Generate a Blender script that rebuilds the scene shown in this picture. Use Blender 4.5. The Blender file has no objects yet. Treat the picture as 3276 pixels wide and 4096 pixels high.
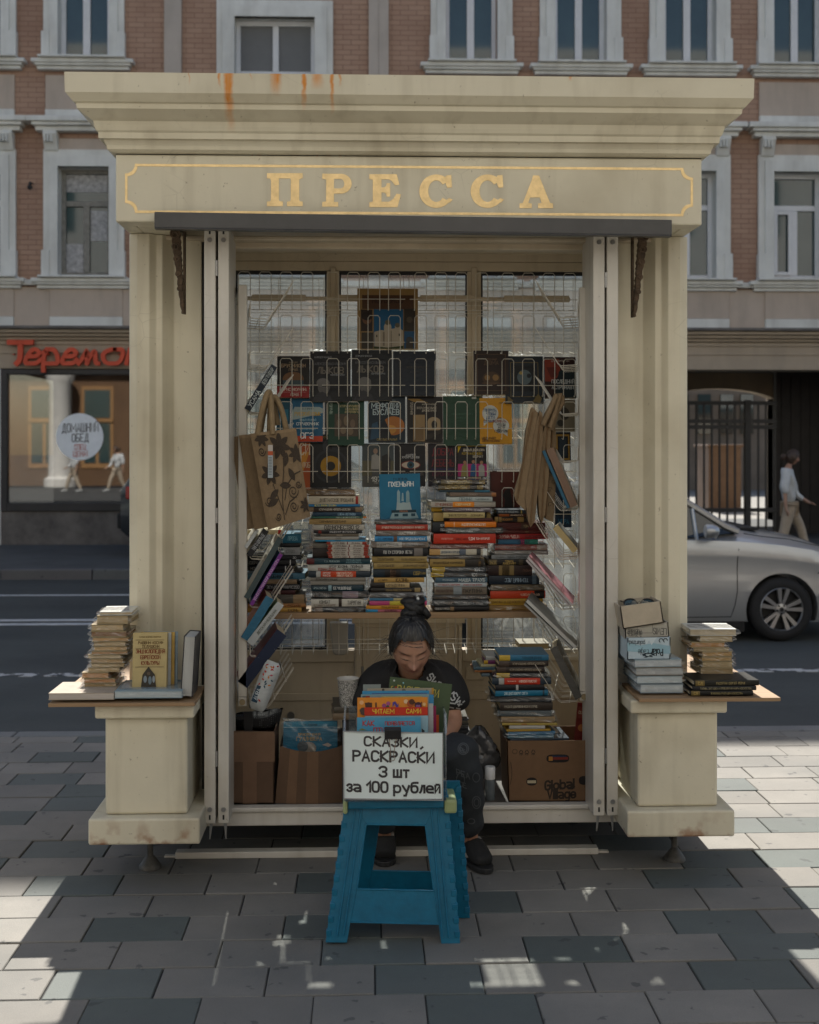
import bpy, bmesh, math, random
from mathutils import Vector, Matrix
from mathutils.bvhtree import BVHTree
sc = bpy.context.scene
col = sc.collection
R = math.radians
rnd = random.Random(7)

# ------------------------------------------------------------------ camera, sky, sun, exposure
FPX, CAMH, HORY, YAW = 5000.0, 1.65, 1775.0, R(1.925)
SA, CA = math.sin(YAW), math.cos(YAW)
cam = bpy.data.objects.new('camera', bpy.data.cameras.new('camera'))
col.objects.link(cam)
cam.location = (0, 0, CAMH)
cam.rotation_euler = (R(90), 0, -YAW)
cam.data.sensor_fit = 'HORIZONTAL'
cam.data.sensor_width = 36
cam.data.lens = 36 * FPX / 3276
cam.data.shift_y = -(2048 - HORY) / 3276
cam.data.clip_end = 500
cam.data.dof.use_dof = True
cam.data.dof.focus_distance = 4.75
cam.data.dof.aperture_fstop = 5.0
sc.camera = cam

SUN_EL, SUN_AZ = R(51), R(2.5)          # light comes over the house, from behind the kiosk, a little from the left
w = bpy.data.worlds.new('World')
sc.world = w
w.use_nodes = True
sky = w.node_tree.nodes.new('ShaderNodeTexSky')
sky.sky_type = 'NISHITA'
sky.sun_disc = False
sky.sun_elevation = SUN_EL
sky.sun_rotation = -SUN_AZ
sky.air_density = 1.0
sky.dust_density = 1.5
bg = w.node_tree.nodes['Background']
bg.inputs['Strength'].default_value = 0.06
hsv = w.node_tree.nodes.new('ShaderNodeHueSaturation')
hsv.inputs['Saturation'].default_value = 0.9
w.node_tree.links.new(sky.outputs['Color'], hsv.inputs['Color'])
w.node_tree.links.new(hsv.outputs['Color'], bg.inputs['Color'])
sd = bpy.data.lights.new('sun', 'SUN')
sd.energy = 3.5
sd.angle = R(0.55)
sd.color = (1.0, 0.95, 0.87)
so = bpy.data.objects.new('sun', sd)
col.objects.link(so)
ldir = Vector((math.sin(SUN_AZ) * math.cos(SUN_EL), -math.cos(SUN_AZ) * math.cos(SUN_EL), -math.sin(SUN_EL)))
so.rotation_euler = ldir.to_track_quat('-Z', 'Y').to_euler()
so.location = (-3, 30, 40)
sc.view_settings.view_transform = 'Standard'
sc.view_settings.look = 'None'
sc.view_settings.exposure = 1.36
sc.view_settings.gamma = 1
sc.cycles.use_denoising = True
sc.cycles.max_bounces = 8
sc.cycles.transparent_max_bounces = 24
sc.cycles.sample_clamp_indirect = 6
sc.cycles.caustics_reflective = False
sc.cycles.caustics_refractive = False

# ------------------------------------------------------------------ measuring helpers (photo pixel -> place at a given distance)
def W(px, py, y):
 t = (px - 1638) / FPX
 s = y / (CA - t * SA)
 return Vector((s * (SA + t * CA), y, CAMH - (py - HORY) / FPX * s))
def X(px, y): return W(px, 0, y).x
def Z(px, py, y): return W(px, py, y).z
def G(px, py, z=0.0):
 D = (CAMH - z) * FPX / (py - HORY)
 t = (px - 1638) / FPX
 return Vector((D * (SA + t * CA), D * (CA - t * SA), z))

def lin(h):
 h = h if len(h) == 6 else ''.join(ch * 2 for ch in h)
 r = []
 for i in (0, 2, 4):
  c = int(h[i:i + 2], 16) / 255
  r.append(c / 12.92 if c <= 0.04045 else ((c + 0.055) / 1.055) ** 2.4)
 return (r[0], r[1], r[2], 1.0)

# ------------------------------------------------------------------ lettering: a stroke alphabet, baseline y=2, capitals to y=8
GL = {'А': '02 28 42|14 34', 'Б': '48 08 02 32 43 44 35 05', 'В': '05 35 46 47 38 08 02 32 43 44 35', 'Г': '02 08 48', 'Д': '01 02 52 51|12 28 48 42',
 'Е': '48 08 02 42|05 35', 'Ж': '02 35 08|62 35 68|32 38', 'З': '07 18 38 47 46 35 44 43 32 12 03|25 35', 'И': '08 02 48 42', 'Й': '08 02 48 42|19 39',
 'К': '02 08|48 05 42', 'Л': '02 13 28 48 42', 'М': '02 08 34 68 62', 'Н': '02 08|42 48|05 45', 'О': '22 12 03 07 18 38 47 43 32 22', 'П': '02 08 48 42',
 'Р': '02 08 38 47 46 35 05', 'С': '47 38 18 07 03 12 32 43', 'Т': '08 48|28 22', 'У': '08 24|48 12 02', 'Ф': '37 17 06 05 14 54 65 66 57 37|38 32',
 'Х': '02 48|08 42', 'Ц': '08 02 52 51|48 42', 'Ч': '08 06 15 45|48 42', 'Ш': '08 02 62 68|38 32', 'Щ': '08 02 72 71|68 62|38 32', 'Ь': '08 02 32 43 44 35 05',
 'Ы': '08 02 22 33 34 25 05|58 52', 'Э': '07 18 38 47 43 32 12 03|25 45', 'Ю': '02 08|05 25|42 33 27 38 58 67 63 52 42', 'Я': '42 48 18 07 06 15 45|15 02',
 '0': '22 12 03 07 18 38 47 43 32 22', '1': '06 28 22', '2': '07 18 38 47 46 02 42', '3': '07 18 38 47 46 35 44 43 32 12 03|25 35', '4': '38 04 44|38 32',
 '5': '48 08 05 35 44 43 32 02', '7': '08 48 12', '8': '25 15 06 07 18 38 47 46 35 25|25 14 03 12 32 43 34 25', '9': '03 12 32 43 47 38 18 07 06 15 45',
 'а': '06 16 36 45 42|44 14 03 12 32 43', 'б': '48 18 07 03 12 32 43 45 36 16 05', 'е': '04 44 45 36 16 05 03 12 32 42', 'р': '00 06|05 16 36 45 43 32 12 03',
 'у': '06 23|46 20 10', 'D': '02 08 28 47 43 22 02', 'I': '02 08', 'L': '08 02 42', 'N': '02 08 42 48', 'R': '02 08 38 47 46 35 05|25 42',
 'S': '47 38 18 07 06 15 35 44 43 32 12 03', 'U': '08 03 12 32 43 48', 'V': '08 22 48', 'W': '08 12 36 52 68', 'G': '47 38 18 07 03 12 32 43 45 25',
 'l': '08 02', 'o': '22 12 03 05 16 36 45 43 32 22', 'b': '08 02|05 16 36 45 43 32 12 03', 'a': '06 16 36 45 42|44 14 03 12 32 43', 'i': '06 02|08 07',
 'g': '45 36 16 05 03 12 32 43|46 41 30 10', 'e': '04 44 45 36 16 05 03 12 32 43', 'd': '48 42|45 36 16 05 03 12 32 43', 'r': '06 02|04 15 26 36',
 'n': '02 06|05 16 36 45 42', 't': '18 13 22 32|06 36', 's': '46 16 05 34 43 32 02', 'z': '06 46 02 42', 'p': '00 06|05 16 36 45 43 32 12 03', 'u': '06 03 12 32 43 46|42 43',
 'm': '02 06|05 16 26 35 32|35 46 56 65 62', ',': '22 11', '.': '12 22', '-': '14 34', '!': '18 14|13 12', ':': '15 16|12 13', "'": '18 16', '«': '37 25 33', '»': '17 25 13', '&': '42 17 28 36 03 12 32 44'}
for a_, b_ in zip('ABEKMHOPCTX', 'АВЕКМНОРСТХ'): GL[a_] = GL[b_]

def text_strokes(s, smooth=False):
 """list of polylines in cap-height units, and the total width"""
 out, x = [], 0.0
 for ch in s:
  if ch == ' ':
   x += 0.42; continue
  k, sc_ = ch, 1.0
  if k not in GL:
   k = ch.upper(); sc_ = 0.7 if ch != k else 1.0
  if k not in GL: continue
  wd = 0
  for pl in GL[k].split('|'):
   pts = []
   for tk in pl.split():
    px_, py_ = int(tk[0]) * 0.155 * sc_, (int(tk[1]) - 2) / 6 * sc_
    wd = max(wd, px_); pts.append(Vector((x + px_, py_)))
   if smooth and len(pts) > 3:
    for _ in range(2):
     q = [pts[0]]
     closed = (pts[0] - pts[-1]).length < 1e-6
     for i in range(1, len(pts) - 1):
      d0, d1 = (pts[i] - pts[i - 1]), (pts[i + 1] - pts[i])
      if d0.length > 1e-6 and d1.length > 1e-6 and abs(d0.angle(d1)) < R(62):
       q += [pts[i] - d0 * 0.25, pts[i] + d1 * 0.25]
      else: q.append(pts[i])
     q.append(pts[-1]); pts = q
   out.append(pts)
  x += wd + 0.24
 return out, max(x - 0.24, 0.01)

def strip2d(pts, t):
 """mitred left / right points of a stroke of thickness t"""
 L, Rr = [], []
 n = len(pts)
 closed = n > 3 and (pts[0] - pts[-1]).length < 1e-5
 for i in range(n):
  if closed and i in (0, n - 1): a, b, c = pts[n - 2], pts[0], pts[1]
  else: a, b, c = pts[max(i - 1, 0)], pts[i], pts[min(i + 1, n - 1)]
  d0, d1 = (b - a), (c - b)
  if d0.length < 1e-6: d0 = d1
  if d1.length < 1e-6: d1 = d0
  d0, d1 = d0.normalized(), d1.normalized()
  n0, n1 = Vector((-d0.y, d0.x)), Vector((-d1.y, d1.x))
  m = n0 + n1
  if m.length < 0.3: m = n0.copy()
  m.normalize()
  k = 1 / max(m.dot(n0), 0.5)
  L.append(b + m * t / 2 * k); Rr.append(b - m * t / 2 * k)
 if not closed:
  d = (pts[1] - pts[0]).normalized() * t * 0.45; L[0] -= d; Rr[0] -= d
  d = (pts[-1] - pts[-2]).normalized() * t * 0.45; L[-1] += d; Rr[-1] += d
 return L, Rr

# ------------------------------------------------------------------ mesh builder
class MB:
 def __init__(s): s.v, s.f, s.m, s.c = [], [], [], []
 def add(s, vs, fs, m=0, c=None, M=None):
  o = len(s.v)
  s.v += [(M @ Vector(v)) if M else Vector(v) for v in vs]
  for f in fs:
   s.f.append([o + i for i in f]); s.m.append(m); s.c.append(c or (0.5, 0.5, 0.5, 1))
 def box(s, x0, x1, y0, y1, z0, z1, m=0, c=None, M=None):
  s.add([(x0, y0, z0), (x1, y0, z0), (x1, y1, z0), (x0, y1, z0), (x0, y0, z1), (x1, y0, z1), (x1, y1, z1), (x0, y1, z1)],
    [(0, 3, 2, 1), (4, 5, 6, 7), (0, 1, 5, 4), (1, 2, 6, 5), (2, 3, 7, 6), (3, 0, 4, 7)], m, c, M)
 def prism(s, pts, a, b, ax='y', m=0, c=None, M=None):
  """polygon extruded from a to b along ax; pts are (x,z) for y, (y,z) for x, (x,y) for z"""
  n = len(pts)
  f = {'y': lambda p, t: (p[0], t, p[1]), 'x': lambda p, t: (t, p[0], p[1]), 'z': lambda p, t: (p[0], p[1], t)}[ax]
  s.add([f(p, a) for p in pts] + [f(p, b) for p in pts],
    [tuple(range(n))[::-1], tuple(range(n, 2 * n))] + [(i, (i + 1) % n, n + (i + 1) % n, n + i) for i in range(n)], m, c, M)
 def tube(s, path, r, n=5, m=0, c=None, M=None, closed=False):
  P = [Vector(p) for p in path]
  vs, fs = [], []
  k = len(P)
  up = None
  for i, p in enumerate(P):
   a = P[i - 1] if (i > 0 or closed) else P[i]
   b = P[(i + 1) % k] if (i < k - 1 or closed) else P[i]
   d = (b - a)
   d = d.normalized() if d.length > 1e-9 else Vector((0, 0, 1))
   if up is None: up = Vector((0, 0, 1)) if abs(d.z) < 0.9 else Vector((1, 0, 0))
   u = (up - d * up.dot(d))
   if u.length < 1e-6: u = d.orthogonal()
   u.normalize(); up = u
   v = d.cross(u)
   rr = r[i] if isinstance(r, (list, tuple)) else r
   for j in range(n):
    an = 2 * math.pi * j / n
    vs.append(p + (u * math.cos(an) + v * math.sin(an)) * rr)
  for i in range(k if closed else k - 1):
   i2 = (i + 1) % k
   for j in range(n):
    fs.append((i * n + j, i * n + (j + 1) % n, i2 * n + (j + 1) % n, i2 * n + j))
  if not closed: fs += [tuple(range(n))[::-1], tuple(range((k - 1) * n, k * n))]
  s.add(vs, fs, m, c, M)
 def lathe(s, prof, n=24, m=0, c=None, M=None, cap=True):
  """(r,z) profile turned about z"""
  vs, fs = [], []
  for r, z in prof:
   for j in range(n):
    a = 2 * math.pi * j / n
    vs.append((r * math.cos(a), r * math.sin(a), z))
  for i in range(len(prof) - 1):
   for j in range(n): fs.append((i * n + j, i * n + (j + 1) % n, (i + 1) * n + (j + 1) % n, (i + 1) * n + j))
  if cap and prof[0][0] > 1e-5: fs.append(tuple(range(n))[::-1])
  if cap and prof[-1][0] > 1e-5: fs.append(tuple(range((len(prof) - 1) * n, len(prof) * n)))
  s.add(vs, fs, m, c, M)
 def grid(s, fn, nu, nv, m=0, c=None, cu=False, M=None, cf=None):
  vs = [fn(i / (nu if cu else nu - 1), j / (nv - 1)) for j in range(nv) for i in range(nu)]
  for j in range(nv - 1):
   for i in range(nu if cu else nu - 1):
    i2 = (i + 1) % nu
  fs, o = [], len(s.v)
  for j in range(nv - 1):
   for i in range(nu if cu else nu - 1):
    fs.append((j * nu + i, j * nu + (i + 1) % nu, (j + 1) * nu + (i + 1) % nu, (j + 1) * nu + i))
  if cf:
   s.v += [(M @ Vector(v)) if M else Vector(v) for v in vs]
   for f in fs:
    mid = sum((Vector(vs[k]) for k in f), Vector()) / 4
    s.f.append([o + k for k in f]); s.m.append(m); s.c.append(cf(mid))
  else: s.add(vs, fs, m, c, M)
 def text(s, txt, org, ux, uz, h, wmax=None, bold=0.16, m=0, c=None, smooth=False, shear=0.0, off=0.0006, depth=0, fit=None, center=False, vmap=None):
  """lettering starting at org, running along ux, up along uz, facing ux x uz reversed (towards the reader)"""
  org, ux, uz = Vector(org), Vector(ux).normalized(), Vector(uz).normalized()
  nrm = ux.cross(uz)
  pls, wd = text_strokes(txt, smooth)
  sx = h
  if fit: sx = fit / wd
  elif wmax and wd * h > wmax: sx = wmax / wd
  he = min(h, sx * 1.7); sh = Vector((-wd * sx / 2 if center else 0, (h - he) / 2)); h, bt = he, bold * min(he, sx * 1.1)
  for k, pl in enumerate(pls):
   q = [Vector((p.x * sx + shear * p.y * h, p.y * h)) + sh for p in pl]
   L, Rr = strip2d(q, bt)
   e = off + 0.00006 * (k % 7)
   vs, fs = [], []
   for a, b in zip(L, Rr):
    for p in (a, b): vs.append(org + ux * p.x + uz * p.y + nrm * e)
   for i in range(len(L) - 1): fs.append((2 * i, 2 * i + 1, 2 * i + 3, 2 * i + 2))
   if depth:
    n = len(vs)
    vs += [v - nrm * depth for v in vs]
    fs += [tuple(n + i for i in f)[::-1] for f in fs]
    for i in range(len(L) - 1):
     fs += [(2 * i, 2 * i + 2, n + 2 * i + 2, n + 2 * i), (2 * i + 1, n + 2 * i + 1, n + 2 * i + 3, 2 * i + 3)]
    j = 2 * (len(L) - 1)
    fs += [(0, n, n + 1, 1), (j, j + 1, n + j + 1, n + j)]
   if vmap: vs = [vmap(v) for v in vs]
   s.add(vs, fs, m, c)
  return wd * sx
 def build(s, name, mats, parent=None, bevel=0, smooth=None, seg=2, recalc=True, base=None):
  V = s.v
  if parent is not None: b = parent_loc(parent)
  elif base is not None: b = Vector(base)
  else:
   xs, ys, zs = [v.x for v in V], [v.y for v in V], [v.z for v in V]
   b = Vector(((min(xs) + max(xs)) / 2, (min(ys) + max(ys)) / 2, min(zs)))
  me = bpy.data.meshes.new(name)
  me.from_pydata([tuple(v - b) for v in V], [], s.f)
  mats = mats if isinstance(mats, (list, tuple)) else [mats]
  for q in mats: me.materials.append(q)
  me.polygons.foreach_set('material_index', s.m)
  ca = me.color_attributes.new('Col', 'FLOAT_COLOR', 'CORNER')
  buf = []
  for p, cc in zip(me.polygons, s.c): buf += list(cc) * p.loop_total
  ca.data.foreach_set('color', buf)
  if recalc:
   bm = bmesh.new(); bm.from_mesh(me)
   bmesh.ops.recalc_face_normals(bm, faces=bm.faces[:])
   bm.to_mesh(me); bm.free()
  if smooth is not None:
   me.polygons.foreach_set('use_smooth', [True] * len(me.polygons))
   if smooth < 180: me.set_sharp_from_angle(angle=R(smooth))
  me.update()
  o = bpy.data.objects.new(name, me)
  col.objects.link(o)
  if parent is not None: o.parent = parent
  else: o.location = b
  if bevel:
   md = o.modifiers.new('bevel', 'BEVEL'); md.width = bevel; md.segments = seg; md.limit_method = 'ANGLE'; md.angle_limit = R(40)
  return o

def parent_loc(p):
 b = Vector((0, 0, 0))
 while p is not None: b += Vector(p.location); p = p.parent
 return b

def tag(o, label, cat, group=None, kind=None):
 o['label'] = label; o['category'] = cat
 if group: o['group'] = group
 if kind: o['kind'] = kind
 return o
def thing(name, label, cat, loc=(0, 0, 0), group=None):
 o = bpy.data.objects.new(name, None); col.objects.link(o)
 o.location = loc; o.empty_display_size = 0.1
 return tag(o, label, cat, group)
def struct(o): o['kind'] = 'structure'; return o
def copy_tree(o, parent=None):
 c = o.copy(); col.objects.link(c)
 if parent: c.parent = parent
 for ch in o.children: copy_tree(ch, c)
 return c

# ------------------------------------------------------------------ materials
def pm(name, base=None, rough=0.6, metal=0.0, var=0.12, vs=6.0, bump=0.0, bs=80.0, coat=0.0, spec=0.5, sheen=0, stretch=None, extra=None):
 """Principled material with world-position noise; base None = the mesh's own colour attribute"""
 m = bpy.data.materials.new(name); m.use_nodes = True
 nt = m.node_tree; N, L = nt.nodes, nt.links
 b = N['Principled BSDF']
 b.inputs['Roughness'].default_value = rough; b.inputs['Metallic'].default_value = metal
 b.inputs['Coat Weight'].default_value = coat; b.inputs['Coat Roughness'].default_value = 0.12
 b.inputs['Specular IOR Level'].default_value = spec
 geo = N.new('ShaderNodeNewGeometry')
 pos = geo.outputs['Position']
 if stretch:
  mp = N.new('ShaderNodeVectorMath'); mp.operation = 'MULTIPLY'; mp.inputs[1].default_value = stretch
  L.new(pos, mp.inputs[0]); pos = mp.outputs[0]
 if base is None:
  at = N.new('ShaderNodeVertexColor'); at.layer_name = 'Col'; csrc = at.outputs['Color']
 else:
  rgb = N.new('ShaderNodeRGB'); rgb.outputs[0].default_value = lin(base) if isinstance(base, str) else (*base[:3], 1); csrc = rgb.outputs[0]
 if var:
  ns = N.new('ShaderNodeTexNoise'); ns.inputs['Scale'].default_value = vs; ns.inputs['Detail'].default_value = 6; ns.inputs['Roughness'].default_value = 0.65
  L.new(pos, ns.inputs['Vector'])
  mr = N.new('ShaderNodeMapRange'); mr.inputs['From Min'].default_value = 0.3; mr.inputs['From Max'].default_value = 0.7
  mr.inputs['To Min'].default_value = 1 - var; mr.inputs['To Max'].default_value = 1 + var
  L.new(ns.outputs['Fac'], mr.inputs['Value'])
  hv = N.new('ShaderNodeVectorMath'); hv.operation = 'SCALE'
  L.new(csrc, hv.inputs[0]); L.new(mr.outputs[0], hv.inputs['Scale']); csrc = hv.outputs[0]
 m['c'] = 0
 if extra: csrc = extra(N, L, pos, csrc, b) or csrc
 L.new(csrc, b.inputs['Base Color'])
 if bump:
  nb = N.new('ShaderNodeTexNoise'); nb.inputs['Scale'].default_value = bs; nb.inputs['Detail'].default_value = 4
  L.new(pos, nb.inputs['Vector'])
  bp = N.new('ShaderNodeBump'); bp.inputs['Strength'].default_value = bump; bp.inputs['Distance'].default_value = 0.01
  L.new(nb.outputs['Fac'], bp.inputs['Height']); L.new(bp.outputs[0], b.inputs['Normal'])
  if coat: L.new(bp.outputs[0], b.inputs['Coat Normal'])
 return m
def mixc(N, L, fac, a, bcol):
 mx = N.new('ShaderNodeMix'); mx.data_type = 'RGBA'
 L.new(fac, mx.inputs['Factor']); L.new(a, mx.inputs[6])
 if isinstance(bcol, tuple): mx.inputs[7].default_value = bcol
 else: L.new(bcol, mx.inputs[7])
 return mx.outputs[2]
def nmask(N, L, vec, scale, lo, hi, detail=5):
 n = N.new('ShaderNodeTexNoise'); n.inputs['Scale'].default_value = scale; n.inputs['Detail'].default_value = detail
 L.new(vec, n.inputs['Vector'])
 mr = N.new('ShaderNodeMapRange'); mr.inputs['From Min'].default_value = lo; mr.inputs['From Max'].default_value = hi
 L.new(n.outputs['Fac'], mr.inputs['Value'])
 return mr.outputs[0]
def math_(N, L, op, a, b=None):
 q = N.new('ShaderNodeMath'); q.operation = op
 for i, v in enumerate((a, b)):
  if v is None: continue
  if isinstance(v, (int, float)): q.inputs[i].default_value = v
  else: L.new(v, q.inputs[i])
 return q.outputs[0]
def paint_wear(rust_lo=0.70, zrust=None):
 def ex(N, L, pos, c, b):
  c = mixc(N, L, math_(N, L, 'MULTIPLY', nmask(N, L, pos, 2.6, 0.5, 0.75, 8), 0.35), c, lin('8c7c5c'))     # dirt washes
  vm = N.new('ShaderNodeVectorMath'); vm.operation = 'MULTIPLY'; vm.inputs[1].default_value = (9, 9, .8); L.new(pos, vm.inputs[0])
  c = mixc(N, L, math_(N, L, 'MULTIPLY', nmask(N, L, vm.outputs[0], 1.5, .52, .8, 7), .30), c, lin('7a6a4c'))   # run-off streaks
  vo = N.new('ShaderNodeTexVoronoi'); vo.feature = 'DISTANCE_TO_EDGE'; vo.inputs['Scale'].default_value = 11; L.new(pos, vo.inputs['Vector'])
  ck = N.new('ShaderNodeMapRange'); ck.inputs['From Min'].default_value = .022; ck.inputs['From Max'].default_value = .006; L.new(vo.outputs['Distance'], ck.inputs['Value'])
  c = mixc(N, L, math_(N, L, 'MULTIPLY', math_(N, L, 'MULTIPLY', ck.outputs[0], nmask(N, L, pos, 2.2, .62, .70, 3)), .16), c, lin('4a3a26'))   # cracks
  sp = nmask(N, L, pos, 55, 0.70, 0.76, 3)
  c = mixc(N, L, math_(N, L, 'MULTIPLY', sp, 0.5), c, lin('6a5a42'))                                       # chips
  if zrust is not None:
   sx = N.new('ShaderNodeSeparateXYZ'); L.new(pos, sx.inputs[0])
   mr = N.new('ShaderNodeMapRange'); mr.inputs['From Min'].default_value = zrust + 0.16; mr.inputs['From Max'].default_value = zrust
   L.new(sx.outputs['Z'], mr.inputs['Value'])
   rs = nmask(N, L, pos, 14, 0.52, 0.66, 7)
   rs = math_(N, L, 'MULTIPLY', rs, math_(N, L, 'POWER', mr.outputs[0], 2.2))
   c = mixc(N, L, rs, c, lin('8a4f1e'))
  return c
 return ex
def rust_runs(N, L, pos, c, b):
 """orange runs of rust down the cornice, each with its own place and length"""
 sx = N.new('ShaderNodeSeparateXYZ'); L.new(pos, sx.inputs[0])
 nz = N.new('ShaderNodeTexNoise'); nz.inputs['Scale'].default_value = 30; L.new(pos, nz.inputs['Vector'])
 jit = math_(N, L, 'MULTIPLY', math_(N, L, 'SUBTRACT', nz.outputs['Fac'], 0.5), 0.02)
 xj = math_(N, L, 'ADD', sx.outputs['X'], jit)
 tot = None
 for (px, wd, ln, st) in ((915, .020, .20, 1), (880, .006, .06, .8), (1105, .024, .085, .8), (1215, .010, .13, 1), (1270, .028, .06, .75), (1330, .010, .14, 1), (1360, .006, .05, .6), (1005, .004, .03, .5), (760, .003, .05, .5), (2280, .008, .02, .7)):
  x0 = X(px, 4.56)
  d = math_(N, L, 'ABSOLUTE', math_(N, L, 'SUBTRACT', xj, x0))
  a = N.new('ShaderNodeMapRange'); a.inputs['From Min'].default_value = wd; a.inputs['From Max'].default_value = wd * 0.25; L.new(d, a.inputs['Value'])
  z = N.new('ShaderNodeMapRange'); z.inputs['From Min'].default_value = 2.995 - ln; z.inputs['From Max'].default_value = 2.995 - ln * .3; L.new(sx.outputs['Z'], z.inputs['Value'])
  t = math_(N, L, 'MULTIPLY', math_(N, L, 'MULTIPLY', a.outputs[0], z.outputs[0]), st)
  tot = t if tot is None else math_(N, L, 'MAXIMUM', tot, t)
 streak = N.new('ShaderNodeTexNoise'); streak.inputs['Scale'].default_value = 60
 vm = N.new('ShaderNodeVectorMath'); vm.operation = 'MULTIPLY'; vm.inputs[1].default_value = (1, 1, .12); L.new(pos, vm.inputs[0]); L.new(vm.outputs[0], streak.inputs['Vector'])
 tot = math_(N, L, 'MULTIPLY', tot, math_(N, L, 'ADD', streak.outputs['Fac'], 0.55))
 c = paint_wear()(N, L, pos, c, b)
 return mixc(N, L, tot, c, lin('d0842a'))

def glassy(name, tint=(0.9, 0.93, 0.93), gloss=0.15, dust=0.08, rough=0.02, dustcol=(.75, .78, .78)):
 m = bpy.data.materials.new(name); m.use_nodes = True
 N, L = m.node_tree.nodes, m.node_tree.links
 N.remove(N['Principled BSDF']); out = N['Material Output']
 tr = N.new('ShaderNodeBsdfTransparent'); tr.inputs[0].default_value = (*tint, 1)
 gl = N.new('ShaderNodeBsdfGlossy'); gl.inputs['Roughness'].default_value = rough; gl.inputs[0].default_value = (.95, .97, 1, 1)
 a = N.new('ShaderNodeMixShader')
 lw = N.new('ShaderNodeLayerWeight')
 f = math_(N, L, 'ADD', math_(N, L, 'MULTIPLY', math_(N, L, 'POWER', lw.outputs['Facing'], 4.0), .8), .04 + gloss)
 L.new(f, a.inputs[0]); L.new(tr.outputs[0], a.inputs[1]); L.new(gl.outputs[0], a.inputs[2])
 last = a.outputs[0]
 if dust:
  df = N.new('ShaderNodeBsdfTranslucent'); df.inputs[0].default_value = (*dustcol, 1)
  d2 = N.new('ShaderNodeBsdfDiffuse'); d2.inputs[0].default_value = (*dustcol, 1)
  ad = N.new('ShaderNodeMixShader'); ad.inputs[0].default_value = .5; L.new(df.outputs[0], ad.inputs[1]); L.new(d2.outputs[0], ad.inputs[2])
  geo = N.new('ShaderNodeNewGeometry')
  ms = nmask(N, L, geo.outputs['Position'], 2.5, .2, .8, 4)
  x = N.new('ShaderNodeMixShader'); L.new(math_(N, L, 'MULTIPLY', ms, dust * 2), x.inputs[0])
  L.new(last, x.inputs[1]); L.new(ad.outputs[0], x.inputs[2]); last = x.outputs[0]
 L.new(last, out.inputs['Surface'])
 return m

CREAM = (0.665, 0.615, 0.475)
M = {}
M['cream'] = pm('cream_paint', CREAM, 0.42, var=.05, vs=3, bump=.03, bs=120, extra=paint_wear())
M['cream_low'] = pm('cream_paint_low', CREAM, 0.45, var=.06, vs=3, bump=.05, bs=70, extra=paint_wear(zrust=0.16))
M['cream_rust'] = pm('cream_paint_rust', CREAM, 0.4, var=.04, vs=3, bump=.02, bs=120, extra=rust_runs)
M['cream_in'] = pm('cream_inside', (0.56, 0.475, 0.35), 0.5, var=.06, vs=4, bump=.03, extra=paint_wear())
M['white_paint'] = pm('white_paint', (0.62, 0.59, 0.53), 0.4, var=.05, vs=5, bump=.02, extra=paint_wear())
M['wire'] = pm('white_wire', (0.62, 0.58, 0.50), 0.35, var=.05, spec=.6)
M['dark_metal'] = pm('dark_metal', (0.075, 0.074, 0.074), 0.38, var=.2, vs=3, metal=.3, bump=.03)
M['steel'] = pm('steel', (0.35, 0.35, 0.34), 0.35, metal=.9, var=.1)
M['black'] = pm('black_rubber', (0.012, 0.012, 0.013), 0.6, var=.1)
M['gold'] = pm('gold_leaf', (0.80, 0.60, 0.31), 0.32, metal=.75, var=.16, vs=30, bump=.06, bs=90)
M['rustiron'] = pm('rusty_iron', (0.085, 0.055, 0.032), 0.8, var=.5, vs=30, bump=.4, bs=90)
M['any'] = pm('painted', None, 0.55, var=.05, vs=12)
M['anyrough'] = pm('matte', None, 0.85, var=.10, vs=14, bump=.05)
M['book'] = pm('book_cover', None, 0.42, var=.08, vs=22, bump=.02, bs=50, spec=.28)
M['film'] = pm('book_in_film', None, 0.5, var=.10, vs=22, bump=.35, bs=30, coat=.14, spec=.28, stretch=(1, 1, 2.4))
M['page'] = pm('page_block', None, 0.85, var=.16, vs=40, bump=.25, bs=300, stretch=(.05, .05, 1))
M['pagev'] = pm('page_block_upright', None, 0.85, var=.12, vs=40, bump=.2, bs=300, stretch=(1, .05, .05))
M['card'] = pm('cardboard', (0.25, 0.155, 0.085), 0.8, var=.10, vs=5, bump=.12, bs=14, stretch=(6, 1, .4))
M['ply'] = pm('plywood', (0.30, 0.19, 0.10), 0.6, var=.2, vs=5, stretch=(.6, 6, 26))
M['glass'] = glassy('dusty_glass', gloss=.04, dust=.07)
M['filmlit'] = glassy('backlit_film', tint=(.9, .9, .9), gloss=.12, dust=.22, rough=.2, dustcol=(.9, .92, .92))
M['wrap'] = glassy('clear_film', tint=(.97, .97, .97), gloss=.05, dust=.025, rough=.10)
# ================================================================== THE SETTING
KERB_Y, ROAD_Z = 7.24, -0.13
F = 20.6                                    # facade plane across the street
def tar(N, L, pos, c, b):
 c = mixc(N, L, math_(N, L, 'MULTIPLY', nmask(N, L, pos, .55, .5, .56, 4), .45), c, (.030, .033, .032, 1))      # repair patches
 vm = N.new('ShaderNodeVectorMath'); vm.operation = 'MULTIPLY'; vm.inputs[1].default_value = (.12, 2.2, 1); L.new(pos, vm.inputs[0])
 c = mixc(N, L, math_(N, L, 'MULTIPLY', nmask(N, L, vm.outputs[0], 1, .45, .7, 5), .4), c, (.075, .08, .078, 1))  # wheel tracks
 return mixc(N, L, math_(N, L, 'MULTIPLY', nmask(N, L, pos, 140, .5, .7, 2), .5), c, (.10, .105, .10, 1))
M['asphalt'] = pm('asphalt', (0.050, 0.056, 0.053), 0.9, var=.2, vs=1.2, bump=.35, bs=160, extra=tar)
M['grout'] = pm('grout', (0.05, 0.05, 0.048), 0.95, var=.2, vs=9)
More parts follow.
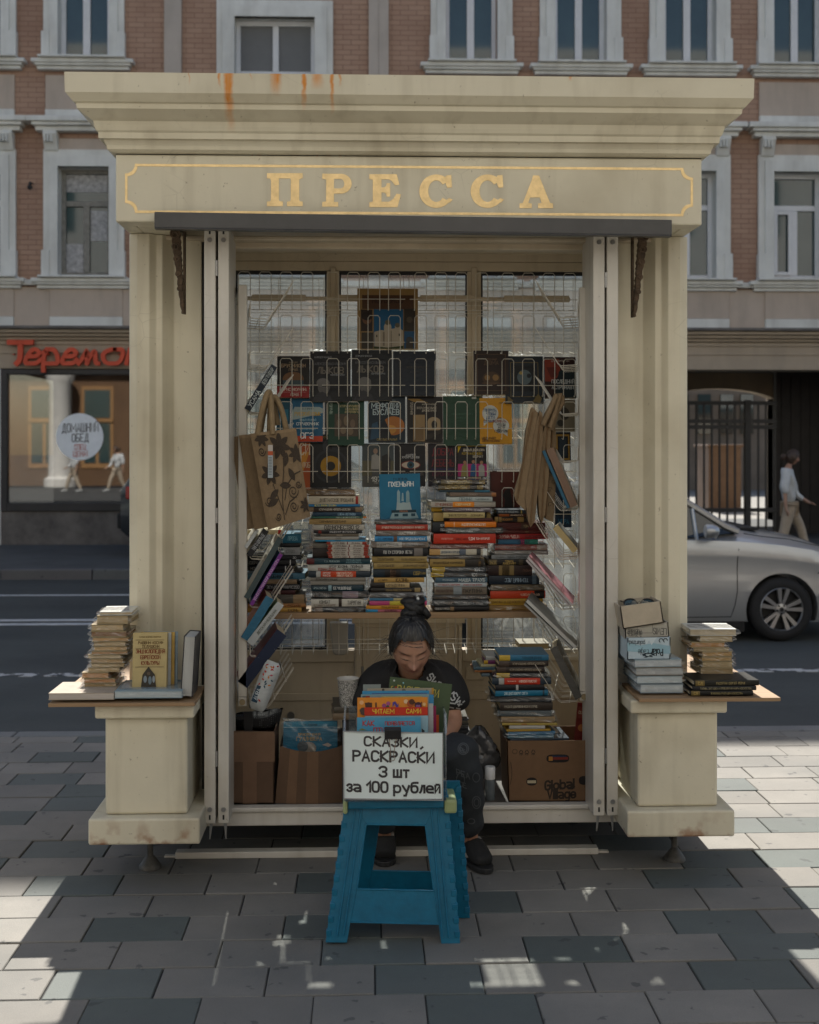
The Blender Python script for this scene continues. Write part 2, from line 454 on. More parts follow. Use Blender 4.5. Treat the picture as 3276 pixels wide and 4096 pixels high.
def tile_extra(N, L, pos, c, b):
 c = mixc(N, L, math_(N, L, 'MULTIPLY', nmask(N, L, pos, 1.7, .42, .72, 10), .55), c, (0.10, 0.105, 0.10, 1))
 sp = nmask(N, L, pos, 13, .665, .69, 3)
 c = mixc(N, L, math_(N, L, 'MULTIPLY', sp, .6), c, (0.04, 0.042, 0.042, 1))
 gr = N.new('ShaderNodeTexNoise'); gr.inputs['Scale'].default_value = 420; L.new(pos, gr.inputs['Vector'])
 h = N.new('ShaderNodeVectorMath'); h.operation = 'SCALE'; L.new(c, h.inputs[0])
 L.new(math_(N, L, 'ADD', math_(N, L, 'MULTIPLY', gr.outputs['Fac'], .5), .75), h.inputs['Scale'])
 return h.outputs[0]
M['tile'] = pm('granite_tile', None, 0.75, var=.12, vs=3, bump=.12, bs=210, extra=tile_extra)

g = MB(); g.add([(-150, -60, -.16), (150, -60, -.16), (150, 200, -.16), (-150, 200, -.16)], [(0, 1, 2, 3)])
struct(g.build('ground', M['grout']))
g = MB(); g.box(-40, 40, KERB_Y, 16.5, -.155, ROAD_Z); struct(g.build('road', M['asphalt']))
# pavement: real slabs with open joints, rows .2145 m deep and slabs about .33 m long
g = MB(); g.box(-14, 14, -6, KERB_Y - .13, -.155, -.008); struct(g.build('pavement_bed', M['grout']))
DARK = [(314, 3540), (542, 3711), (438, 3930), (571, 4044), (1208, 3711), (1420, 3807), (1598, 3921), (1237, 3521), (1953, 3592), (2257, 3786), (1925, 4033), (2665, 3497), (2817, 3673), (2997, 3900), (3158, 3578), (2826, 3407), (3253, 3739), (20, 3450), (230, 3210), (2900, 3145)]
DARKP = [G(*p) for p in DARK]
ROWOFF = {3.745: 228, 3.960: 488, 4.1745: 376, 4.389: 245, 4.6035: 143, 4.818: 369, 3.5305: 352}
rowpx = {3.745: 3880, 3.960: 3768, 4.1745: 3675, 4.389: 3590, 4.6035: 3510, 4.818: 3435, 3.5305: 4010}
pv = MB(); k = -40
TL, RP, GAP = 0.332, 0.2145, 0.0022
for k in range(-45, 17):
 y0 = 3.745 + RP * k; y1 = y0 + RP
 if y0 > KERB_Y - .14: break
 y1 = min(y1, KERB_Y - .135)
 key = min(ROWOFF, key=lambda q: abs(q - y0))
 off = G(ROWOFF[key], rowpx[key]).x if abs(key - y0) < .02 else rnd.uniform(0, TL)
 near = y0 > 3.4
 xl = 3.4 + max(0, (y0 - 4)) * .5 + (3 if y0 < 3 else 0)
 n0 = int(math.floor((-xl - off) / TL)); n1 = int(math.ceil((xl - off) / TL))
 for i in range(n0, n1):
  a, b = off + i * TL, off + (i + 1) * TL
  isd = any(a <= p.x < b and y0 <= p.y < y1 for p in DARKP)
  seen = 3.5 < y0 < 4.9 and -1.6 < a < 1.5
  if not seen and not isd: isd = rnd.random() < .13
  if isd: e_ = rnd.uniform(-.012, .012); c = (0.092 + e_, 0.106 + e_, 0.097 + e_, 1)
  else:
   q = rnd.uniform(.85, 1.12); c = (0.188 * q, 0.176 * q, 0.154 * q, 1)
  h = rnd.uniform(-.0025, .002); t = rnd.uniform(-.002, .002); e = .003
  g2 = GAP * rnd.uniform(.5, 1.5)
  x0, x1, ya, yb = a + g2, b - g2, y0 + g2, y1 - g2
  vs = [(x0, ya, -.02), (x1, ya, -.02), (x1, yb, -.02), (x0, yb, -.02)] + [(x0, ya, h - e), (x1, ya, h - e + t), (x1, yb, h - e + t), (x0, yb, h - e)] + \
    [(x0 + e, ya + e, h), (x1 - e, ya + e, h + t), (x1 - e, yb - e, h + t), (x0 + e, yb - e, h)]
  fs = [(8, 9, 10, 11)]
  for q0 in (0, 4):
   fs += [(q0 + j, q0 + (j + 1) % 4, q0 + 4 + (j + 1) % 4, q0 + 4 + j) for j in range(4)]
  pv.add(vs, fs, 0, c)
struct(pv.build('pavement', M['tile']))
kb = MB(); x = -14
while x < 14:
 kb.box(x, x + .995, KERB_Y - .13, KERB_Y, -.155, 0.002, c=(.17 * rnd.uniform(.9, 1.1), .17, .165, 1)); x += 1.0
struct(kb.build('kerb', M['tile'], bevel=.012))
fs_ = MB(); fs_.box(-40, 40, 16.62, F + 8, -.155, 0.0); struct(fs_.build('far_pavement', pm('far_paving', (0.075, 0.078, 0.078), .9, var=.2, vs=1.5, bump=.15)))
kb = MB(); x = -30
while x < 30:
 kb.box(x, x + 1.19, 16.5, 16.62, -.155, 0.004, c=(.12 * rnd.uniform(.85, 1.1), .12, .118, 1)); x += 1.2
struct(kb.build('far_kerb', M['tile'], bevel=.015))
M['roadpaint'] = pm('road_paint', (0.50, 0.51, 0.51), .8, var=.3, vs=9)
def worn(N, L, pos, c, b):
 L.new(nmask(N, L, pos, 9, .42, .52, 9), b.inputs['Alpha'])
M['wornpaint'] = pm('worn_road_paint', (0.42, 0.42, 0.41), .8, var=.3, vs=9, extra=worn)
for i, (py, wd, mt) in enumerate(((2381, .09, 'roadpaint'), (2481, .12, 'roadpaint'), (2497, .12, 'roadpaint'), (2700, .13, 'wornpaint'))):
 y = G(300, py, ROAD_Z).y
 g = MB(); g.box(-30, 30, y - wd / 2, y + wd / 2, ROAD_Z - .01, ROAD_Z + .004 )
 struct(g.build('road_marking', M[mt]))

# ------------------------------------------------------------------ the houses across the street
def brick_mat():
 m = bpy.data.materials.new('brick_wall'); m.use_nodes = True
 N, L = m.node_tree.nodes, m.node_tree.links
 b = N['Principled BSDF']; b.inputs['Roughness'].default_value = .9
 geo = N.new('ShaderNodeNewGeometry'); sx = N.new('ShaderNodeSeparateXYZ'); L.new(geo.outputs['Position'], sx.inputs[0])
 cb = N.new('ShaderNodeCombineXYZ'); L.new(sx.outputs['X'], cb.inputs[0]); L.new(sx.outputs['Z'], cb.inputs[1])
 br = N.new('ShaderNodeTexBrick'); br.inputs['Scale'].default_value = 1
 br.inputs['Brick Width'].default_value = .27; br.inputs['Row Height'].default_value = .083; br.inputs['Mortar Size'].default_value = .007
 br.inputs['Mortar Smooth'].default_value = .4
 br.inputs['Color1'].default_value = (.46, .30, .21, 1); br.inputs['Color2'].default_value = (.42, .265, .185, 1); br.inputs['Mortar'].default_value = (.28, .17, .12, 1)
 L.new(cb.outputs[0], br.inputs['Vector'])
 c = mixc(N, L, math_(N, L, 'MULTIPLY', nmask(N, L, geo.outputs['Position'], 1.1, .4, .8, 8), .5), br.outputs['Color'], (.20, .105, .07, 1))
 L.new(c, b.inputs['Base Color'])
 bp = N.new('ShaderNodeBump'); bp.inputs['Strength'].default_value = .5; bp.inputs['Distance'].default_value = .02
 L.new(math_(N, L, 'SUBTRACT', 1.0, br.outputs['Fac']), bp.inputs['Height']); L.new(bp.outputs[0], b.inputs['Normal'])
 return m
def grime(N, L, pos, c, b):
 vm = N.new('ShaderNodeVectorMath'); vm.operation = 'MULTIPLY'; vm.inputs[1].default_value = (3, 3, .7); L.new(pos, vm.inputs[0])
 c = mixc(N, L, math_(N, L, 'MULTIPLY', nmask(N, L, vm.outputs[0], 1.6, .45, .75, 9), .28), c, (.24, .21, .17, 1))
 return c
M['brick'] = brick_mat()
M['plaster'] = pm('pink_plaster', (0.53, 0.44, 0.36), .9, var=.08, vs=1.5, bump=.1, bs=30, extra=grime)
M['stucco'] = pm('white_stucco', (0.74, 0.74, 0.69), .88, var=.08, vs=2, bump=.1, bs=30, extra=grime)
M['strip'] = pm('grey_plaster', (.50,.44,.38), .9, var=.08, vs=1.5, extra=grime)
M['beige'] = pm('beige_plaster', (0.45, 0.37, 0.28), .9, var=.08, vs=1.2, extra=grime)
M['socle'] = pm('stone_socle', (0.155, 0.14, 0.125), .9, var=.35, vs=3, bump=.4, bs=9)
M['pvc'] = pm('white_sash', (.72,.73,.74), .4, var=.05)
M['oldwood'] = pm('old_sash', (0.26, 0.25, 0.22), .8, var=.3, vs=12, bump=.2)
M['pane'] = pm('window_pane', (0.03, 0.058, 0.058), .04, var=.2, vs=1, spec=.9)
M['blind'] = pm('grey_blind', (0.16, 0.165, 0.165), .6, var=.05)
M['rag'] = pm('newspaper', (0.42, 0.42, 0.42), .9, var=.45, vs=14)
M['shopdark'] = pm('dark_frame', (0.028, 0.027, 0.027), .5, var=.2)
def FX(px): return X(px, F)
def FZ(py): return Z(300, py, F)
HLEFT = thing('corner_house', 'brick house across the street with red lettering above a shop window', 'building', (FX(700), F, 0))
HRIGHT = thing('gateway_house', 'brick house across the street with a dark gateway and gated yard on its ground floor', 'building', (FX(2400), F, 0))
BORD = FX(1514)
def hood_profile(mb, x0, x1, z0, z1, d, mt):
 zs = [z0, z0 + (z1 - z0) * .35, z0 + (z1 - z0) * .6, z1]; ds = [d * .45, d * .6, d * .85, d]
 for i in range(3): mb.box(x0 - ds[i], x1 + ds[i], F - ds[i + 1], F + .02 + .002 * i, zs[i], zs[i + 1] - (0.001 if i < 2 else 0), mt)
def make_window(parent, px, floor, kind, half=102, trim=161):
 """sashes (part) with panes, sill and surround (sub-parts)"""
 xl, xr = FX(px - half), FX(px + half); tl, tr = FX(px - trim), FX(px + trim)
 z0, z1 = (FZ(1103), FZ(670)) if floor == 2 else (FZ(232), FZ(232) + 2.0)
 if half > 120 and floor == 3: z0, z1 = FZ(420), FZ(65)
 yb = F + .20
 s = MB(); fm = 1 if kind == 'old' else 0
 t = .075; cx = (xl + xr) / 2
 def bar(a, b, c, d, y0=yb - .05, y1=yb + .03, m=fm): s.box(a, b, y0, y1, c, d, m)
 bar(xl, xl + t, z0, z1); bar(xr - t, xr, z0, z1); bar(xl + t, xr - t, z0, z0 + t); bar(xl + t, xr - t, z1 - t, z1)
 if kind == 'tall':
  bar(cx - .06, cx + .06, z0 + t, z1 - t)
 elif kind == 'blind':
  zt = z0 + (z1 - z0) * .38
  bar(xl + t, xr - t, zt, zt + t); bar(cx - .05, cx + .05, zt + t, z1 - t); bar(cx + .05, cx + .13, z0 + t, zt)
 else:
  zt = z0 + (z1 - z0) * .68
  bar(xl + t, xr - t, zt - t * .6, zt + t * .6); bar(cx - .05, cx + .05, z0 + t, zt - t * .6)
  if kind == 'pvc':
   bar(xl + t, xl + t + .06, z0 + t, zt - t * .6, yb - .075, yb - .02); bar(cx - .11, cx - .052, z0 + t, zt - t * .6, yb - .075, yb - .02)
   bar(xl + t + .06, cx - .11, z0 + t, z0 + t + .06, yb - .075, yb - .02); bar(xl + t + .06, cx - .11, zt - .11, zt - .05, yb - .075, yb - .02)
 w_ = s.build('window', [M['pvc'], M['oldwood']], parent, bevel=.008)
 p = MB(); p.box(xl + .01, xr - .01, yb, yb + .012, z0 + .01, z1 - .01); p.build('pane', M['blind'] if kind == 'blind' else M['pane'], w_)
 if kind == 'old':
  r_ = MB(); r_.box(xl + t, xr - t, yb - .012, yb - .004, FZ(760) + .0, FZ(690), 0)
  r_.box(xl + t, cx - .06, yb - .012, yb - .004, z0 + t, z0 + .55, 0); r_.box(cx + .06, xr - t, yb - .012, yb - .004, z0 + .6, z0 + 1.1, 0)
  r_.build('paper_lining', M['rag'], w_)
 # surround: jambs and head in two steps, on the wall
 q = MB()
 zb, zt = z0 - .02, (z1 + .28)
 for (d, ins) in ((.07, 0), (.11, .10)):
  q.box(tl + ins, xl - .0 + (.0 if ins else -.12), F - d, F + .01, zb, zt - ins, 0)
  q.box(xr + (0 if ins else .12), tr - ins, F - d, F + .01, zb, zt - ins, 0)
  q.box(xl - (.0 if ins else .12), xr + (.0 if ins else .12), F - d - .001, F + .01, z1, zt - ins, 0)
 q.box(xl, xl + .004, F + .011, yb, z0, z1, 0); q.box(xr - .004, xr, F + .011, yb, z0, z1, 0); q.box(xl + .0041, xr - .0041, F + .011, yb, z1 - .004, z1, 0)
 q.box(tl - .02, xl - .13, F - .13, F + .01, zb, zb + .42, 0); q.box(xr + .13, tr + .02, F - .13, F + .01, zb, zb + .42, 0)
 q.build('surround', M['stucco'], w_, bevel=.012)
 q = MB()
 q.box(FX(px - trim - 12), FX(px + trim + 12), F - .27, F + .2, z0 - .055, z0 - .02, 0)
 hood_profile(q, FX(px - trim), FX(px + trim), z0 - .22, z0 - .057, .2, 0)
 q.build('sill', M['stucco'], w_, bevel=.01)
 if floor == 2:
  q = MB()
  hood_profile(q, FX(px - trim + 8), FX(px + trim - 8), FZ(533), FZ(480), .3, 0)
  for sx_ in (-1, 1):
   cx_ = FX(px + sx_ * 128)
   q.prism([(F - .20, FZ(533)), (F - .22, FZ(545)), (F - .17, FZ(570)), (F - .10, FZ(608)), (F + .01, FZ(612)), (F + .01, FZ(533))], cx_ - .11, cx_ + .11, 'x')
   for i in range(3): q.box(cx_ - .07 + .05 * i - .015, cx_ - .07 + .05 * i + .015, F - .24, F - .1, FZ(580), FZ(548))
  q.build('hood', M['stucco'], w_, bevel=.012)
 return w_
def wall_cells(mb, xs0, xs1, cols, zlo, zhi, f2=True):
 """brick wall of boxes between zlo and zhi with window openings; cols = [(px, half, z-openings)]"""
 x = xs0
 for px, half, ops in sorted(cols):
  a, b = FX(px - half), FX(px + half)
  mb.box(x, a, F, F + .5, zlo, zhi, 0)
  z = zlo
  for o0, o1 in ops:
   mb.box(a, b, F, F + .5, z, o0, 0); z = o1
  mb.box(a, b, F, F + .5, z, zhi, 0); x = b
 mb.box(x, xs1, F, F + .5, zlo, zhi, 0)
OPS = [(FZ(1103), FZ(670)), (FZ(232), FZ(232) + 2.0)]
ZB = FZ(1345)
colsL = [(-960, 102, OPS), (-528, 102, OPS), (-95, 102, OPS), (338, 102, OPS), (1100, 160, [OPS[0], (FZ(420), FZ(65))])]
colsR = [(1885, 102, OPS), (2320, 102, OPS), (2757, 102, OPS), (3190, 102, OPS), (3623, 102, OPS), (4056, 102, OPS)]
for house, cols, xa, xb, ztop in ((HLEFT, colsL, -14.0, BORD, 16.4), (HRIGHT, colsR, BORD, 17.0, 16.4)):
 mb = MB(); wall_cells(mb, xa, xb, cols, ZB, ztop)
 mb.build('brick_wall', M['brick'], house)
 mb = MB(); mb.box(xa, xb, F + .5, F + 6.5, FZ(1475) + .3, ztop, 0)
 mb.build('inner_block', M['shopdark'], house)
 mb = MB(); mb.box(xa, xb, F - .35, F + 7, ztop + .001, ztop + .25, 0); mb.build('roof', M['strip'], house)
 pl = MB()
 for px, half, ops in cols:
  tw = 155 if half < 120 else 225
  a, b = FX(px - tw), FX(px + tw)
  pl.box(a, b, F - .035, F + .01, FZ(440), FZ(303), 0)              # plaster aprons between the floors
  pl.box(a, b, F - .06, F + .01, FZ(477), FZ(441), 1)
  pl.box(FX(px - 112), FX(px + 112), F - .04, F + .01, FZ(612), FZ(556), 0)
  pl.box(FX(px - tw + 20), FX(px + tw), F - .07, F + .01, FZ(1268), FZ(1152), 0)
  pl.box(FX(px - tw + 20), FX(px + tw), F - .10, F + .01, FZ(1308), FZ(1269), 1)
 pl.box(xa, xb, F - .045, F + .01, FZ(1309), FZ(1150), 0)
 pl.box(xa, xb, F - .11, F + .01, FZ(1143), FZ(1122), 1)
 pl.build('plaster_panels', [M['plaster'], M['stucco']], house, bevel=.008)
 cn = MB()
 for i, (pa, pb, d) in enumerate(((1310, 1322, .34), (1323, 1336, .27), (1337, 1349, .20), (1350, 1362, .12), (1363, 1380, .06), (1408, 1416, .05))):
  cn.box(xa, xb, F - d, F + .4 + .003 * i, FZ(pb), FZ(pa), 1 if i == 0 else 0)
 cn.box(xa, xb, F - .03, F + .5, FZ(1475), FZ(1349), 0)
 cn.build('street_cornice', [M['beige'], M['socle']], house, bevel=.01)
at_ = MB(); at_.box(-14, FX(1300), F - .3, F + 6, 16.66, 19.3); at_.build('attic_storey', M['plaster'], HLEFT)
for lp, pxs in ((HLEFT, ((660, 728), (1475, 1514))), (HRIGHT, ((1515, 1554),))):
 mb = MB()
 for a, b in pxs: mb.box(FX(a), FX(b), F - .09, F + .01, FZ(1309), 16.8)
 mb.build('pilaster_strip', M['strip'], lp)
def dup_windows(parent, protos, pxs, ref):
 for p in pxs:
  for w0 in protos:
   c = copy_tree(w0, parent); c.location = (FX(p) - FX(ref), 0, 0)
wo = make_window(HLEFT, 338, 2, 'old'); wt = make_window(HLEFT, 338, 3, 'tall')
w2 = make_window(HLEFT, -95, 2, 'pvc')
dup_windows(HLEFT, [wt], (-95, -528, -960), 338); dup_windows(HLEFT, [w2], (-528, -960), -95)
make_window(HLEFT, 1100, 3, 'blind', 160, 232)
make_window(HLEFT, 1100, 2, 'pvc', 160, 232)
w2 = make_window(HRIGHT, 2757, 2, 'pvc'); wt = make_window(HRIGHT, 2757, 3, 'tall')
dup_windows(HRIGHT, [w2, wt], (1885, 2320, 3190, 3623, 4056), 2757)
bk = MB(); cx = FX(128)
bk.tube([(cx, F, FZ(735)), (cx, F - .12, FZ(738)), (cx, F - .13, FZ(752))], .02, 6); bk.lathe([(.0, 0), (.04, .02), (.045, .06), (0, .09)], 8, M=Matrix.Translation((cx, F - .13, FZ(768))))
bk.build('wall_hook', M['black'], HLEFT)

# ground floor, left house: shop front
gf = MB()
xw0, xw1 = FX(4), FX(800)
gf.box(-14, xw0, F - .02, F + .5, 0, FZ(1476), 0)
gf.box(xw0, xw1, F, F + .5, 0, FZ(2046), 1)
gf.box(xw1, FX(930), F - .02, F + .5, 0, FZ(1476), 0)
gf.box(FX(930), FX(1400), F, F + .5, 0, FZ(2046), 1)
gf.box(FX(1400), BORD, F - .02, F + .5, 0, FZ(1476), 0)
gf.build('ground_floor_wall', [M['stucco'], M['socle']], HLEFT)
def shop_window(parent, a, b, py0=1477, py1=2045, lining=None):
 x0, x1, z0, z1 = FX(a), FX(b), FZ(py1), FZ(py0)
 q = MB(); t = .105
 q.box(x0, x0 + t, F - .03, F + .1, z0, z1); q.box(x1 - t, x1, F - .03, F + .1, z0, z1)
 q.box(x0 + t, x1 - t, F - .03, F + .1, z0, z0 + .14); q.box(x0 + t, x1 - t, F - .03, F + .1, z1 - .09, z1)
 w_ = q.build('shop_window', M['shopdark'], parent, bevel=.01)
 p = MB(); p.box(x0 + t, x1 - t, F + .03, F + .04, z0 + .13, z1 - .08); p.build('pane', M['shopglass'], w_)
 p = MB(); p.box(x0, x1, F + 3.4, F + 3.5, 0, z1); p.box(x0, x1, F + .5, F + 3.4, .0, .05); p.box(x0, x1, F + .5, F + 3.4, z1 - .02, z1 + .05)
 p.build('shop_interior', lining or M['inside'], w_)
 return w_
M['shopglass'] = glassy('shop_glass', tint=(.45, .45, .43), gloss=.20, dust=0)
M['inside'] = pm('shop_inside', (0.10, 0.065, 0.04), .8, var=.4, vs=2)
M['inside2'] = pm('pale_inside', (0.5, 0.5, 0.48), .8, var=.2, vs=2)
sw = shop_window(HLEFT, 4, 800)
stk = MB(); cxs, czs = FX(318), Z(318, 1747, F); rs = 93 / 243.0
stk.prism([(cxs + rs * math.cos(i * math.pi / 24), czs + rs * math.sin(i * math.pi / 24)) for i in range(48)], F + .012, F + .026, 'y', c=lin('eef2f4'))
for txt, py, hh, cc, wmx in (('ДОМАШНИЙ', 1727, 33, '2c2a2a', 142), ('ОБЕД', 1766, 30, '2c2a2a', 64), ('СПЕЦ', 1798, 20, 'b8401e', 44), ('ЦЕНА!', 1825, 20, 'b8401e', 54)):
 stk.text(txt, (cxs + .01, F + .012, Z(318, py, F)), (1, 0, 0.03), (0, 0, 1), hh / 243, fit=None, wmax=wmx / 243, bold=.16, c=lin(cc), center=True, off=.002)
stk.build('lunch_sticker', M['any'], sw)
shop_window(HLEFT, 930, 1400, lining=M['inside2'])
# shop lettering, thick red letters fixed to the fascia
lt = MB()
SCR = {'T': '08 28 48 68|38 33 22', 'e': '14 34 45 36 26 15 03 02 12 32 43', 'p': '26 14 10|15 26 36 46 54 52 42 22', 'm': '12 14 26 22|22 34 46 62 72|26 23', 'o': '36 26 05 03 12 22 42 54 56 46 36', 'k': '26 12|46 34 24|34 42 52'}
SCR['m'] = '02 24 36 33|32 44 66 62 72'
def script(ch, px, py, wpx, hpx, th):
 for pl in SCR[ch].split('|'):
  P = [Vector((FX(px + int(t[0]) * wpx / 5), Z(px, py - (int(t[1]) - 2) * hpx / 6, F))) for t in pl.split()]
  for _ in range(2):
   q = [P[0]]
   for i in range(1, len(P) - 1): q += [P[i] - (P[i] - P[i - 1]) * .25, P[i] + (P[i + 1] - P[i]) * .25]
   P = q + [P[-1]]
  L, Rr = strip2d(P, th)
  # round ends
  n = len(L); vs, fs = [], []
  for yy in (F - .16, F - .09):
   for a, b in zip(L, Rr): vs += [(a.x, yy, a.y), (b.x, yy, b.y)]
  m_ = 2 * n
  for i in range(n - 1):
   fs += [(2 * i, 2 * i + 1, 2 * i + 3, 2 * i + 2), (m_ + 2 * i, m_ + 2 * i + 2, m_ + 2 * i + 3, m_ + 2 * i + 1), (2 * i, 2 * i + 2, m_ + 2 * i + 2, m_ + 2 * i), (2 * i + 1, m_ + 2 * i + 1, m_ + 2 * i + 3, 2 * i + 3)]
  lt.add(vs, fs)
  for e in (P[0], P[-1]):
   lt.prism([(e.x + th * .5 * math.cos(i * math.pi / 6), e.y + th * .5 * math.sin(i * math.pi / 6)) for i in range(12)], F - .162, F - .092, 'y')
for ch, px, wpx, hpx in (('T', 48, 72, 84), ('e', 112, 72, 84), ('p', 168, 72, 84), ('e', 258, 72, 84), ('m', 322, 56, 84), ('o', 420, 78, 84), ('k', 498, 72, 84)):
 script(ch, px, 1456, wpx, hpx, .082 if ch == 'T' else .068)
for px in range(60, 560, 70): lt.box(FX(px) - .01, FX(px) + .01, F - .1, F - .02, FZ(1421), FZ(1417))
tag(lt.build('shop_lettering', pm('red_sign', (0.66, 0.075, 0.025), .5, var=.1, vs=3)), 'red slanted shop lettering mounted above the display window', 'shop sign')

# right house: gateway
gf = MB()
ax0, ax1 = FX(2640), FX(3560)
gf.box(BORD, FX(1640), F - .02, F + .5, 0, FZ(1476), 0)
gf.box(FX(1640), FX(2180), F, F + .5, 0, FZ(2046), 1)
gf.box(FX(2180), ax0, F - .02, F + .5, 0, FZ(1476), 0)
gf.box(ax0 - .0, ax0 + .01, F + .5, F + 6.5, 0, FZ(1476), 0)
gf.box(ax1, 17, F - .02, F + 6.5, 0, FZ(1476), 0)
gf.build('ground_floor_wall', [M['beige'], M['socle']], HRIGHT)
shop_window(HRIGHT, 1640, 2180, lining=M['inside2'])
vt = MB()       # vault of the passage: rear arch with the yard beyond
zt, zs = FZ(1475), Z(2900, 1560, F + 6)
cxa = X(2870, F + 6); hw = 1.35
pts = [(cxa - hw, 0), (cxa - hw, zs - .35)] + [(cxa - hw * math.cos(math.pi * i / 16), zs - .35 + .38 * math.sin(math.pi * i / 16)) for i in range(17)] + [(cxa + hw, 0)]
outer = [(ax1, 0), (ax1, zt + .3), (ax0, zt + .3), (ax0, 0)]
vt.prism([(ax0, 0), (ax0, zt + .3), (cxa - hw, zt + .3), (cxa - hw, 0)], F + 6, F + 6.4, 'y')
vt.prism([(cxa + hw, 0), (cxa + hw, zt + .3), (ax1, zt + .3), (ax1, 0)], F + 6, F + 6.4, 'y')
arc = [(cxa - hw * math.cos(math.pi * i / 16), zs - .35 + .38 * math.sin(math.pi * i / 16)) for i in range(17)]
for i in range(16): vt.prism([arc[i], arc[i + 1], (arc[i + 1][0], zt + .3), (arc[i][0], zt + .3)], F + 6, F + 6.4, 'y')
vt.build('passage_wall', M['beige'], HRIGHT)
vt = MB(); vt.box(X(3105, F + 2.2), ax1, F + 2.2, F + 2.35, 0, zt + .2)
for i in range(14): vt.box(X(3125 + 38 * i, F + 2.2), X(3130 + 38 * i, F + 2.2), F + 2.17, F + 2.2, 0.05, zt)
vt.build('dark_doors', pm('dark_door', (0.030, 0.026, 0.024), .6, var=.2), HRIGHT)
gt = thing('yard_gate', 'black iron bar gate closing the gateway across the street', 'gate', (X(2900, F + 1.6), F + 1.6, 0))
YG = F + 1.6
q = MB()
gx0, gx1 = ax0 + .02, X(3105, YG)
def gz(py): return Z(2900, py, YG)
for py in (1612, 1685, 1708, 2040): q.box(gx0, gx1, YG - .03, YG + .03, gz(py + 8), gz(py - 8))
q.box(X(2978, YG), X(3000, YG), YG - .06, YG + .06, .0, gz(1600)); q.build('gate_frame', M['shopdark'], gt)
n = 0; px = 2630
while px < 3100:
 b = MB(); xx = X(px, YG)
 if not 2968 < px < 3006:
  b.box(xx - .016, xx + .016, YG - .016, YG + .016, .06, gz(1605)); b.build('bar', M['shopdark'], gt)
 px += 31
yd = MB(); yd.add([(ax0 - 6, F + 6.5, .004), (ax1 + 8, F + 6.5, .004), (ax1 + 8, 60, .004), (ax0 - 6, 60, .004)], [(0, 1, 2, 3)])
struct(yd.build('yard_ground', pm('yard_paving', (.22, .21, .19), .9, var=.2)))
yb_ = thing('yard_building', 'pale building standing in the yard behind the gate', 'building', (X(2850, 44), 44, 0))
q = MB(); q.box(X(2400, 44), X(3500, 44), 44, 50, 0, 7); q.build('wall', pm('yard_plaster', (.26, .21, .16), .9, var=.2, vs=1), yb_)
for px in (2700, 2790, 2880, 2960):
 q = MB(); q.box(X(px, 44), X(px + 50, 44), 43.9, 44.1, 2.0, 3.4); q.build('window', M['pane'], yb_)
q = MB(); q.box(X(2835, 30), X(2965, 30), 30, 31.2, 0, Z(2900, 1790, 30)); q.box(X(2828, 30), X(2972, 30), 29.93, 31.27, Z(2900, 1790, 30) + .001, Z(2900, 1778, 30))
tag(q.build('brown_shed', pm('brown_panel', (.16, .10, .065), .7, var=.15), bevel=.01), 'low brown metal shed in the yard behind the bars', 'shed')

# the sunlit house this side of the street, seen only as a reflection in the shop glass
op = thing('columned_house', 'pale house with white columns on the photographer\'s side, mirrored in the shop window', 'building', (0, -8, 0))
q = MB(); q.box(-30, 30, -9, -8, 4.4, 17); q.box(-30, 30, -8.001, -7.7, 16.6, 17.3); q.box(-30, 30, -8.0, -7.75, 4.4, 4.8); q.build('wall', pm('pale_wall', (.50, .49, .46), .9, var=.08, vs=1), op)
q = MB(); q.box(-30, 30, -9, -8.002, 0, 4.399); q.build('ground_floor_wall', pm('ochre_wall', (.13, .072, .036), .9, var=.2, vs=1), op)
mwh = pm('column_stone', (.66, .63, .57), .8, var=.08, vs=2)
for i in range(13):
 q = MB(); x = -28.2 + 4.1 * i
 q.lathe([(.60, 0), (.60, .3), (.44, .4), (.40, 3.9), (.52, 4.1), (.54, 4.4)], 24, M=Matrix.Translation((x, -7.2, 0))); q.build('column', mwh, op, smooth=40)
for i in range(20):
 q = MB(); x = -29 + 2.05 * i
 q.box(x - .62, x + .62, -8.02, -7.96, .7, 3.9); q.box(x - .62, x + .62, -7.98, -7.9, 2.5, 2.62); q.build('shop_frame', pm('ochre_frame', (.30, .16, .06), .7) if 'ofr' not in M else M['ofr'], op)
 for a, b, c_, d_ in ((-.5, -.06, .9, 2.45), (.06, .5, .9, 2.45), (-.5, .5, 2.66, 3.75)):
  q = MB(); q.box(x + a, x + b, -7.97, -7.94, c_, d_); q.build('window', M['pane'], op)
for i in range(16):
 for z0, z1 in ((6, 8.2), (10, 12.2)):
  q = MB(); x = -26 + 3.5 * i
  q.box(x - .5, x + .5, -8.02, -7.97, z0, z1); q.build('window', M['pane'], op)
# ================================================================== THE KIOSK
YA, YP, YW, YB = 4.70, 4.95, 5.72, 4.70
XAL, XAR = X(462, YA), X(2808, YA)
XL, XR = X(512, YP), X(2756, YP)
XC = (XL + XR) / 2
K = thing('newspaper_kiosk', 'cream metal press kiosk with a stepped cornice and gold lettering, open at the front', 'kiosk', (XC, 5.2, 0))
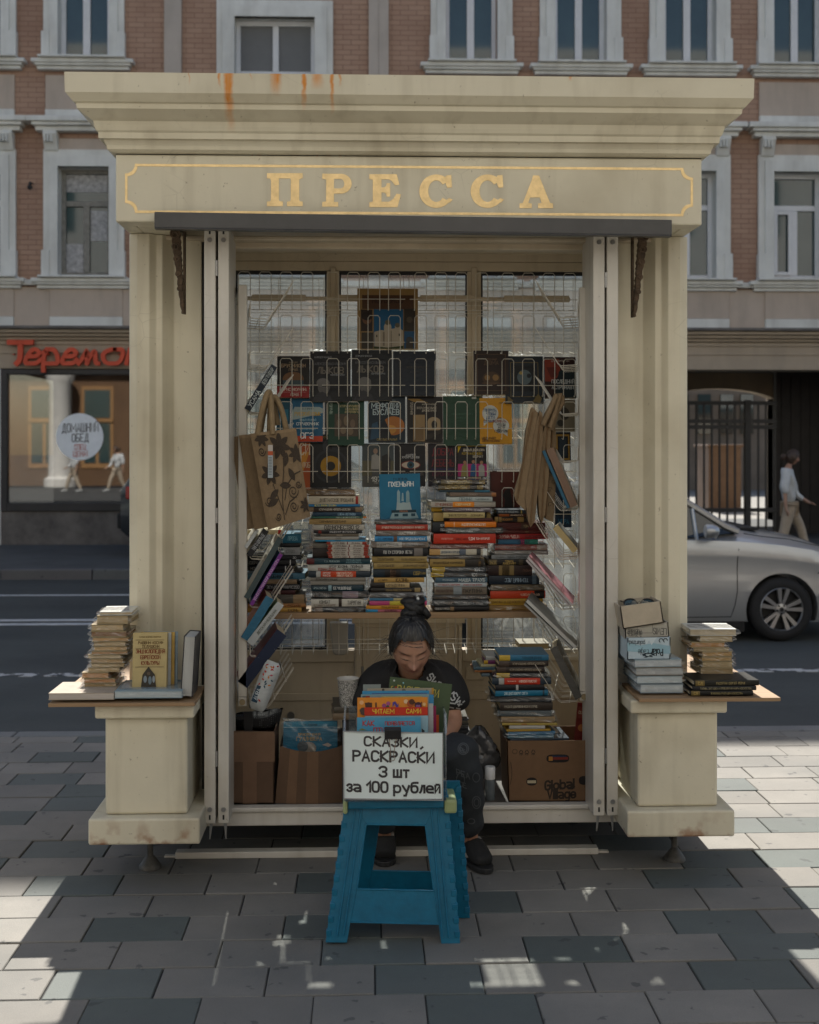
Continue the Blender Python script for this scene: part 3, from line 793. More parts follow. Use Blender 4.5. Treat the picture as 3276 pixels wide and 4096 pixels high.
# cornice: stepped profile (overhang, height) carried round four sides with mitred corners
PROF = [(.0, 2.733), (.014, 2.736), (.026, 2.744), (.028, 2.757), (.036, 2.774), (.0365, 2.776), (.052, 2.778), (.053, 2.799), (.060, 2.806), (.065, 2.820), (.068, 2.838), (.080, 2.845), (.114, 2.869), (.117, 2.871), (.1185, 2.889), (.1275, 2.893), (.1485, 2.917), (.151, 2.920), (.153, 2.992)]
YBK = 5.80
q = MB()
def ring(o, z): return [(XAL - o, YA - o, z), (XAR + o, YA - o, z), (XAR + o, YBK + o, z), (XAL - o, YBK + o, z)]
vs, fs = [], []
for o, z in PROF: vs += ring(o, z)
n = len(PROF)
for i in range(n - 1):
 for j in range(4): fs.append((4 * i + j, 4 * i + (j + 1) % 4, 4 * i + 4 + (j + 1) % 4, 4 * i + 4 + j))
o = len(vs); vs += ring(.120, 2.985)
fs += [(4 * (n - 1) + j, 4 * (n - 1) + (j + 1) % 4, o + (j + 1) % 4, o + j) for j in range(4)] + [(o, o + 1, o + 2, o + 3)]
q.add(vs, fs); q.build('cornice', M['cream_rust'], K, recalc=True)
# entablature box with the sign
ZA0, ZA1 = 2.479, 2.731
q = MB()
q.box(XAL, XAR, YA, YA + .10, ZA0, ZA1)
q.box(XAL, XAL + .06, YA + .10, YBK, ZA0, ZA1); q.box(XAR - .06, XAR, YA + .10, YBK, ZA0, ZA1); q.box(XAL + .06, XAR - .06, YBK - .06, YBK, 2.565, ZA1)
q.box(XAL + .06, XL + .20, YA + .10, YBK - .06, ZA0, ZA0 + .02); q.box(XR - .20, XAR - .06, YA + .10, YBK - .06, ZA0, ZA0 + .02)
sgn = q.build('sign_board', M['cream'], K, bevel=.006)
# gold outline with scooped corners
q = MB()
def AX(px): return X(px, YA)
def AZ(py, px=1600): return Z(px, py, YA)
bl, br_, bt, bb = AX(500), AX(2772), AZ(655, 530), AZ(852, 540)
sc_ = .037; t = .0095
def scoop(off):
 P = []
 for (cx, cz, a0) in ((bl, bt, 0), (br_, bt, -90), (br_, bb, 180), (bl, bb, 90)):
  seg = [(cx + (sc_ + off) * math.cos(R(a0 - 90 * k / 8)), cz + (sc_ + off) * math.sin(R(a0 - 90 * k / 8))) for k in range(9)]
  P += seg if True else seg
 return P
def outline(ins):
 P = []
 l, r, t_, b_ = bl + ins, br_ - ins, bt - ins, bb + ins
 rr = sc_
 for (cx, cz, a0, a1) in ((l, t_, -90, 0), (r, t_, 180, 270), (r, b_, 90, 180), (l, b_, 0, 90)):
  for k in range(9):
   a = R(a0 + (a1 - a0) * k / 8); P.append((cx + rr * math.cos(a), cz + rr * math.sin(a)))
 return P
o1, o2 = outline(0), outline(t)
nn = len(o1)
vs = [(a, YA - .0012, b) for a, b in o1] + [(a, YA - .0012, b) for a, b in o2] + [(a, YA + .002, b) for a, b in o1] + [(a, YA + .002, b) for a, b in o2]
fs = []
for i in range(nn):
 j = (i + 1) % nn
 fs += [(i, j, nn + j, nn + i), (2 * nn + i, 2 * nn + j, j, i), (nn + i, nn + j, 3 * nn + j, 3 * nn + i)]
q.add(vs, fs); q.build('gold_outline', M['gold'], sgn)
# gold slab-serif lettering, drawn letter by letter (photo pixels)
q = MB()
def gl(): 
 global q
 q.build('gold_letter', M['gold'], sgn); q = MB()
def gp(poly, e=0):
 q.prism([(AX(a), Z(a, b, YA)) for a, b in poly], YA - .0018 - e, YA + .001, 'y')
def gr(x0, x1, y0, y1, e=0): gp([(x0, y0), (x1, y0), (x1, y1), (x0, y1)], e)
# letter 1
gp([(1068, 693), (1211, 693), (1211, 714), (1205, 714), (1197, 720), (1197, 800), (1200, 806), (1211, 806), (1211, 825), (1148, 825), (1148, 806), (1158, 806), (1163, 801), (1163, 714), (1116, 714), (1116, 801), (1120, 806), (1132, 806), (1132, 825), (1068, 825), (1068, 806), (1080, 806), (1084, 800), (1084, 722), (1080, 714), (1068, 714)])
gl()
# letter 2
gp([(1289, 695), (1336, 695), (1336, 827), (1353, 808), (1353, 827), (1289, 827), (1289, 808), (1304, 806), (1305, 718), (1289, 716)][:3] + [(1336, 808), (1353, 808), (1353, 827), (1289, 827), (1289, 808), (1304, 806), (1305, 718), (1289, 716)])
def ringseg(cx, cy, rx0, ry0, rx1, ry1, a0, a1, n=22, e=0):
 P = [(cx + rx0 * math.cos(R(a0 + (a1 - a0) * i / n)), cy - ry0 * math.sin(R(a0 + (a1 - a0) * i / n))) for i in range(n + 1)]
 Q = [(cx + rx1 * math.cos(R(a0 + (a1 - a0) * i / n)), cy - ry1 * math.sin(R(a0 + (a1 - a0) * i / n))) for i in range(n + 1)]
 for i in range(n): gp([P[i], P[i + 1], Q[i + 1], Q[i]], e)
ringseg(1362, 735, 45, 40, 15, 19, 90, -90, e=.0002)
gr(1335.5, 1363, 695.4, 716, .0004); gr(1335.5, 1363, 754, 774.6, .0004)
gl()
# letter 3
gp([(1477, 697), (1587, 697), (1598, 739), (1580, 742), (1568, 725), (1555, 718), (1526, 718), (1526, 750), (1536, 750), (1546, 743), (1546, 733), (1561, 733), (1561, 787), (1546, 787), (1546, 778), (1537, 770), (1526, 770), (1526, 807), (1556, 807), (1572, 797), (1586, 775), (1604, 778), (1590, 829), (1477, 829), (1477, 810), (1491, 806), (1491, 720), (1477, 716)])
gl()
# letters 4 and 5
for cx in (1745, 1950):
 ringseg(cx, 765, 68, 67, 32, 43, 38, 322, 34)
 gp([(cx + 38, 703), (cx + 60, 700), (cx + 63, 750), (cx + 45, 752), (cx + 38, 738)], .0004)
 gp([(cx + 42, 800), (cx + 51, 792), (cx + 66, 799), (cx + 53, 812)], .0004); gl()
# letter 6
gp([(2132, 702), (2156, 702), (2200, 812), (2212, 814), (2212, 833), (2152, 833), (2152, 814), (2166, 812), (2159, 790), (2120, 790), (2113, 812), (2127, 814), (2127, 833), (2078, 833), (2078, 814), (2091, 812), (2132, 716)][:9] + [(2127, 790.5), (2120, 790.5), (2113, 812), (2127, 814), (2127, 833), (2078, 833), (2078, 814), (2091, 812), (2128, 716)])
gl()
# grey metal drip strip, hung slightly askew
q = MB()
za, zb = Z(618, 848, 4.66), Z(2687, 880, 4.66)
x0, x1 = X(618, 4.66), X(2687, 4.66); hh = .058
for (ya, yb, d0, d1) in ((4.655, 4.663, 0, hh), (4.663, 4.699, 0, .006), (4.655, 4.690, hh, hh + .005)):
 q.add([(x0, ya, za - d1), (x1, ya, zb - d1), (x1, yb, zb - d1), (x0, yb, za - d1), (x0, ya, za - d0), (x1, ya, zb - d0), (x1, yb, zb - d0), (x0, yb, za - d0)],
   [(0, 3, 2, 1), (4, 5, 6, 7), (0, 1, 5, 4), (1, 2, 6, 5), (2, 3, 7, 6), (3, 0, 4, 7)])
q.build('drip_strip', M['dark_metal'], K, bevel=.003)
# fluted pilasters and recessed side panels
def mirror(x): return 2 * XC - x
base = [(512, .04), (516, .012), (549, .0), (597, .0), (620, .024), (645, .024), (679, .068), (684, .074), (796, .074), (796, .16), (640, .16), (512, .16)]
P = [(X(px, YP), YP + d) for px, d in base]
P[0] = (XL, YP + .03)
ZP0 = .62
q = MB(); q.prism(P, ZP0, ZA0 - .001, 'z'); q.build('pilaster', M['cream'], K, bevel=.0035)
q = MB(); q.prism([(mirror(a), b) for a, b in P], ZP0, ZA0 - .001, 'z'); q.build('pilaster', M['cream'], K, bevel=.0035)
XJ = P[8][0]
for sx in (0, 1):
 f = (lambda v: v) if sx == 0 else mirror
 q = MB()
 a, b = sorted((f(XL + .012), f(XL + .06)))
 q.box(a, b, YP + .13, YBK - .02, .75, .80); q.box(a, b, YP + .13, YP + .22, .801, 2.478); q.box(a, b, YBK - .12, YBK - .02, .801, 2.478); q.box(a, b, YP + .221, YBK - .121, 2.38, 2.477)
 a2, b2 = sorted((f(XL + .014), f(XL + .058)))
 q.box(a2, b2, YP + .131, YBK - .021, .15, .749)
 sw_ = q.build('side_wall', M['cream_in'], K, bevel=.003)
 q = MB(); a3 = (a + b) / 2; q.box(a3 - .003, a3 + .003, YP + .222, YBK - .122, .802, 2.379); q.build('pane', M['glass'], sw_)
 # lower jamb between pedestal and opening, dark gap and the hinge leaf
 q = MB()
 a, b = sorted((f(X(796, YP)), f(X(806, YP))))
 q.box(a, b, YP + .09, YP + .2, .15, 2.47); q.build('jamb_gap', M['black'], K)
 a, b = sorted((f(X(800, YP + .06)), f(X(925, 5.06))))
 q = MB(); q.box(a, b, 5.08, 5.14, .16, 2.47); q.build('door_jamb', M['cream_in'], K, bevel=.004)
# pedestals: plinth, block and cap
def ped(pxs, sgn_):
 q = MB(); x0, x1 = X(pxs[0], 4.65), X(pxs[1], 4.65); xo = x0 if sgn_ < 0 else x1
 q.box(x0, x1, 4.65, 5.06, Z(580 if sgn_ < 0 else 2720, 3380 if sgn_ < 0 else 3349, 4.65), Z(580 if sgn_ < 0 else 2720, 3275 if sgn_ < 0 else 3243, 4.65))
 zt = Z(580 if sgn_ < 0 else 2720, 3275 if sgn_ < 0 else 3243, 4.65); z0 = Z(580 if sgn_ < 0 else 2720, 3380 if sgn_ < 0 else 3349, 4.65)
 a, b = (xo, XL + .3) if sgn_ < 0 else (XR - .3, xo)
 q.box(a + .001, b - .001, 5.061, 5.86, z0 + .001, zt - .001)
 p = q.build('pedestal', M['cream_low'], K, bevel=.008)
 q = MB(); x0, x1 = X(pxs[2], YB), X(pxs[3], YB)
 zc = Z(580 if sgn_ < 0 else 2720, 2876 if sgn_ < 0 else 2855, 4.67)
 q.box(x0, x1, YB, 5.03, zt + .001, zc)
 q.box((x0 - .018) if sgn_ < 0 else x0 + .012, (x1 - .012) if sgn_ < 0 else x1 + .018, 4.80, 5.82, zt + .002, zc - .012)
 q.build('block', M['cream_low'], p, bevel=.010)
 q = MB(); x0, x1 = X(pxs[4], 4.67), X(pxs[5], 4.67)
 zk = Z(580 if sgn_ < 0 else 2720, 2818 if sgn_ < 0 else 2800, 4.67)
 q.box(x0, x1, 4.67, 5.05, zc + .001, zk)
 a, b = (x0, XL + .1) if sgn_ < 0 else (XR - .1, x1)
 q.box(a + .001, b, 5.051, 5.84, zc + .002, zk - .001); q.build('cap', M['cream'], p, bevel=.008)
 return zk
ZKL = ped((352, 800, 420, 751, 378, 777), -1)
ZKR = ped((2509, 2940, 2550, 2871, 2522, 2910), 1)
# adjustable feet
for px in (597, 2703):
 gpt = G(px, 3478 if px < 1000 else 3447)
 q = MB(); q.lathe([(.012, 0.17), (.012, .05), (.018, .045), (.036, .020), (.043, .010), (.043, .0)][::-1], 20, M=Matrix.Translation((gpt.x, gpt.y + .02, 0)))
 q.build('levelling_foot', pm('foot_zinc', (.10, .095, .085), .6, metal=.3, var=.3, vs=40), K, smooth=40)
for x in (XL + .15, XC, XR - .15):
 q = MB(); q.lathe([(.055, 0), (.055, .02), (.018, .05), (.018, .17)], 14, M=Matrix.Translation((x, 5.5, 0))); q.build('levelling_foot', M['steel'], K, smooth=40)
# threshold, floor, underside frame, loose rail lying in front
q = MB()
zf = Z(1600, 3212, 4.985) - .018
q.box(XL + .1, XR - .1, 4.95, 4.975, Z(1600, 3298, 4.95), zf); q.box(XL + .1, XR - .1, 4.938, 4.985, zf + .0, zf + .018)
q.build('threshold', M['white_paint'], K, bevel=.004)
q = MB(); q.box(XL + .06, XR - .06, 4.9855, YBK - .05, zf - .03, zf + .015); q.build('floor', pm('floor_lino', (.09, .08, .07), .7, var=.3, vs=8), K)
q = MB(); q.box(XL + .06, XR - .06, 5.1, 5.78, zf - .09, zf - .031); q.build('floor_frame', M['black'], K)
r0, r1 = G(700, 3437), G(2388, 3408)
q = MB(); q.box(r0.x, r1.x, r0.y, r0.y + .05, .0, .026); q.box(r0.x - .045, r1.x + .045, r0.y + .012, r0.y + .036, .001, .01)
tag(q.build('steel_rail', M['white_paint'], bevel=.003), 'long cream steel rail lying on the paving under the kiosk threshold', 'rail')
# header beams, ceiling, back wall
def BZ(py, px=1600): return Z(px, py, YW)
def BX(px): return X(px, YW)
q = MB(); za, zb_ = Z(1600, 925, 5.0), Z(1600, 966, 5.0)
q.box(XL + .1, XR - .1, 4.99, 5.06, zb_, 2.478); q.box(XL + .1, XR - .1, 5.061, 5.12, Z(1600, 1000, 5.08), 2.47)
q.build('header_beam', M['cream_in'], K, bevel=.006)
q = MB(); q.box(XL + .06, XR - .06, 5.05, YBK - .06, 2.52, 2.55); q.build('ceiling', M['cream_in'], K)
q = MB()
q.box(BX(700), BX(2600), YW + .001, YW + .05, BZ(1046), 2.5645)
q.box(BX(700), BX(2600), YW, YW + .052, BZ(1084), BZ(1047))
mull = [(700, 942), (1307, 1357), (1869, 1924), (2346, 2600)]
ZWB = BZ(2597)
for a, b in mull: q.box(BX(a), BX(b), YW - .004, YW + .055, ZWB, BZ(1085))
for a, b in ((1322, 1343), (1885, 1908)): q.box(BX(a), BX(b), YW - .012, YW - .004, ZWB, BZ(1070))
q.box(BX(700), BX(1418), YW - .012, YW + .05, BZ(2645), ZWB - .001); q.box(BX(1848), BX(2600), YW - .012, YW + .05, BZ(2645), ZWB - .001)
q.box(BX(700), BX(1418), YW + .003, YW + .05, zf, BZ(2646)); q.box(BX(1848), BX(2600), YW + .003, YW + .05, zf, BZ(2646))
q.box(BX(930), BX(1418), YW - .006, YW + .002, BZ(2800), BZ(2770)); q.box(BX(1848), BX(2370), YW - .006, YW + .002, BZ(2800), BZ(2770))
q.box(BX(1862), BX(1935), YW - .004, YW + .002, BZ(2722), BZ(2668))
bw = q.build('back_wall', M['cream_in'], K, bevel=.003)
# the door in the middle bay: solid leaf with two framed fields
q = MB()
q.box(BX(1419), BX(1847), YW - .02, YW + .05, zf, BZ(2462))
q.box(BX(1408), BX(1858), YW - .03, YW - .021, BZ(2490), BZ(2462)); 
for (a, b, c, d) in ((1449, 1462, 2500, 3180), (1818, 1830, 2500, 3180), (1462, 1818, 2500, 2506), (1462, 1818, 2550, 2556)): q.box(BX(a), BX(b), YW - .028, YW - .0205, BZ(d), BZ(c))
for (a, b, c, d) in ((1425, 1447, 2500, 3180), (1832, 1846, 2500, 3180)): q.box(BX(a), BX(b), YW - .034, YW - .0205, BZ(d), BZ(c))
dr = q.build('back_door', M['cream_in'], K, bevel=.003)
q = MB(); q.lathe([(.006, 0), (.006, .035), (0, .035)], 10, M=Matrix.Translation((BX(1450), YW - .036, BZ(2690)))); q.build('hinge', M['steel'], dr)
lk = MB(); lk.lathe([(0, .004), (.016, .004), (.018, 0), (.012, -.004), (.0, -.004)], 20, M=Matrix.Translation((X(1165, YW), YW - .012, BZ(2857))) @ Matrix.Rotation(R(90), 4, 'X')); lk.build('lock', M['steel'], bw, smooth=50)
for i, (a, b) in enumerate(((942, 1307), (1357, 1869), (1924, 2346))):
 zb0 = ZWB if i != 1 else BZ(2461)
 q = MB(); q.box(BX(a), BX(b), YW + .02, YW + .026, zb0 + .0, BZ(1085)); pn = q.build('window_pane', M['glass'], bw)
 q = MB(); g_ = .008
 x0, x1, z0, z1 = BX(a), BX(b), zb0, BZ(1085)
 q.box(x0, x0 + g_, YW + .003, YW + .019, z0, z1); q.box(x1 - g_, x1, YW + .003, YW + .019, z0, z1); q.box(x0 + g_, x1 - g_, YW + .003, YW + .019, z1 - .016, z1); q.box(x0 + g_, x1 - g_, YW + .003, YW + .019, z0, z0 + .01)
 q.build('gasket', M['black'], pn)
# flat rail that carries the racks
q = MB()
for a, b in ((1008, 1224), (1345, 1590), (1680, 1900), (2015, 2275)):
 q.box(X(a, 5.62), X(b, 5.62), 5.60, 5.612, Z(1600, 1208, 5.62), Z(1600, 1182, 5.62))
q.box(X(985, 5.62), X(2280, 5.62), 5.613, 5.63, Z(1600, 1203, 5.62), Z(1600, 1188, 5.62))
q.build('rack_rail', M['cream_in'], K, bevel=.002)
# folded shutter leaves, edge on
for i, (a, b) in enumerate(((816, 862), (872, 916), (2373, 2419), (2428, 2473))):
 x0, x1 = X(a, 4.82), X(b, 4.82)
 z0, z1 = Z(1600, 3288 if i < 2 else 3272, 4.82), Z(1600, 912, 4.82)
 q = MB(); q.box(x0, x1, 4.82, 5.07, z0, z1)
 s = q.build('shutter_leaf', M['white_paint'], K, bevel=.004)
 q = MB(); xm = (x0 + x1) / 2
 for zz in (z0 + .055, z1 - .05): q.lathe([(0, .003), (.009, .003), (.0095, 0)], 14, M=Matrix.Translation((xm, 4.818, zz)) @ Matrix.Rotation(R(90), 4, 'X'))
 q.build('rivet', M['steel'], s)
 q = MB(); q.box(xm - .0035, xm + .0035, 4.8185, 4.822, z0 + .016, z0 + .034); q.box(xm - .0035, xm + .0035, 4.8185, 4.822, z1 - .028, z1 - .005); q.build('slot', M['black'], s)
 q = MB(); dx = .006 if i % 2 else -.004
 q.prism([(xm - .004, z0 + .002), (xm + .010, z0 + .002), (xm + .002 + dx, z0 - .068), (xm - .002 + dx, z0 - .068)], 4.85, 4.853, 'y')
 q.build('bolt_tongue', M['steel'], s)
for a, pys in ((867, (1000, 1075, 2060, 3030)), (2423, (1035, 1115, 2060, 3030))):
 for py in pys[1::1][:3]:
  q = MB(); zc = Z(1600, py, 4.82)
  for k in range(3): q.lathe([(.006, 0), (.006, .019), (0, .019)][::1], 10, M=Matrix.Translation((X(a, 4.83), 4.826, zc - .03 + .02 * k)))
  q.build('hinge', M['steel'], K, smooth=40)
# ornate rusty scroll brackets: leafy profile cut from plate, with scrolls
for sx in (0, 1):
 xb = X(722, 4.93) if sx == 0 else X(2546, 4.93)
 s_ = 1 if sx == 0 else -1
 q = MB(); rr = random.Random(3)
 zt, zb = Z(1600, 925, 4.9), Z(1600, 1255 if sx == 0 else 1262, 4.9)
 n = 30; L_, R_ = [], []
 for i in range(n + 1):
  t = i / n; z = zt + (zb - zt) * t
  wv = .021 * (1 - t) ** .9 + .006
  tooth = .007 * abs(math.sin(t * 26)) * (1 - t * .5)
  lean = .012 * t
  L_.append((xb + s_ * (lean - wv * .55 - tooth), z)); R_.append((xb + s_ * (lean + wv * .45 + (.003 if i % 2 else 0)), z))
 for i in range(n):
  yo = 4.80 + .11 * (i / n)
  q.prism([L_[i], R_[i], R_[i + 1], L_[i + 1]], yo, yo + .03 + .004 * (i % 3), 'y')
 for k, (zz, rr_) in enumerate(((.10, .020), (.24, .016), (.38, .013), (.55, .010), (.72, .008))):
  z = zt + (zb - zt) * zz
  q.tube([(xb + s_ * (.012 * zz + rr_ * (1 - a / 26) * math.cos(a * .55) - .004), 4.79 + .11 * zz, z + rr_ * (1 - a / 26) * math.sin(a * .55)) for a in range(20)], .004, 6)
 q.box(xb + s_ * .014 - .004, xb + s_ * .014 + .004, 4.93, 4.955, zb - .0, zt)
 q.build('scroll_bracket', M['rustiron'], K)
# ================================================================== BOOKS, RACKS, SHELF
ZM = {'1': (900, 1050, .464), '2': (1600, 1050, .464), '3': (900, 1800, .464), '4': (1600, 1800, .464), '5': (900, 2500, .464), '6': (1600, 2500, .522), 'L': (100, 2300, .5565), 'R': (2350, 2300, .5565)}
def zx(k, v): return ZM[k][0] + v * ZM[k][2]
def zy(k, v): return ZM[k][1] + v * ZM[k][2]
PAGEC = lin('cdbf9f'); USED = set()
def lying(k, x0, x1, y0, y1, hexc, txt=None, tc='e8e0d0', label='', y=5.2, d=.20, film=False, bands=(), group=None, anchor='', flip=False, th=.5, yaw=None, pagec=None, spine=True, align='c', cat='book'):
 """a book lying flat, spine (or page edge) to the viewer; x0..y1 in zoomed photo pixels"""
 px0, px1, py0, py1 = zx(k, x0), zx(k, x1), zy(k, y0), zy(k, y1)
 pm_ = (px0 + px1) / 2
 wx0, wx1 = X(px0, y), X(px1, y); z1, z0 = Z(pm_, py0 + .6, y), Z(pm_, py1, y)
 t = z1 - z0; c = lin(hexc)
 t_ = thing('book', (label + ' ' + anchor).strip(), cat, ((wx0 + wx1) / 2, y + d / 2, z0), group)
 q = MB(); bd = min(.0028, t * .2)
 if spine:
  bul = min(.004, t * .16); N_ = 6
  arc = [(y + bul * (1 - math.sin(math.pi * (i + .6) / (N_ + 1.2))), z0 + t * i / N_) for i in range(N_ + 1)]
  P = arc + [(y + .007, z1), (y + .007, z0)]
  q.prism(P, wx0, wx1, 'x', 0, c)
  for (f0, f1, bc) in bands:
   a, b = wx0 + (wx1 - wx0) * f0, wx0 + (wx1 - wx0) * f1
   q.prism([(p[0] - .0005, p[1]) for p in arc] + [(y + .005, z1 - .0002), (y + .005, z0 + .0002)], a, b, 'x', 0, lin(bc))
  if txt:
   hh = t * th
   for part in (txt if isinstance(txt, list) else [(txt, .5, tc)]):
    s, fx, cc = part[:3]; wm = (part[3] if len(part) > 3 else .74) * (wx1 - wx0)
    h_ = hh if len(part) < 5 else t * part[4]
    zc = z0 + t * (.5 if len(part) < 6 else part[5])
    if flip: q.text(s, (wx0 + (wx1 - wx0) * fx, y + .0012, zc + h_ / 2), (-1, 0, 0), (0, 0, -1), h_, wmax=wm, bold=.17, c=lin(cc), center=True, off=.002)
    else: q.text(s, (wx0 + (wx1 - wx0) * fx, y + .0012, zc - h_ / 2), (1, 0, 0), (0, 0, 1), h_, wmax=wm, bold=.17, c=lin(cc), center=True, off=.002)
  yb = y + .0072
 else: yb = y + .001
 q.box(wx0, wx1, yb, y + d, z0, z0 + bd, 0, c); q.box(wx0, wx1, yb, y + d, z1 - bd, z1, 0, c)
 if not spine: q.box(wx0, wx1, y + d - .006, y + d, z0 + bd, z1 - bd, 0, c)
 q.build('cover', M['film'] if film else M['book'], t_)
 q = MB(); ins = .003 if spine else .002
 q.box(wx0 + ins, wx1 - ins, yb - (0 if spine else -.001), y + d - (.004 if spine else .0062), z0 + bd + .0001, z1 - bd - .0001, 0, pagec or PAGEC)
 q.build('page_block', M['page'], t_)
 yw = rnd.uniform(-3, 3) if yaw is None else yaw
 t_.rotation_euler.z = R(yw)
 if film == 2:      # loose clear bag: a crumpled sleeve round the book with a tail at one end
  q = MB(); r2 = random.Random(int(px0 * 7 + py0)); nx, nr = 12, 12
  e = .004; xa, xb = wx0 - .014, wx1 + .014
  for side in (0,):
   vs, fs = [], []
   for i in range(nx + 1):
    f = i / nx; xx = xa + (xb - xa) * f
    kx = 1 if .08 < f < .92 else .45
    for j in range(nr):
     an = 2 * math.pi * j / nr; cy, cz = math.cos(an), math.sin(an)
     m_ = max(abs(cy), abs(cz)); cy, cz = cy / m_, cz / m_
     vs.append((xx + r2.uniform(-.003, .003), y + d / 2 + cy * (d / 2 + e) * (1 if kx == 1 else .97) + r2.uniform(-.0015, .0015), z0 + t / 2 + cz * (t / 2 + .0012) * kx + r2.uniform(-.001, .001)))
   for i in range(nx):
    for j in range(nr): fs.append((i * nr + j, i * nr + (j + 1) % nr, (i + 1) * nr + (j + 1) % nr, (i + 1) * nr + j))
   q.add(vs, fs)
  q.build('clear_bag', M['wrap'], t_)
 return t_
def cover(k, x0, x1, y0, y1, hexc, draws=(), label='', y=5.46, th=.022, tilt=8, rot=0, film=False, group=None, cat='book', name='book', pages=True):
 """a book or picture standing face out"""
 px0, px1, py0, py1 = zx(k, x0), zx(k, x1), zy(k, y0), zy(k, y1); pm_ = (px0 + px1) / 2
 wx0, wx1 = X(px0, y), X(px1, y); z1, z0 = Z(pm_, py0, y), Z(pm_, py1, y)
 w_, h_ = wx1 - wx0, z1 - z0; c = lin(hexc)
 t_ = thing(name, label, cat, ((wx0 + wx1) / 2, y, z0), group)
 t_.rotation_euler = (R(-tilt), R(rot), 0)
 q = MB()
 q.box(wx0, wx1, y, y + .002, z0, z1, 0, c); q.box(wx0, wx1, y + th - .002, y + th, z0, z1, 0, c); q.box(wx0, wx0 + .002, y + .0021, y + th - .0021, z0, z1, 0, c)
 lay = 0
 def P(fx, fy): return (wx0 + w_ * fx, z1 - h_ * fy)
 for dd in draws:
  lay += 1; yo = y - .0003 * lay
  if dd[0] == 'r':
   a, b = P(dd[1], dd[3]), P(dd[2], dd[4]); q.add([(a[0], yo, a[1]), (b[0], yo, a[1]), (b[0], yo, b[1]), (a[0], yo, b[1])], [(0, 3, 2, 1)], 0, lin(dd[5]))
  elif dd[0] == 'p':
   pts = [P(*p) for p in dd[1]]; q.add([(a, yo, b) for a, b in pts], [tuple(range(len(pts)))], 0, lin(dd[2]))
  elif dd[0] == 'c':
   cx, cz = P(dd[1], dd[2]); rx = dd[3] * w_; rz = (dd[5] if len(dd) > 5 else dd[3]) * w_
   q.add([(cx + rx * math.cos(i * math.pi / 12), yo, cz + rz * math.sin(i * math.pi / 12)) for i in range(24)], [tuple(range(24))], 0, lin(dd[4]))
  elif dd[0] == 't':
   cx, cz = P(dd[2], dd[3]); hh = dd[4] * h_
   if len(dd) > 7 and dd[7] == 'v': q.text(dd[1], (cx + hh / 2, yo, cz), (0, 0, 1), (-1, 0, 0), hh, wmax=dd[6] * h_, bold=.17, c=lin(dd[5]), center=True, off=.0002)
   else: q.text(dd[1], (cx, yo, cz - hh / 2), (1, 0, 0), (0, 0, 1), hh, wmax=dd[6] * w_, bold=.18, c=lin(dd[5]), center=True, off=.0002)
  elif dd[0] == 'o':     # frame lines
   m_ = dd[1]; tt = dd[2]
   for (a0, a1, b0, b1) in ((m_, 1 - m_, m_, m_ + tt), (m_, 1 - m_, 1 - m_ - tt, 1 - m_), (m_, m_ + tt * 1.4, m_ + tt, 1 - m_ - tt), (1 - m_ - tt * 1.4, 1 - m_, m_ + tt, 1 - m_ - tt)):
    a, b = P(a0, b0), P(a1, b1); q.add([(a[0], yo, a[1]), (b[0], yo, a[1]), (b[0], yo, b[1]), (a[0], yo, b[1])], [(0, 3, 2, 1)], 0, lin(dd[3]))
 q.build('cover', M['film'] if film else M['book'], t_, recalc=False)
 if film and th > .015:
  q = MB(); r2 = random.Random(int(px0)); n_ = 14
  q.grid(lambda u, v: (wx0 - .004 + (w_ + .008) * u, y + th * (.1 + .8 * v) + r2.uniform(-.002, .002), z1 + (.004 + .010 * math.sin(math.pi * v) * (.5 + .5 * math.sin(5 * u + px0))) + r2.uniform(-.002, .003)), n_, 4); q.build('film_edge', M['filmlit'], t_)
 if pages and th > .006:
  q = MB(); q.box(wx0 + .0022, wx1 - .003, y + .0022, y + th - .0022, z0 + .002, z1 - .003, 0, PAGEC); q.build('page_block', M['pagev'], t_)
 return t_

# ---- the inner shelf
SY = 5.20
q = MB(); q.box(X(1085, SY), X(2165, SY), SY - .005, 5.43, Z(1600, 2474, SY), Z(1600, 2449, SY))
tag(q.build('plywood_shelf', M['ply'], bevel=.003), 'long plywood shelf inside the kiosk carrying the stacked books', 'shelf')

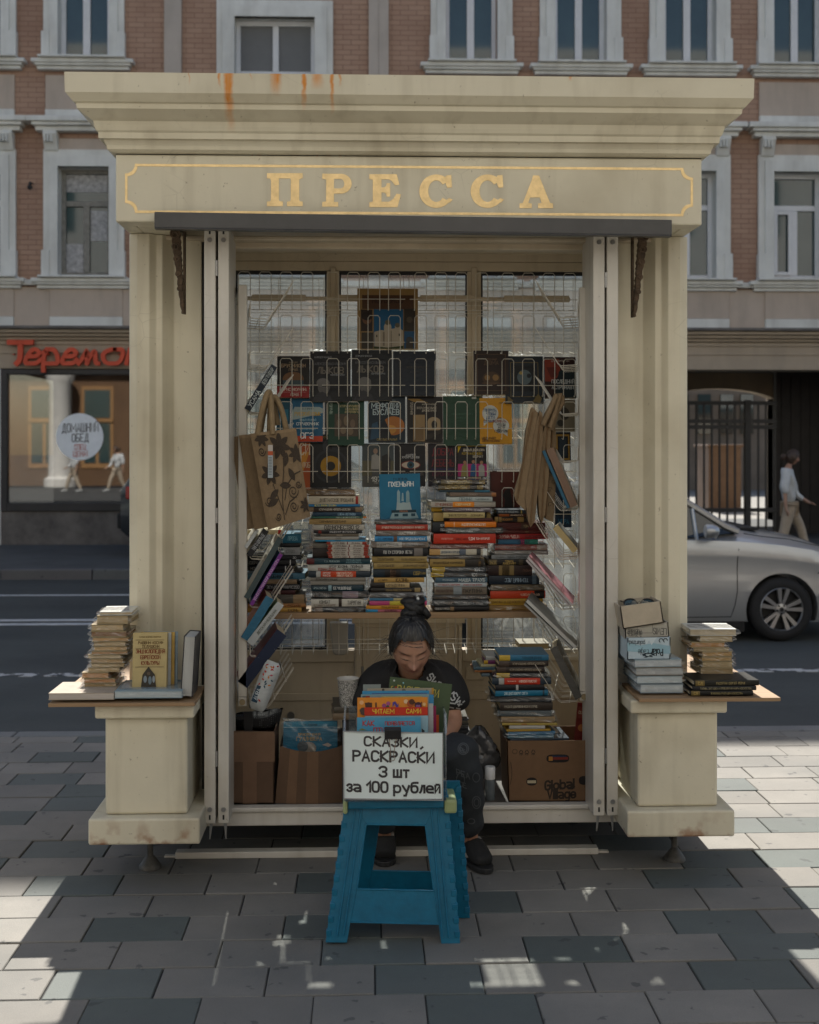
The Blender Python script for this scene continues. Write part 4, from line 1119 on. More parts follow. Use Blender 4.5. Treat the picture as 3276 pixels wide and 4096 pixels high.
G1 = 'books stacked on the inner shelf'
A0 = 'in the leftmost shelf stack'
for r in [  # x0 x1 y0 y1 colour text textcolour film label
 (180, 485, 688, 728, 'cbbd9b', [('С ЛЮБОВЬЮ', .3, '4a3a30', .4)], '4a3a30', 0, 'cream book with a small red heart', ((.88, .96, 'b02a22'),)),
 (490, 650, 722, 802, '1f5c74', [('ПРОЗА', .55, '7fb0c0', .5)], '7fb0c0', 0, 'thick teal book', ()),
 (440, 640, 803, 838, '1c1d20', None, '999', 0, 'thin black book under the thick teal one', ()),
 (500, 635, 840, 905, '8b8d8e', [('СТИХИ', .4, '5a5c5e', .5)], '555', 0, 'pale grey book', ()),
 (185, 660, 908, 945, '1d1e22', [('30', .88, 'b8b8b8', .2)], 'bbb', 0, 'black book marked 30', ()),
 (185, 600, 946, 996, '16171a', [('СОБРАНИЕ МИСТИКИ', .3, '777', .5)], '888', 0, 'upper black book with a white diamond', ((.88, .90, 'c8c8c8'),)),
 (185, 595, 998, 1042, '191a1e', [('НОЧЬ', .2, '777', .4)], '888', 0, 'lower black book with a white diamond', ((.84, .86, 'c8c8c8'),)),
 (430, 655, 1043, 1058, '131315', [('НЕСТЕРЕНКО', .6, 'b5b5b5', .7)], 'b5b5b5', 0, 'thin black book with grey capitals', ()),
 (182, 700, 1060, 1114, '3c6478', [('ВОЕННЫЙ САД', .6, '14242c', .4)], '14242c', 1, 'dusty blue book', ()),
 (185, 620, 1115, 1156, '7d6a52', None, '', 1, 'tan brown book in film', ()),
 (185, 650, 1157, 1206, '17181a', [('ОБЕЗЬЯНА О ОБРАЗЕ', .68, '8d8d8d', .6)], '8d8d8d', 0, 'black book with grey upside-down capitals', ()),
 (180, 615, 1208, 1245, '3b1a1c', [('ВРЕМЕНИ', .58, '9a8a80', .3)], '9a8a80', 0, 'maroon book', ((.68, .71, 'c0b0a0'),)),
 (185, 685, 1247, 1322, '4a463e', None, '', 1, 'thick wrapped grey book with a tan end', ((.8, .99, '8a7354'),)),
 (190, 690, 1324, 1357, '9a6b3c', [('РАССКАЗЫ', .8, '5a3a20', .3)], '5a3a20', 0, 'orange tan paperback', ()),
 (190, 665, 1358, 1401, 'b08a44', [('КАЗНЬ', .85, '4a3418', .2)], '4a3418', 0, 'mustard paperback at the bottom', ()),
]: lying('3', *r[:7], label=r[8], y=5.235, film=bool(r[7]), bands=r[9], group=G1, anchor=A0, flip='upside' in r[8])

A1 = 'in the stack beside the floral bag'
for r in [
 (690, 1120, 343, 394, '6f5739', [('ЗАГАДКИ ПРОШЛОГО', .5, '3c2c1c', .6)], '', 2, 'topmost brown book in crinkled film', ()),
 (712, 1158, 397, 466, 'b5ab97', [('ДИЛЕТАНТСКОЕ ПРОЩАНИЕ', .55, '4c443a', .66, .42)], '', 0, 'beige book with a round red badge', ((.915, .965, '8c2a20'),)),
 (705, 1162, 467, 488, '2a6f9c', [('ЛЕТО ЛЮБВИ СКАЗКА', .35, 'd8c860', .5, .7)], '', 0, 'thin blue book with yellow lettering', ()),
 (722, 1190, 490, 534, '322823', [('ИСТОРИЯ ВОЕННО-МОРСКОГО ИСКУССТВА', .5, 'c8c0b0', .58, .42)], '', 0, 'dark brown book with tan medallion ends', ((0, .11, '7c6850'), (.88, 1, '7c6850'))),
 (758, 1182, 536, 570, '1f3a4e', [('ЕЛЕНА ЛОГУНОВА', .7, '8fb0c4', .36, .6)], '', 1, 'dark blue wrapped book', ()),
 (735, 1210, 572, 589, '2c5a4c', [('РЕКА О ЖИЗНИ И О СМЕРТИ', .66, 'b8c8b8', .5, .7)], '', 0, 'thin green book with an orange tip', ((.94, 1, 'c07030'),)),
 (730, 1180, 591, 641, '9b8255', [('САКРАЛЬНАЯ ГЕОГРАФИЯ', .45, '4c3a20', .5, .4)], '', 0, 'ochre book', ()),
 (765, 1205, 643, 690, 'a9a69c', [('ОДИНОЧЕСТВО 12', .56, '33302c', .68, .74)], '', 0, 'pale book with tall dark capitals', ()),
 (765, 1182, 691, 720, '17191d', [('ВЛАДИМИР НЕСТЕРЕНКО', .6, 'b0b0b0', .56, .5)], '', 0, 'slim black book with white capitals', ((.1, .16, '7a2018'),)),
 (815, 1142, 721, 745, '5e5548', [('IIIIIIIIIIIIIIII', .5, '8a8070', .9, .6)], '', 0, 'short grey-brown patterned book', ()),
 (757, 1147, 746, 775, '95938c', [('ПАПА', .55, '5a5854', .3, .5)], '', 1, 'light grey book', ()),
 (780, 1212, 776, 789, '1f86b4', [('РАССКАЗЫ', .45, '0c3c54', .3, .6)], '', 0, 'thin bright cyan book', ()),
 (700, 1250, 933, 984, '1d3a44', [('С.И. РЫЖАКОВА', .4, '8fa4a8', .24, .3), ('ПУТЕШЕСТВИЕ', .74, '6f8f98', .22, .3, .7), ('В БЕСКОНЕЧНОСТЬ', .74, '6f8f98', .24, .28, .28)], '', 0, 'dark teal book with a dull red end', ((.0, .12, '5a2426'),)),
 (722, 1262, 986, 1042, 'b3b3ad', [('АРТУР', .40, '3c3c3c', .12, .36, .7), ('ЖИЗНЬ, ПОЛНАЯ', .68, '2c2c2c', .4, .4, .68), ('КОНАН ДОЙЛ', .31, '8a2c20', .27, .4, .26), ('ПРИКЛЮЧЕНИЙ', .7, '3c3c3c', .36, .28, .22)], '', 0, 'white book with red and black lettering', ()),
 (725, 1262, 1044, 1097, '26313a', [('ЕВГЕНИЙ', .30, 'e0d8d0', .12, .3, .7), ('НИКИТИН', .30, 'e0d8d0', .12, .3, .28), ('СОВЕТСКИЙ ГРАФ -', .59, 'e8dcc8', .26, .3, .7), ('АЛЕКСЕЙ ТОЛСТОЙ', .59, 'e8dcc8', .26, .3, .28)], '', 0, 'dark book with a broad orange panel', ((.13, .2, 'a8a8a4'), (.205, .77, 'b8401c'))),
 (735, 1212, 1099, 1130, '77736a', [('ЛЕОНТЬЕВ И НИЦШЕ', .3, '3c3a34', .4, .5)], '', 1, 'upper grey wrapped book', ()),
 (735, 1212, 1131, 1162, '807c74', None, '', 1, 'lower grey wrapped book', ()),
 (750, 1200, 1164, 1216, '19303a', [('АРИНА СНЕГИНА', .17, '9fb0b4', .24, .34), ('ЕЕ ЧУДОВИЩЕ', .6, 'd0d4d4', .34, .42)], '', 0, 'dark teal book with a round white emblem', ((.33, .39, '7c98a0'),)),
 (760, 1245, 1218, 1276, '222224', [('ВЕДЬМИН', .2, '6a6a6c', .25, .5)], '', 2, 'black wrapped book with a lilac patch', ((.54, .82, '80707c'),)),
 (735, 1186, 1284, 1350, 'b9b6ac', [('КОМБАТ', .26, '2e2824', .2, .42, .62), ('ОСТАНОВИТЬ БЛИЦКРИГ', .26, '6a5040', .42, .2, .2), ('ТАРУГИН', .82, '2a2420', .25, .54)], '', 0, 'white book with a dark bullet hole', ((.525, .585, '2c221c'),)),
 (778, 1212, 1352, 1400, '2b2a2a', None, '', 2, 'black wrapped book at the bottom', ((.0, .16, '6c5c50'),)),
]: lying('3', *r[:7], label=r[8], film=r[7], bands=r[9], group=G1, anchor=A1)
ys_ = [790, 815, 837, 857, 875, 893, 911, 931]
for i in range(7):
 lying('3', 888 + rnd.uniform(-4, 4), 1240 + rnd.uniform(-6, 6), ys_[i], ys_[i + 1], 'b4aea4', [('ИСТОРИИ ЛЮБВИ', .3, '5a4a44', .3, .55), ('ПРО ЖИЗНЬ', .72, '5a4a44', .2, .5)], label='one of seven thin red-ended white paperbacks', anchor=A1, bands=((0, .1, '8a3424'), (.88, .99, '8a3424'), (.5, .525, '6c3030')), group=G1, y=5.19)
lying('3', 748, 876, 800, 845, '6a665e', None, label='small grey paperback left of the seven thin white ones', group=G1, y=5.215)
lying('3', 745, 880, 846, 930, '2a2220', None, label='thick dark book left of the seven thin white ones', group=G1, y=5.22)

A2 = 'in the stack above the woman\'s bun'
for r in [
 (1290, 1745, 602, 640, '36383a', None, '', 2, 'topmost dark grey wrapped book', ()),
 (1300, 1748, 642, 692, '9a3222', [('ЛУЧШИЕ РАССКАЗЫ О ДОПОЛНЕНИИ ЛИЧНОСТИ', .52, 'd8c0b0', .82, .34)], '', 0, 'brick red book with pale lettering', ()),
 (1305, 1770, 694, 740, '6b5f55', [('НАСТОАТ', .58, 'b8b0a4', .4, .55)], '', 2, 'grey-brown wrapped book', ()),
 (1295, 1746, 742, 789, '2f78a8', [('О.Г. ТОРСУНОВ', .2, '16405c', .26, .4), ('МОЕ ПРЕДНАЗНАЧЕНИЕ', .72, 'c8d8e0', .5, .42)], '', 0, 'sky blue book with a round portrait', ((.36, .43, '5c4436'),)),
 (1258, 1750, 791, 843, '6c6054', [('ФРЕДЕРИК СТЕНДАЛЬ', .28, '54504a', .4, .42), ('КРАСНОЕ И ЧЕРНОЕ', .78, '2e2a26', .36, .4)], '', 2, 'two-tone white and brown wrapped book', ((.1, .54, 'a09c94'),)),
 (1272, 1742, 845, 915, '191a1d', [('ПО ТУ СТОРОНУ ЛЕТЫ', .44, 'c4c4c0', .52, .36)], '', 0, 'black book with a pale reclining figure', ((.74, .9, '6f6a66'),)),
 (1275, 1750, 917, 968, '8f7a48', [('ПОЛУПАНОВ', .25, '54442a', .3, .36), ('СКАЗКИ РУССКОЙ ИСТОРИИ', .75, '54442a', .42, .3)], '', 1, 'upper of two old gold volumes', ()),
 (1275, 1750, 970, 1024, '8f7a48', [('ПОЛУПАНОВ', .22, '54442a', .3, .36), ('СКАЗКИ РУССКОЙ ИСТОРИИ', .75, '54442a', .42, .3)], '', 1, 'lower of two old gold volumes', ()),
 (1280, 1740, 1027, 1097, '16242e', [('СОБР', .82, 'a08848', .12, .5), ('СТАЛИН', .93, 'a08848', .12, .4)], '', 0, 'navy book with a small framed portrait', ((.22, .52, '1c1614'), (.32, .43, '8c6c54'))),
 (1282, 1715, 1100, 1141, 'a8864a', [('А.Е. ЗАРИНЪ', .17, '3c2c14', .18, .46), ('КАЗНЬ', .56, '3c2c14', .24, .7)], '', 0, 'golden tan book with dark capitals', ()),
 (1260, 1606, 1143, 1186, '262220', [('АХМАДУЛИНА', .62, '4a3c2c', .46, .5)], '', 0, 'short black book with a cream centre', ((.36, .97, 'b09a70'),)),
 (1252, 1692, 1188, 1226, '241f1c', [('РОМАН ПОВЕСТЬ РАССКАЗЫ', .55, '8f7c54', .5, .42)], '', 0, 'dark book with gold tooling', ((.86, .97, '8f7c54'),)),
 (1247, 1712, 1228, 1274, '5c5c5e', None, '', 2, 'silvery wrapped book', ()),
 (1250, 1742, 1276, 1299, '3c6c8c', [('СКАЗКИ', .55, 'c8b878', .3, .6)], '', 0, 'thin blue children\'s book with a cream middle', ((.42, .7, 'b0a47c'),)),
 (1247, 1742, 1301, 1338, 'b04470', [('ВОЛШЕБНИК', .7, 'd0c050', .4, .5)], '', 0, 'pink children\'s book with a yellow middle', ((.35, .85, 'b8a83c'),)),
 (1228, 1742, 1340, 1372, 'c08428', [('ПРИКЛЮЧЕНИЯ', .4, '5c4818', .36, .5)], '', 0, 'orange children\'s book', ()),
 (1222, 1742, 1374, 1397, 'a05a64', [('ЧУКОВСКИЙ', .42, '402028', .36, .66)], '', 0, 'thin pink book with a blue end', ((0, .2, '2c84b0'),)),
]: lying('3', *r[:7], label=r[8], film=r[7], bands=r[9], group=G1, anchor=A2, flip='thin pink' in r[8])

A3 = 'in the gilt-topped stack'
for r in [
 (315, 742, 256, 298, '1e1c1a', [('WSWSWSW', .42, 'b09a5c', .66, .66), ('WS', .9, 'b09a5c', .1, .66)], '', 2, 'upper of two black volumes with gilt ornament', ((.07, .7, '5a4c28'), (.84, .96, '5a4c28')), 5.2),
 (310, 742, 300, 342, '1e1c1a', [('WSWSWSW', .42, 'b09a5c', .66, .66), ('WS', .9, 'b09a5c', .1, .66)], '', 2, 'lower of two black volumes with gilt ornament', ((.07, .7, '5a4c28'), (.84, .96, '5a4c28')), 5.2),
 (340, 776, 345, 364, '22343c', None, '', 0, 'thin dark slate book', ((.7, 1, '2c647c'),), 5.2),
 (425, 826, 365, 401, '6c5c50', [('ЗАПИСКИ', .5, '9c9084', .5, .4)], '', 1, 'grey-brown book with an orange tip', ((.9, 1, 'a0683c'),), 5.2),
 (410, 806, 403, 444, 'a8b0ae', [('ПЕННИ', .42, '6c7c80', .34, .66), ('РОДСТВЕННИКИ', .78, '6c7c80', .3, .3)], '', 0, 'white book with thin grey capitals', (), 5.2),
 (255, 816, 446, 492, 'a09a90', [('ОТЧЕЛНИКОВ', .2, '7c4434', .26, .46), ('ИЗБРАННОЕ', .5, 'e0d0a0', .24, .4)], '', 1, 'pale book with a bright orange patch', ((.34, .67, 'd07c1c'),), 5.2),
 (385, 790, 494, 535, '4c3c42', [('ЕЛЕНА ЛОГУНОВА', .66, 'a89ca4', .36, .42)], '', 2, 'plum book in film', (), 5.2),
 (260, 383, 490, 530, '26586a', None, '', 0, 'small teal and yellow book left of the plum one', ((0, .75, 'b08c2c'),), 5.23),
 (375, 732, 538, 585, 'b0a070', [('ЭНН ПЕТЕРСОН', .34, '6c5c38', .44, .42), ('ДЕВУШКИ', .8, '6c5c38', .3, .36)], '', 0, 'cream-tan book', (), 5.19),
 (285, 780, 538, 613, '201c18', None, '', 0, 'thick black gilt volume behind the cream-tan one', ((.0, .18, '9c844c'), (.93, 1, '9c844c')), 5.225),
 (425, 796, 587, 615, '48241e', None, '', 0, 'dark red-brown book', (), 5.195),
 (395, 838, 618, 666, 'd07418', [('НАД ПРОПАСТЬЮ ВО РЖИ', .56, 'f0e4d0', .46, .42)], '', 0, 'bright orange book with white lettering', ((.18, .187, 'f0e4d0'),), 5.19),
 (280, 392, 622, 712, '1c2226', [('ПЕРЕ', .78, 'b8bcc0', .34, .34, .7), ('СВЕТ', .78, 'b8bcc0', .34, .34, .28)], '', 0, 'thick black book left of the bright orange one', (), 5.22),
 (390, 882, 668, 720, '3c4240', [('ФРАКТАЛЬНАЯ ФИЗИКА', .3, 'a8b0ac', .34, .36)], '', 2, 'dark grey-green wrapped book', (), 5.19),
 (283, 820, 722, 806, 'b0301c', [('БОРИС АВРУХ', .46, '5c1810', .2, .2, .45), ('1.D4', .61, 'f0e0d8', .1, .28), ('ТОМ ВТОРОЙ', .79, 'e8d0c8', .22, .2), ('РЕПЕРТУАР', .22, 'd89888', .2, .16)], '', 0, 'thick scarlet book with white lettering', (), 5.19),
 (255, 750, 810, 851, '6c4038', [('ДМИТРИЙ ЕРЧЕК', .14, 'a89088', .26, .36), ('СРЕДИ ПРИНЦЕСС', .73, 'a89088', .3, .36)], '', 2, 'reddish brown wrapped book', (), 5.2),
 (250, 712, 853, 905, 'b4ae9e', [('ДНЕВНИКИ БРИДЖЕТ', .42, '4c5c6c', .4, .34)], '', 0, 'cream book with a grey tag', ((0, .2, 'b08c58'), (.56, .68, '5c6470'), (.88, .96, '3c3c3c')), 5.2),
 (240, 702, 907, 937, '403e3a', None, '', 2, 'dark olive wrapped book', (), 5.2),
 (258, 726, 939, 1005, '8c7440', [('ВИЗАНТИЙСКАЯ «СИМФОНИЯ»', .34, '2c2414', .54, .26)], '', 0, 'ochre book with a dark right end', ((.65, 1, '2c2824'), (.9, .94, '8c6c3c')), 5.2),
 (275, 742, 1007, 1052, '2e3032', [('101', .83, 'b8bcbc', .12, .62)], '', 2, 'upper of two yellow-ended books numbered 101', ((0, .24, 'a88c28'),), 5.2),
 (275, 742, 1054, 1096, '2e3032', [('101', .80, 'b8bcbc', .12, .66), ('500 000 000', .12, '5c4810', .2, .3)], '', 2, 'lower of two yellow-ended books numbered 101', ((0, .24, 'b0942c'),), 5.2),
 (300, 748, 1098, 1142, '3c5464', [('МАША ТРАУБ', .7, 'c8d0d0', .52, .62), ('ГРАМОТНОСТЬ', .25, 'b0c0c8', .22, .3)], '', 0, 'slate blue book with wide white capitals', (), 5.2),
 (305, 756, 1144, 1178, 'a8b0b4', [('КАК ПОБЕДИТЬ ГИПЕРТОНИЮ', .28, '9c2c20', .42, .4), ('ЛУЧШИЕ МЕТОДЫ ЛЕЧЕНИЯ', .73, '9c2c20', .36, .36)], '', 0, 'white book with small red lettering', (), 5.2),
 (298, 746, 1180, 1246, '6a6054', [('НИКОЛАЙ СВЕЧИН', .19, '3c2420', .32, .44), ('ПАУТИНА', .73, '201c1a', .38, .44)], '', 0, 'grey-brown book with a man\'s figure', ((.36, .52, '7c8488'),), 5.2),
 (290, 756, 1248, 1288, '2c2826', [('КЛАССИКА', .76, '6c5c50', .3, .5)], '', 2, 'dark wrapped book with faint lettering', (), 5.2),
 (285, 765, 1290, 1348, '333536', [('АФОНЬКИН В.К.', .25, '9c9c9c', .24, .3), ('СРЕДСКИЕ ЭТЮДЫ', .74, '9c9c9c', .34, .3)], '', 2, 'charcoal wrapped book', (), 5.2),
 (285, 762, 1350, 1383, '1c1a1a', [('ПОЭМЫ И ПРОЗА', .15, 'a8a49c', .26, .5)], '', 0, 'black book at the bottom', ((.29, .36, '80684c'),), 5.2),
]: lying('4', *r[:7], label=r[8], film=r[7], bands=r[9], group=G1, anchor=A3, y=r[10])

A4 = 'in the stack under the brown bags'
for r in [
 (830, 1120, 515, 548, '242e38', [('ТРОЙКА ПО ПОВЕДЕНИЮ', .34, 'a8b0b4', .6, .5)], '', 0, 'topmost blue-grey book', ((.72, .76, '9c8c50'),)),
 (838, 1110, 550, 573, '3c2018', [('ОРАНЖЕВЫЙ ПУТЬ', .6, 'c8b8a0', .4, .5)], '', 0, 'thin brown and orange book', ((.05, .36, '8c4818'),)),
 (815, 1112, 575, 621, '221a14', [('СКАЗАНИЯ', .36, 'b07838', .3, .34)], '', 0, 'dark book with gilt ends', ((0, .1, '8c7440'), (.12, .2, '80683c'), (.66, .84, '80683c'))),
 (835, 1250, 625, 688, '481a18', [('ТОМ', .6, '8c7c58', .1, .3)], '', 0, 'upper of two maroon volumes', ((.5, .64, '3c2a20'),)),
 (838, 1250, 690, 720, '50201c', [('ТОМ', .6, '8c7c58', .1, .4)], '', 0, 'lower of two maroon volumes', ()),
 (840, 1282, 722, 769, '8c1c1c', [('ИГОРЬ ЧУБАЙС', .25, 'd8b8b0', .38, .56), ('РУССКАЯ ИСТОРИЯ', .75, '3c1010', .36, .5)], '', 0, 'crimson book with upside-down lettering', ()),
 (850, 1192, 771, 813, '2c5a78', [('ДОНЦОВА', .64, '16283c', .3, .6)], '', 0, 'book in blue, pink and teal blocks, upside down,', ((.56, .66, 'a03c64'), (.67, 1, '2c7468'))),
 (825, 1276, 815, 864, '7c3c34', [('РОМАНОВ', .35, '4c2420', .3, .4)], '', 2, 'dull red wrapped book with a grey end', ((.8, .99, '8c8478'),)),
 (815, 1276, 866, 903, '7c7a76', [('ОБО', .68, 'b0b0ac', .2, .5)], '', 2, 'silver grey wrapped book', ()),
 (792, 1162, 905, 941, '7c8082', [('ЗДЕСЬ И СЕЙЧАС', .6, '34383a', .46, .5), ('БРАДЕРС', .2, '4c5052', .24, .36)], '', 0, 'pale grey book', ()),
 (750, 1102, 943, 992, '1c1816', [('ГОВАРД', .52, 'b89c5c', .2, .34, .7), ('ЛАВКРАФТ', .52, 'b89c5c', .32, .36, .28), ('WX', .12, 'a08c58', .2, .6)], '', 0, 'black volume with cream gilt pattern', ((0.02, .22, '5c5038'), (.76, .86, '4c4230'))),
 (752, 1145, 994, 1080, '2a1a16', [('ПИСЬМА', .9, '6c4c3c', .2, .2)], '', 0, 'thick dark brown book with an oval gold portrait', ((.27, .6, '7c6840'), (.34, .5, '4a3a24'))),
 (770, 1206, 1084, 1158, '17222e', [('ТЕМНЫЙ ЛЕС', .55, '8ca0b0', .46, .42)], '', 0, 'navy book with upside-down lettering', ((.86, .94, '50606c'),)),
 (775, 1240, 1160, 1212, '6c604c', [('РОМАН ИСТОРИЧЕСКИЙ ЛУЧШИЕ', .3, '50442c', .56, .34)], '', 2, 'drab khaki book', ()),
 (773, 1250, 1214, 1280, 'b83c1c', [('КРЕМЛЕВСКАЯ СОВЕТА', .72, 'e0c0a8', .34, .26)], '', 0, 'orange red book with upside-down lettering', ((.8, .98, '1c1816'),)),
 (768, 1232, 1282, 1337, 'a8842c', [('СПАСИБО ЗА ОДИНОКУЮ СВЕЧУ', .4, '5c4414', .7, .34)], '', 1, 'mustard yellow book', ()),
 (765, 1270, 1339, 1384, '8c6c34', None, '', 2, 'tan wrapped book at the bottom', ()),
]: lying('4', *r[:7], label=r[8], film=r[7], bands=r[9], group=G1, anchor=A4, y=5.235, flip='upside' in r[8])

# ---- books face out on the back racks
G2 = 'books shown face out on the wire racks'
cover('1', 1140, 1665, 215, 745, '8f7448', [('r', .08, .93, .11, .34, '4c3424'), ('t', 'NOVGOROD', .5, .2, .075, '2c1c14', .62), ('r', .06, .25, .35, .71, '2e241e'), ('c', .16, .52, .075, '6a4a34'), ('c', .16, .46, .09, '20150f', .07), ('r', .07, .26, .73, 1, '3a352c'), ('r', .27, .755, .345, 1, '14547c'),
 ('p', ((.28, 1), (.28, .72), (.40, .69), (.44, .7), (.44, .62), (.47, .56), (.50, .52), (.53, .56), (.56, .62), (.56, .67), (.62, .66), (.62, .62), (.66, .57), (.70, .62), (.70, .66), (.755, .7), (.755, 1)), 'a89e8c'), ('c', .50, .565, .045, '5c5848'), ('c', .66, .61, .04, '5c5848'), ('r', .42, .45, .72, .95, '7c7264'), ('r', .55, .565, .7, .97, '7c7264'), ('r', .31, .33, .77, .81, '3a342c'), ('r', .68, .70, .75, .79, '3a342c'), ('p', ((.27, 1), (.27, .96), (.5, .98), (.755, .95), (.755, 1)), '2c3a1c'),
 ('r', .77, .955, .34, .70, '2c261e'), ('c', .86, .52, .05, '4c4436'), ('r', .77, .955, .71, 1, '1a4a6c'), ('c', .86, .86, .06, '3a3c3c'), ('r', .80, .92, .90, 1, '3a3630')], label='tan guide album with a white church photo, highest on the back rack', y=5.48, tilt=6, group=G2)
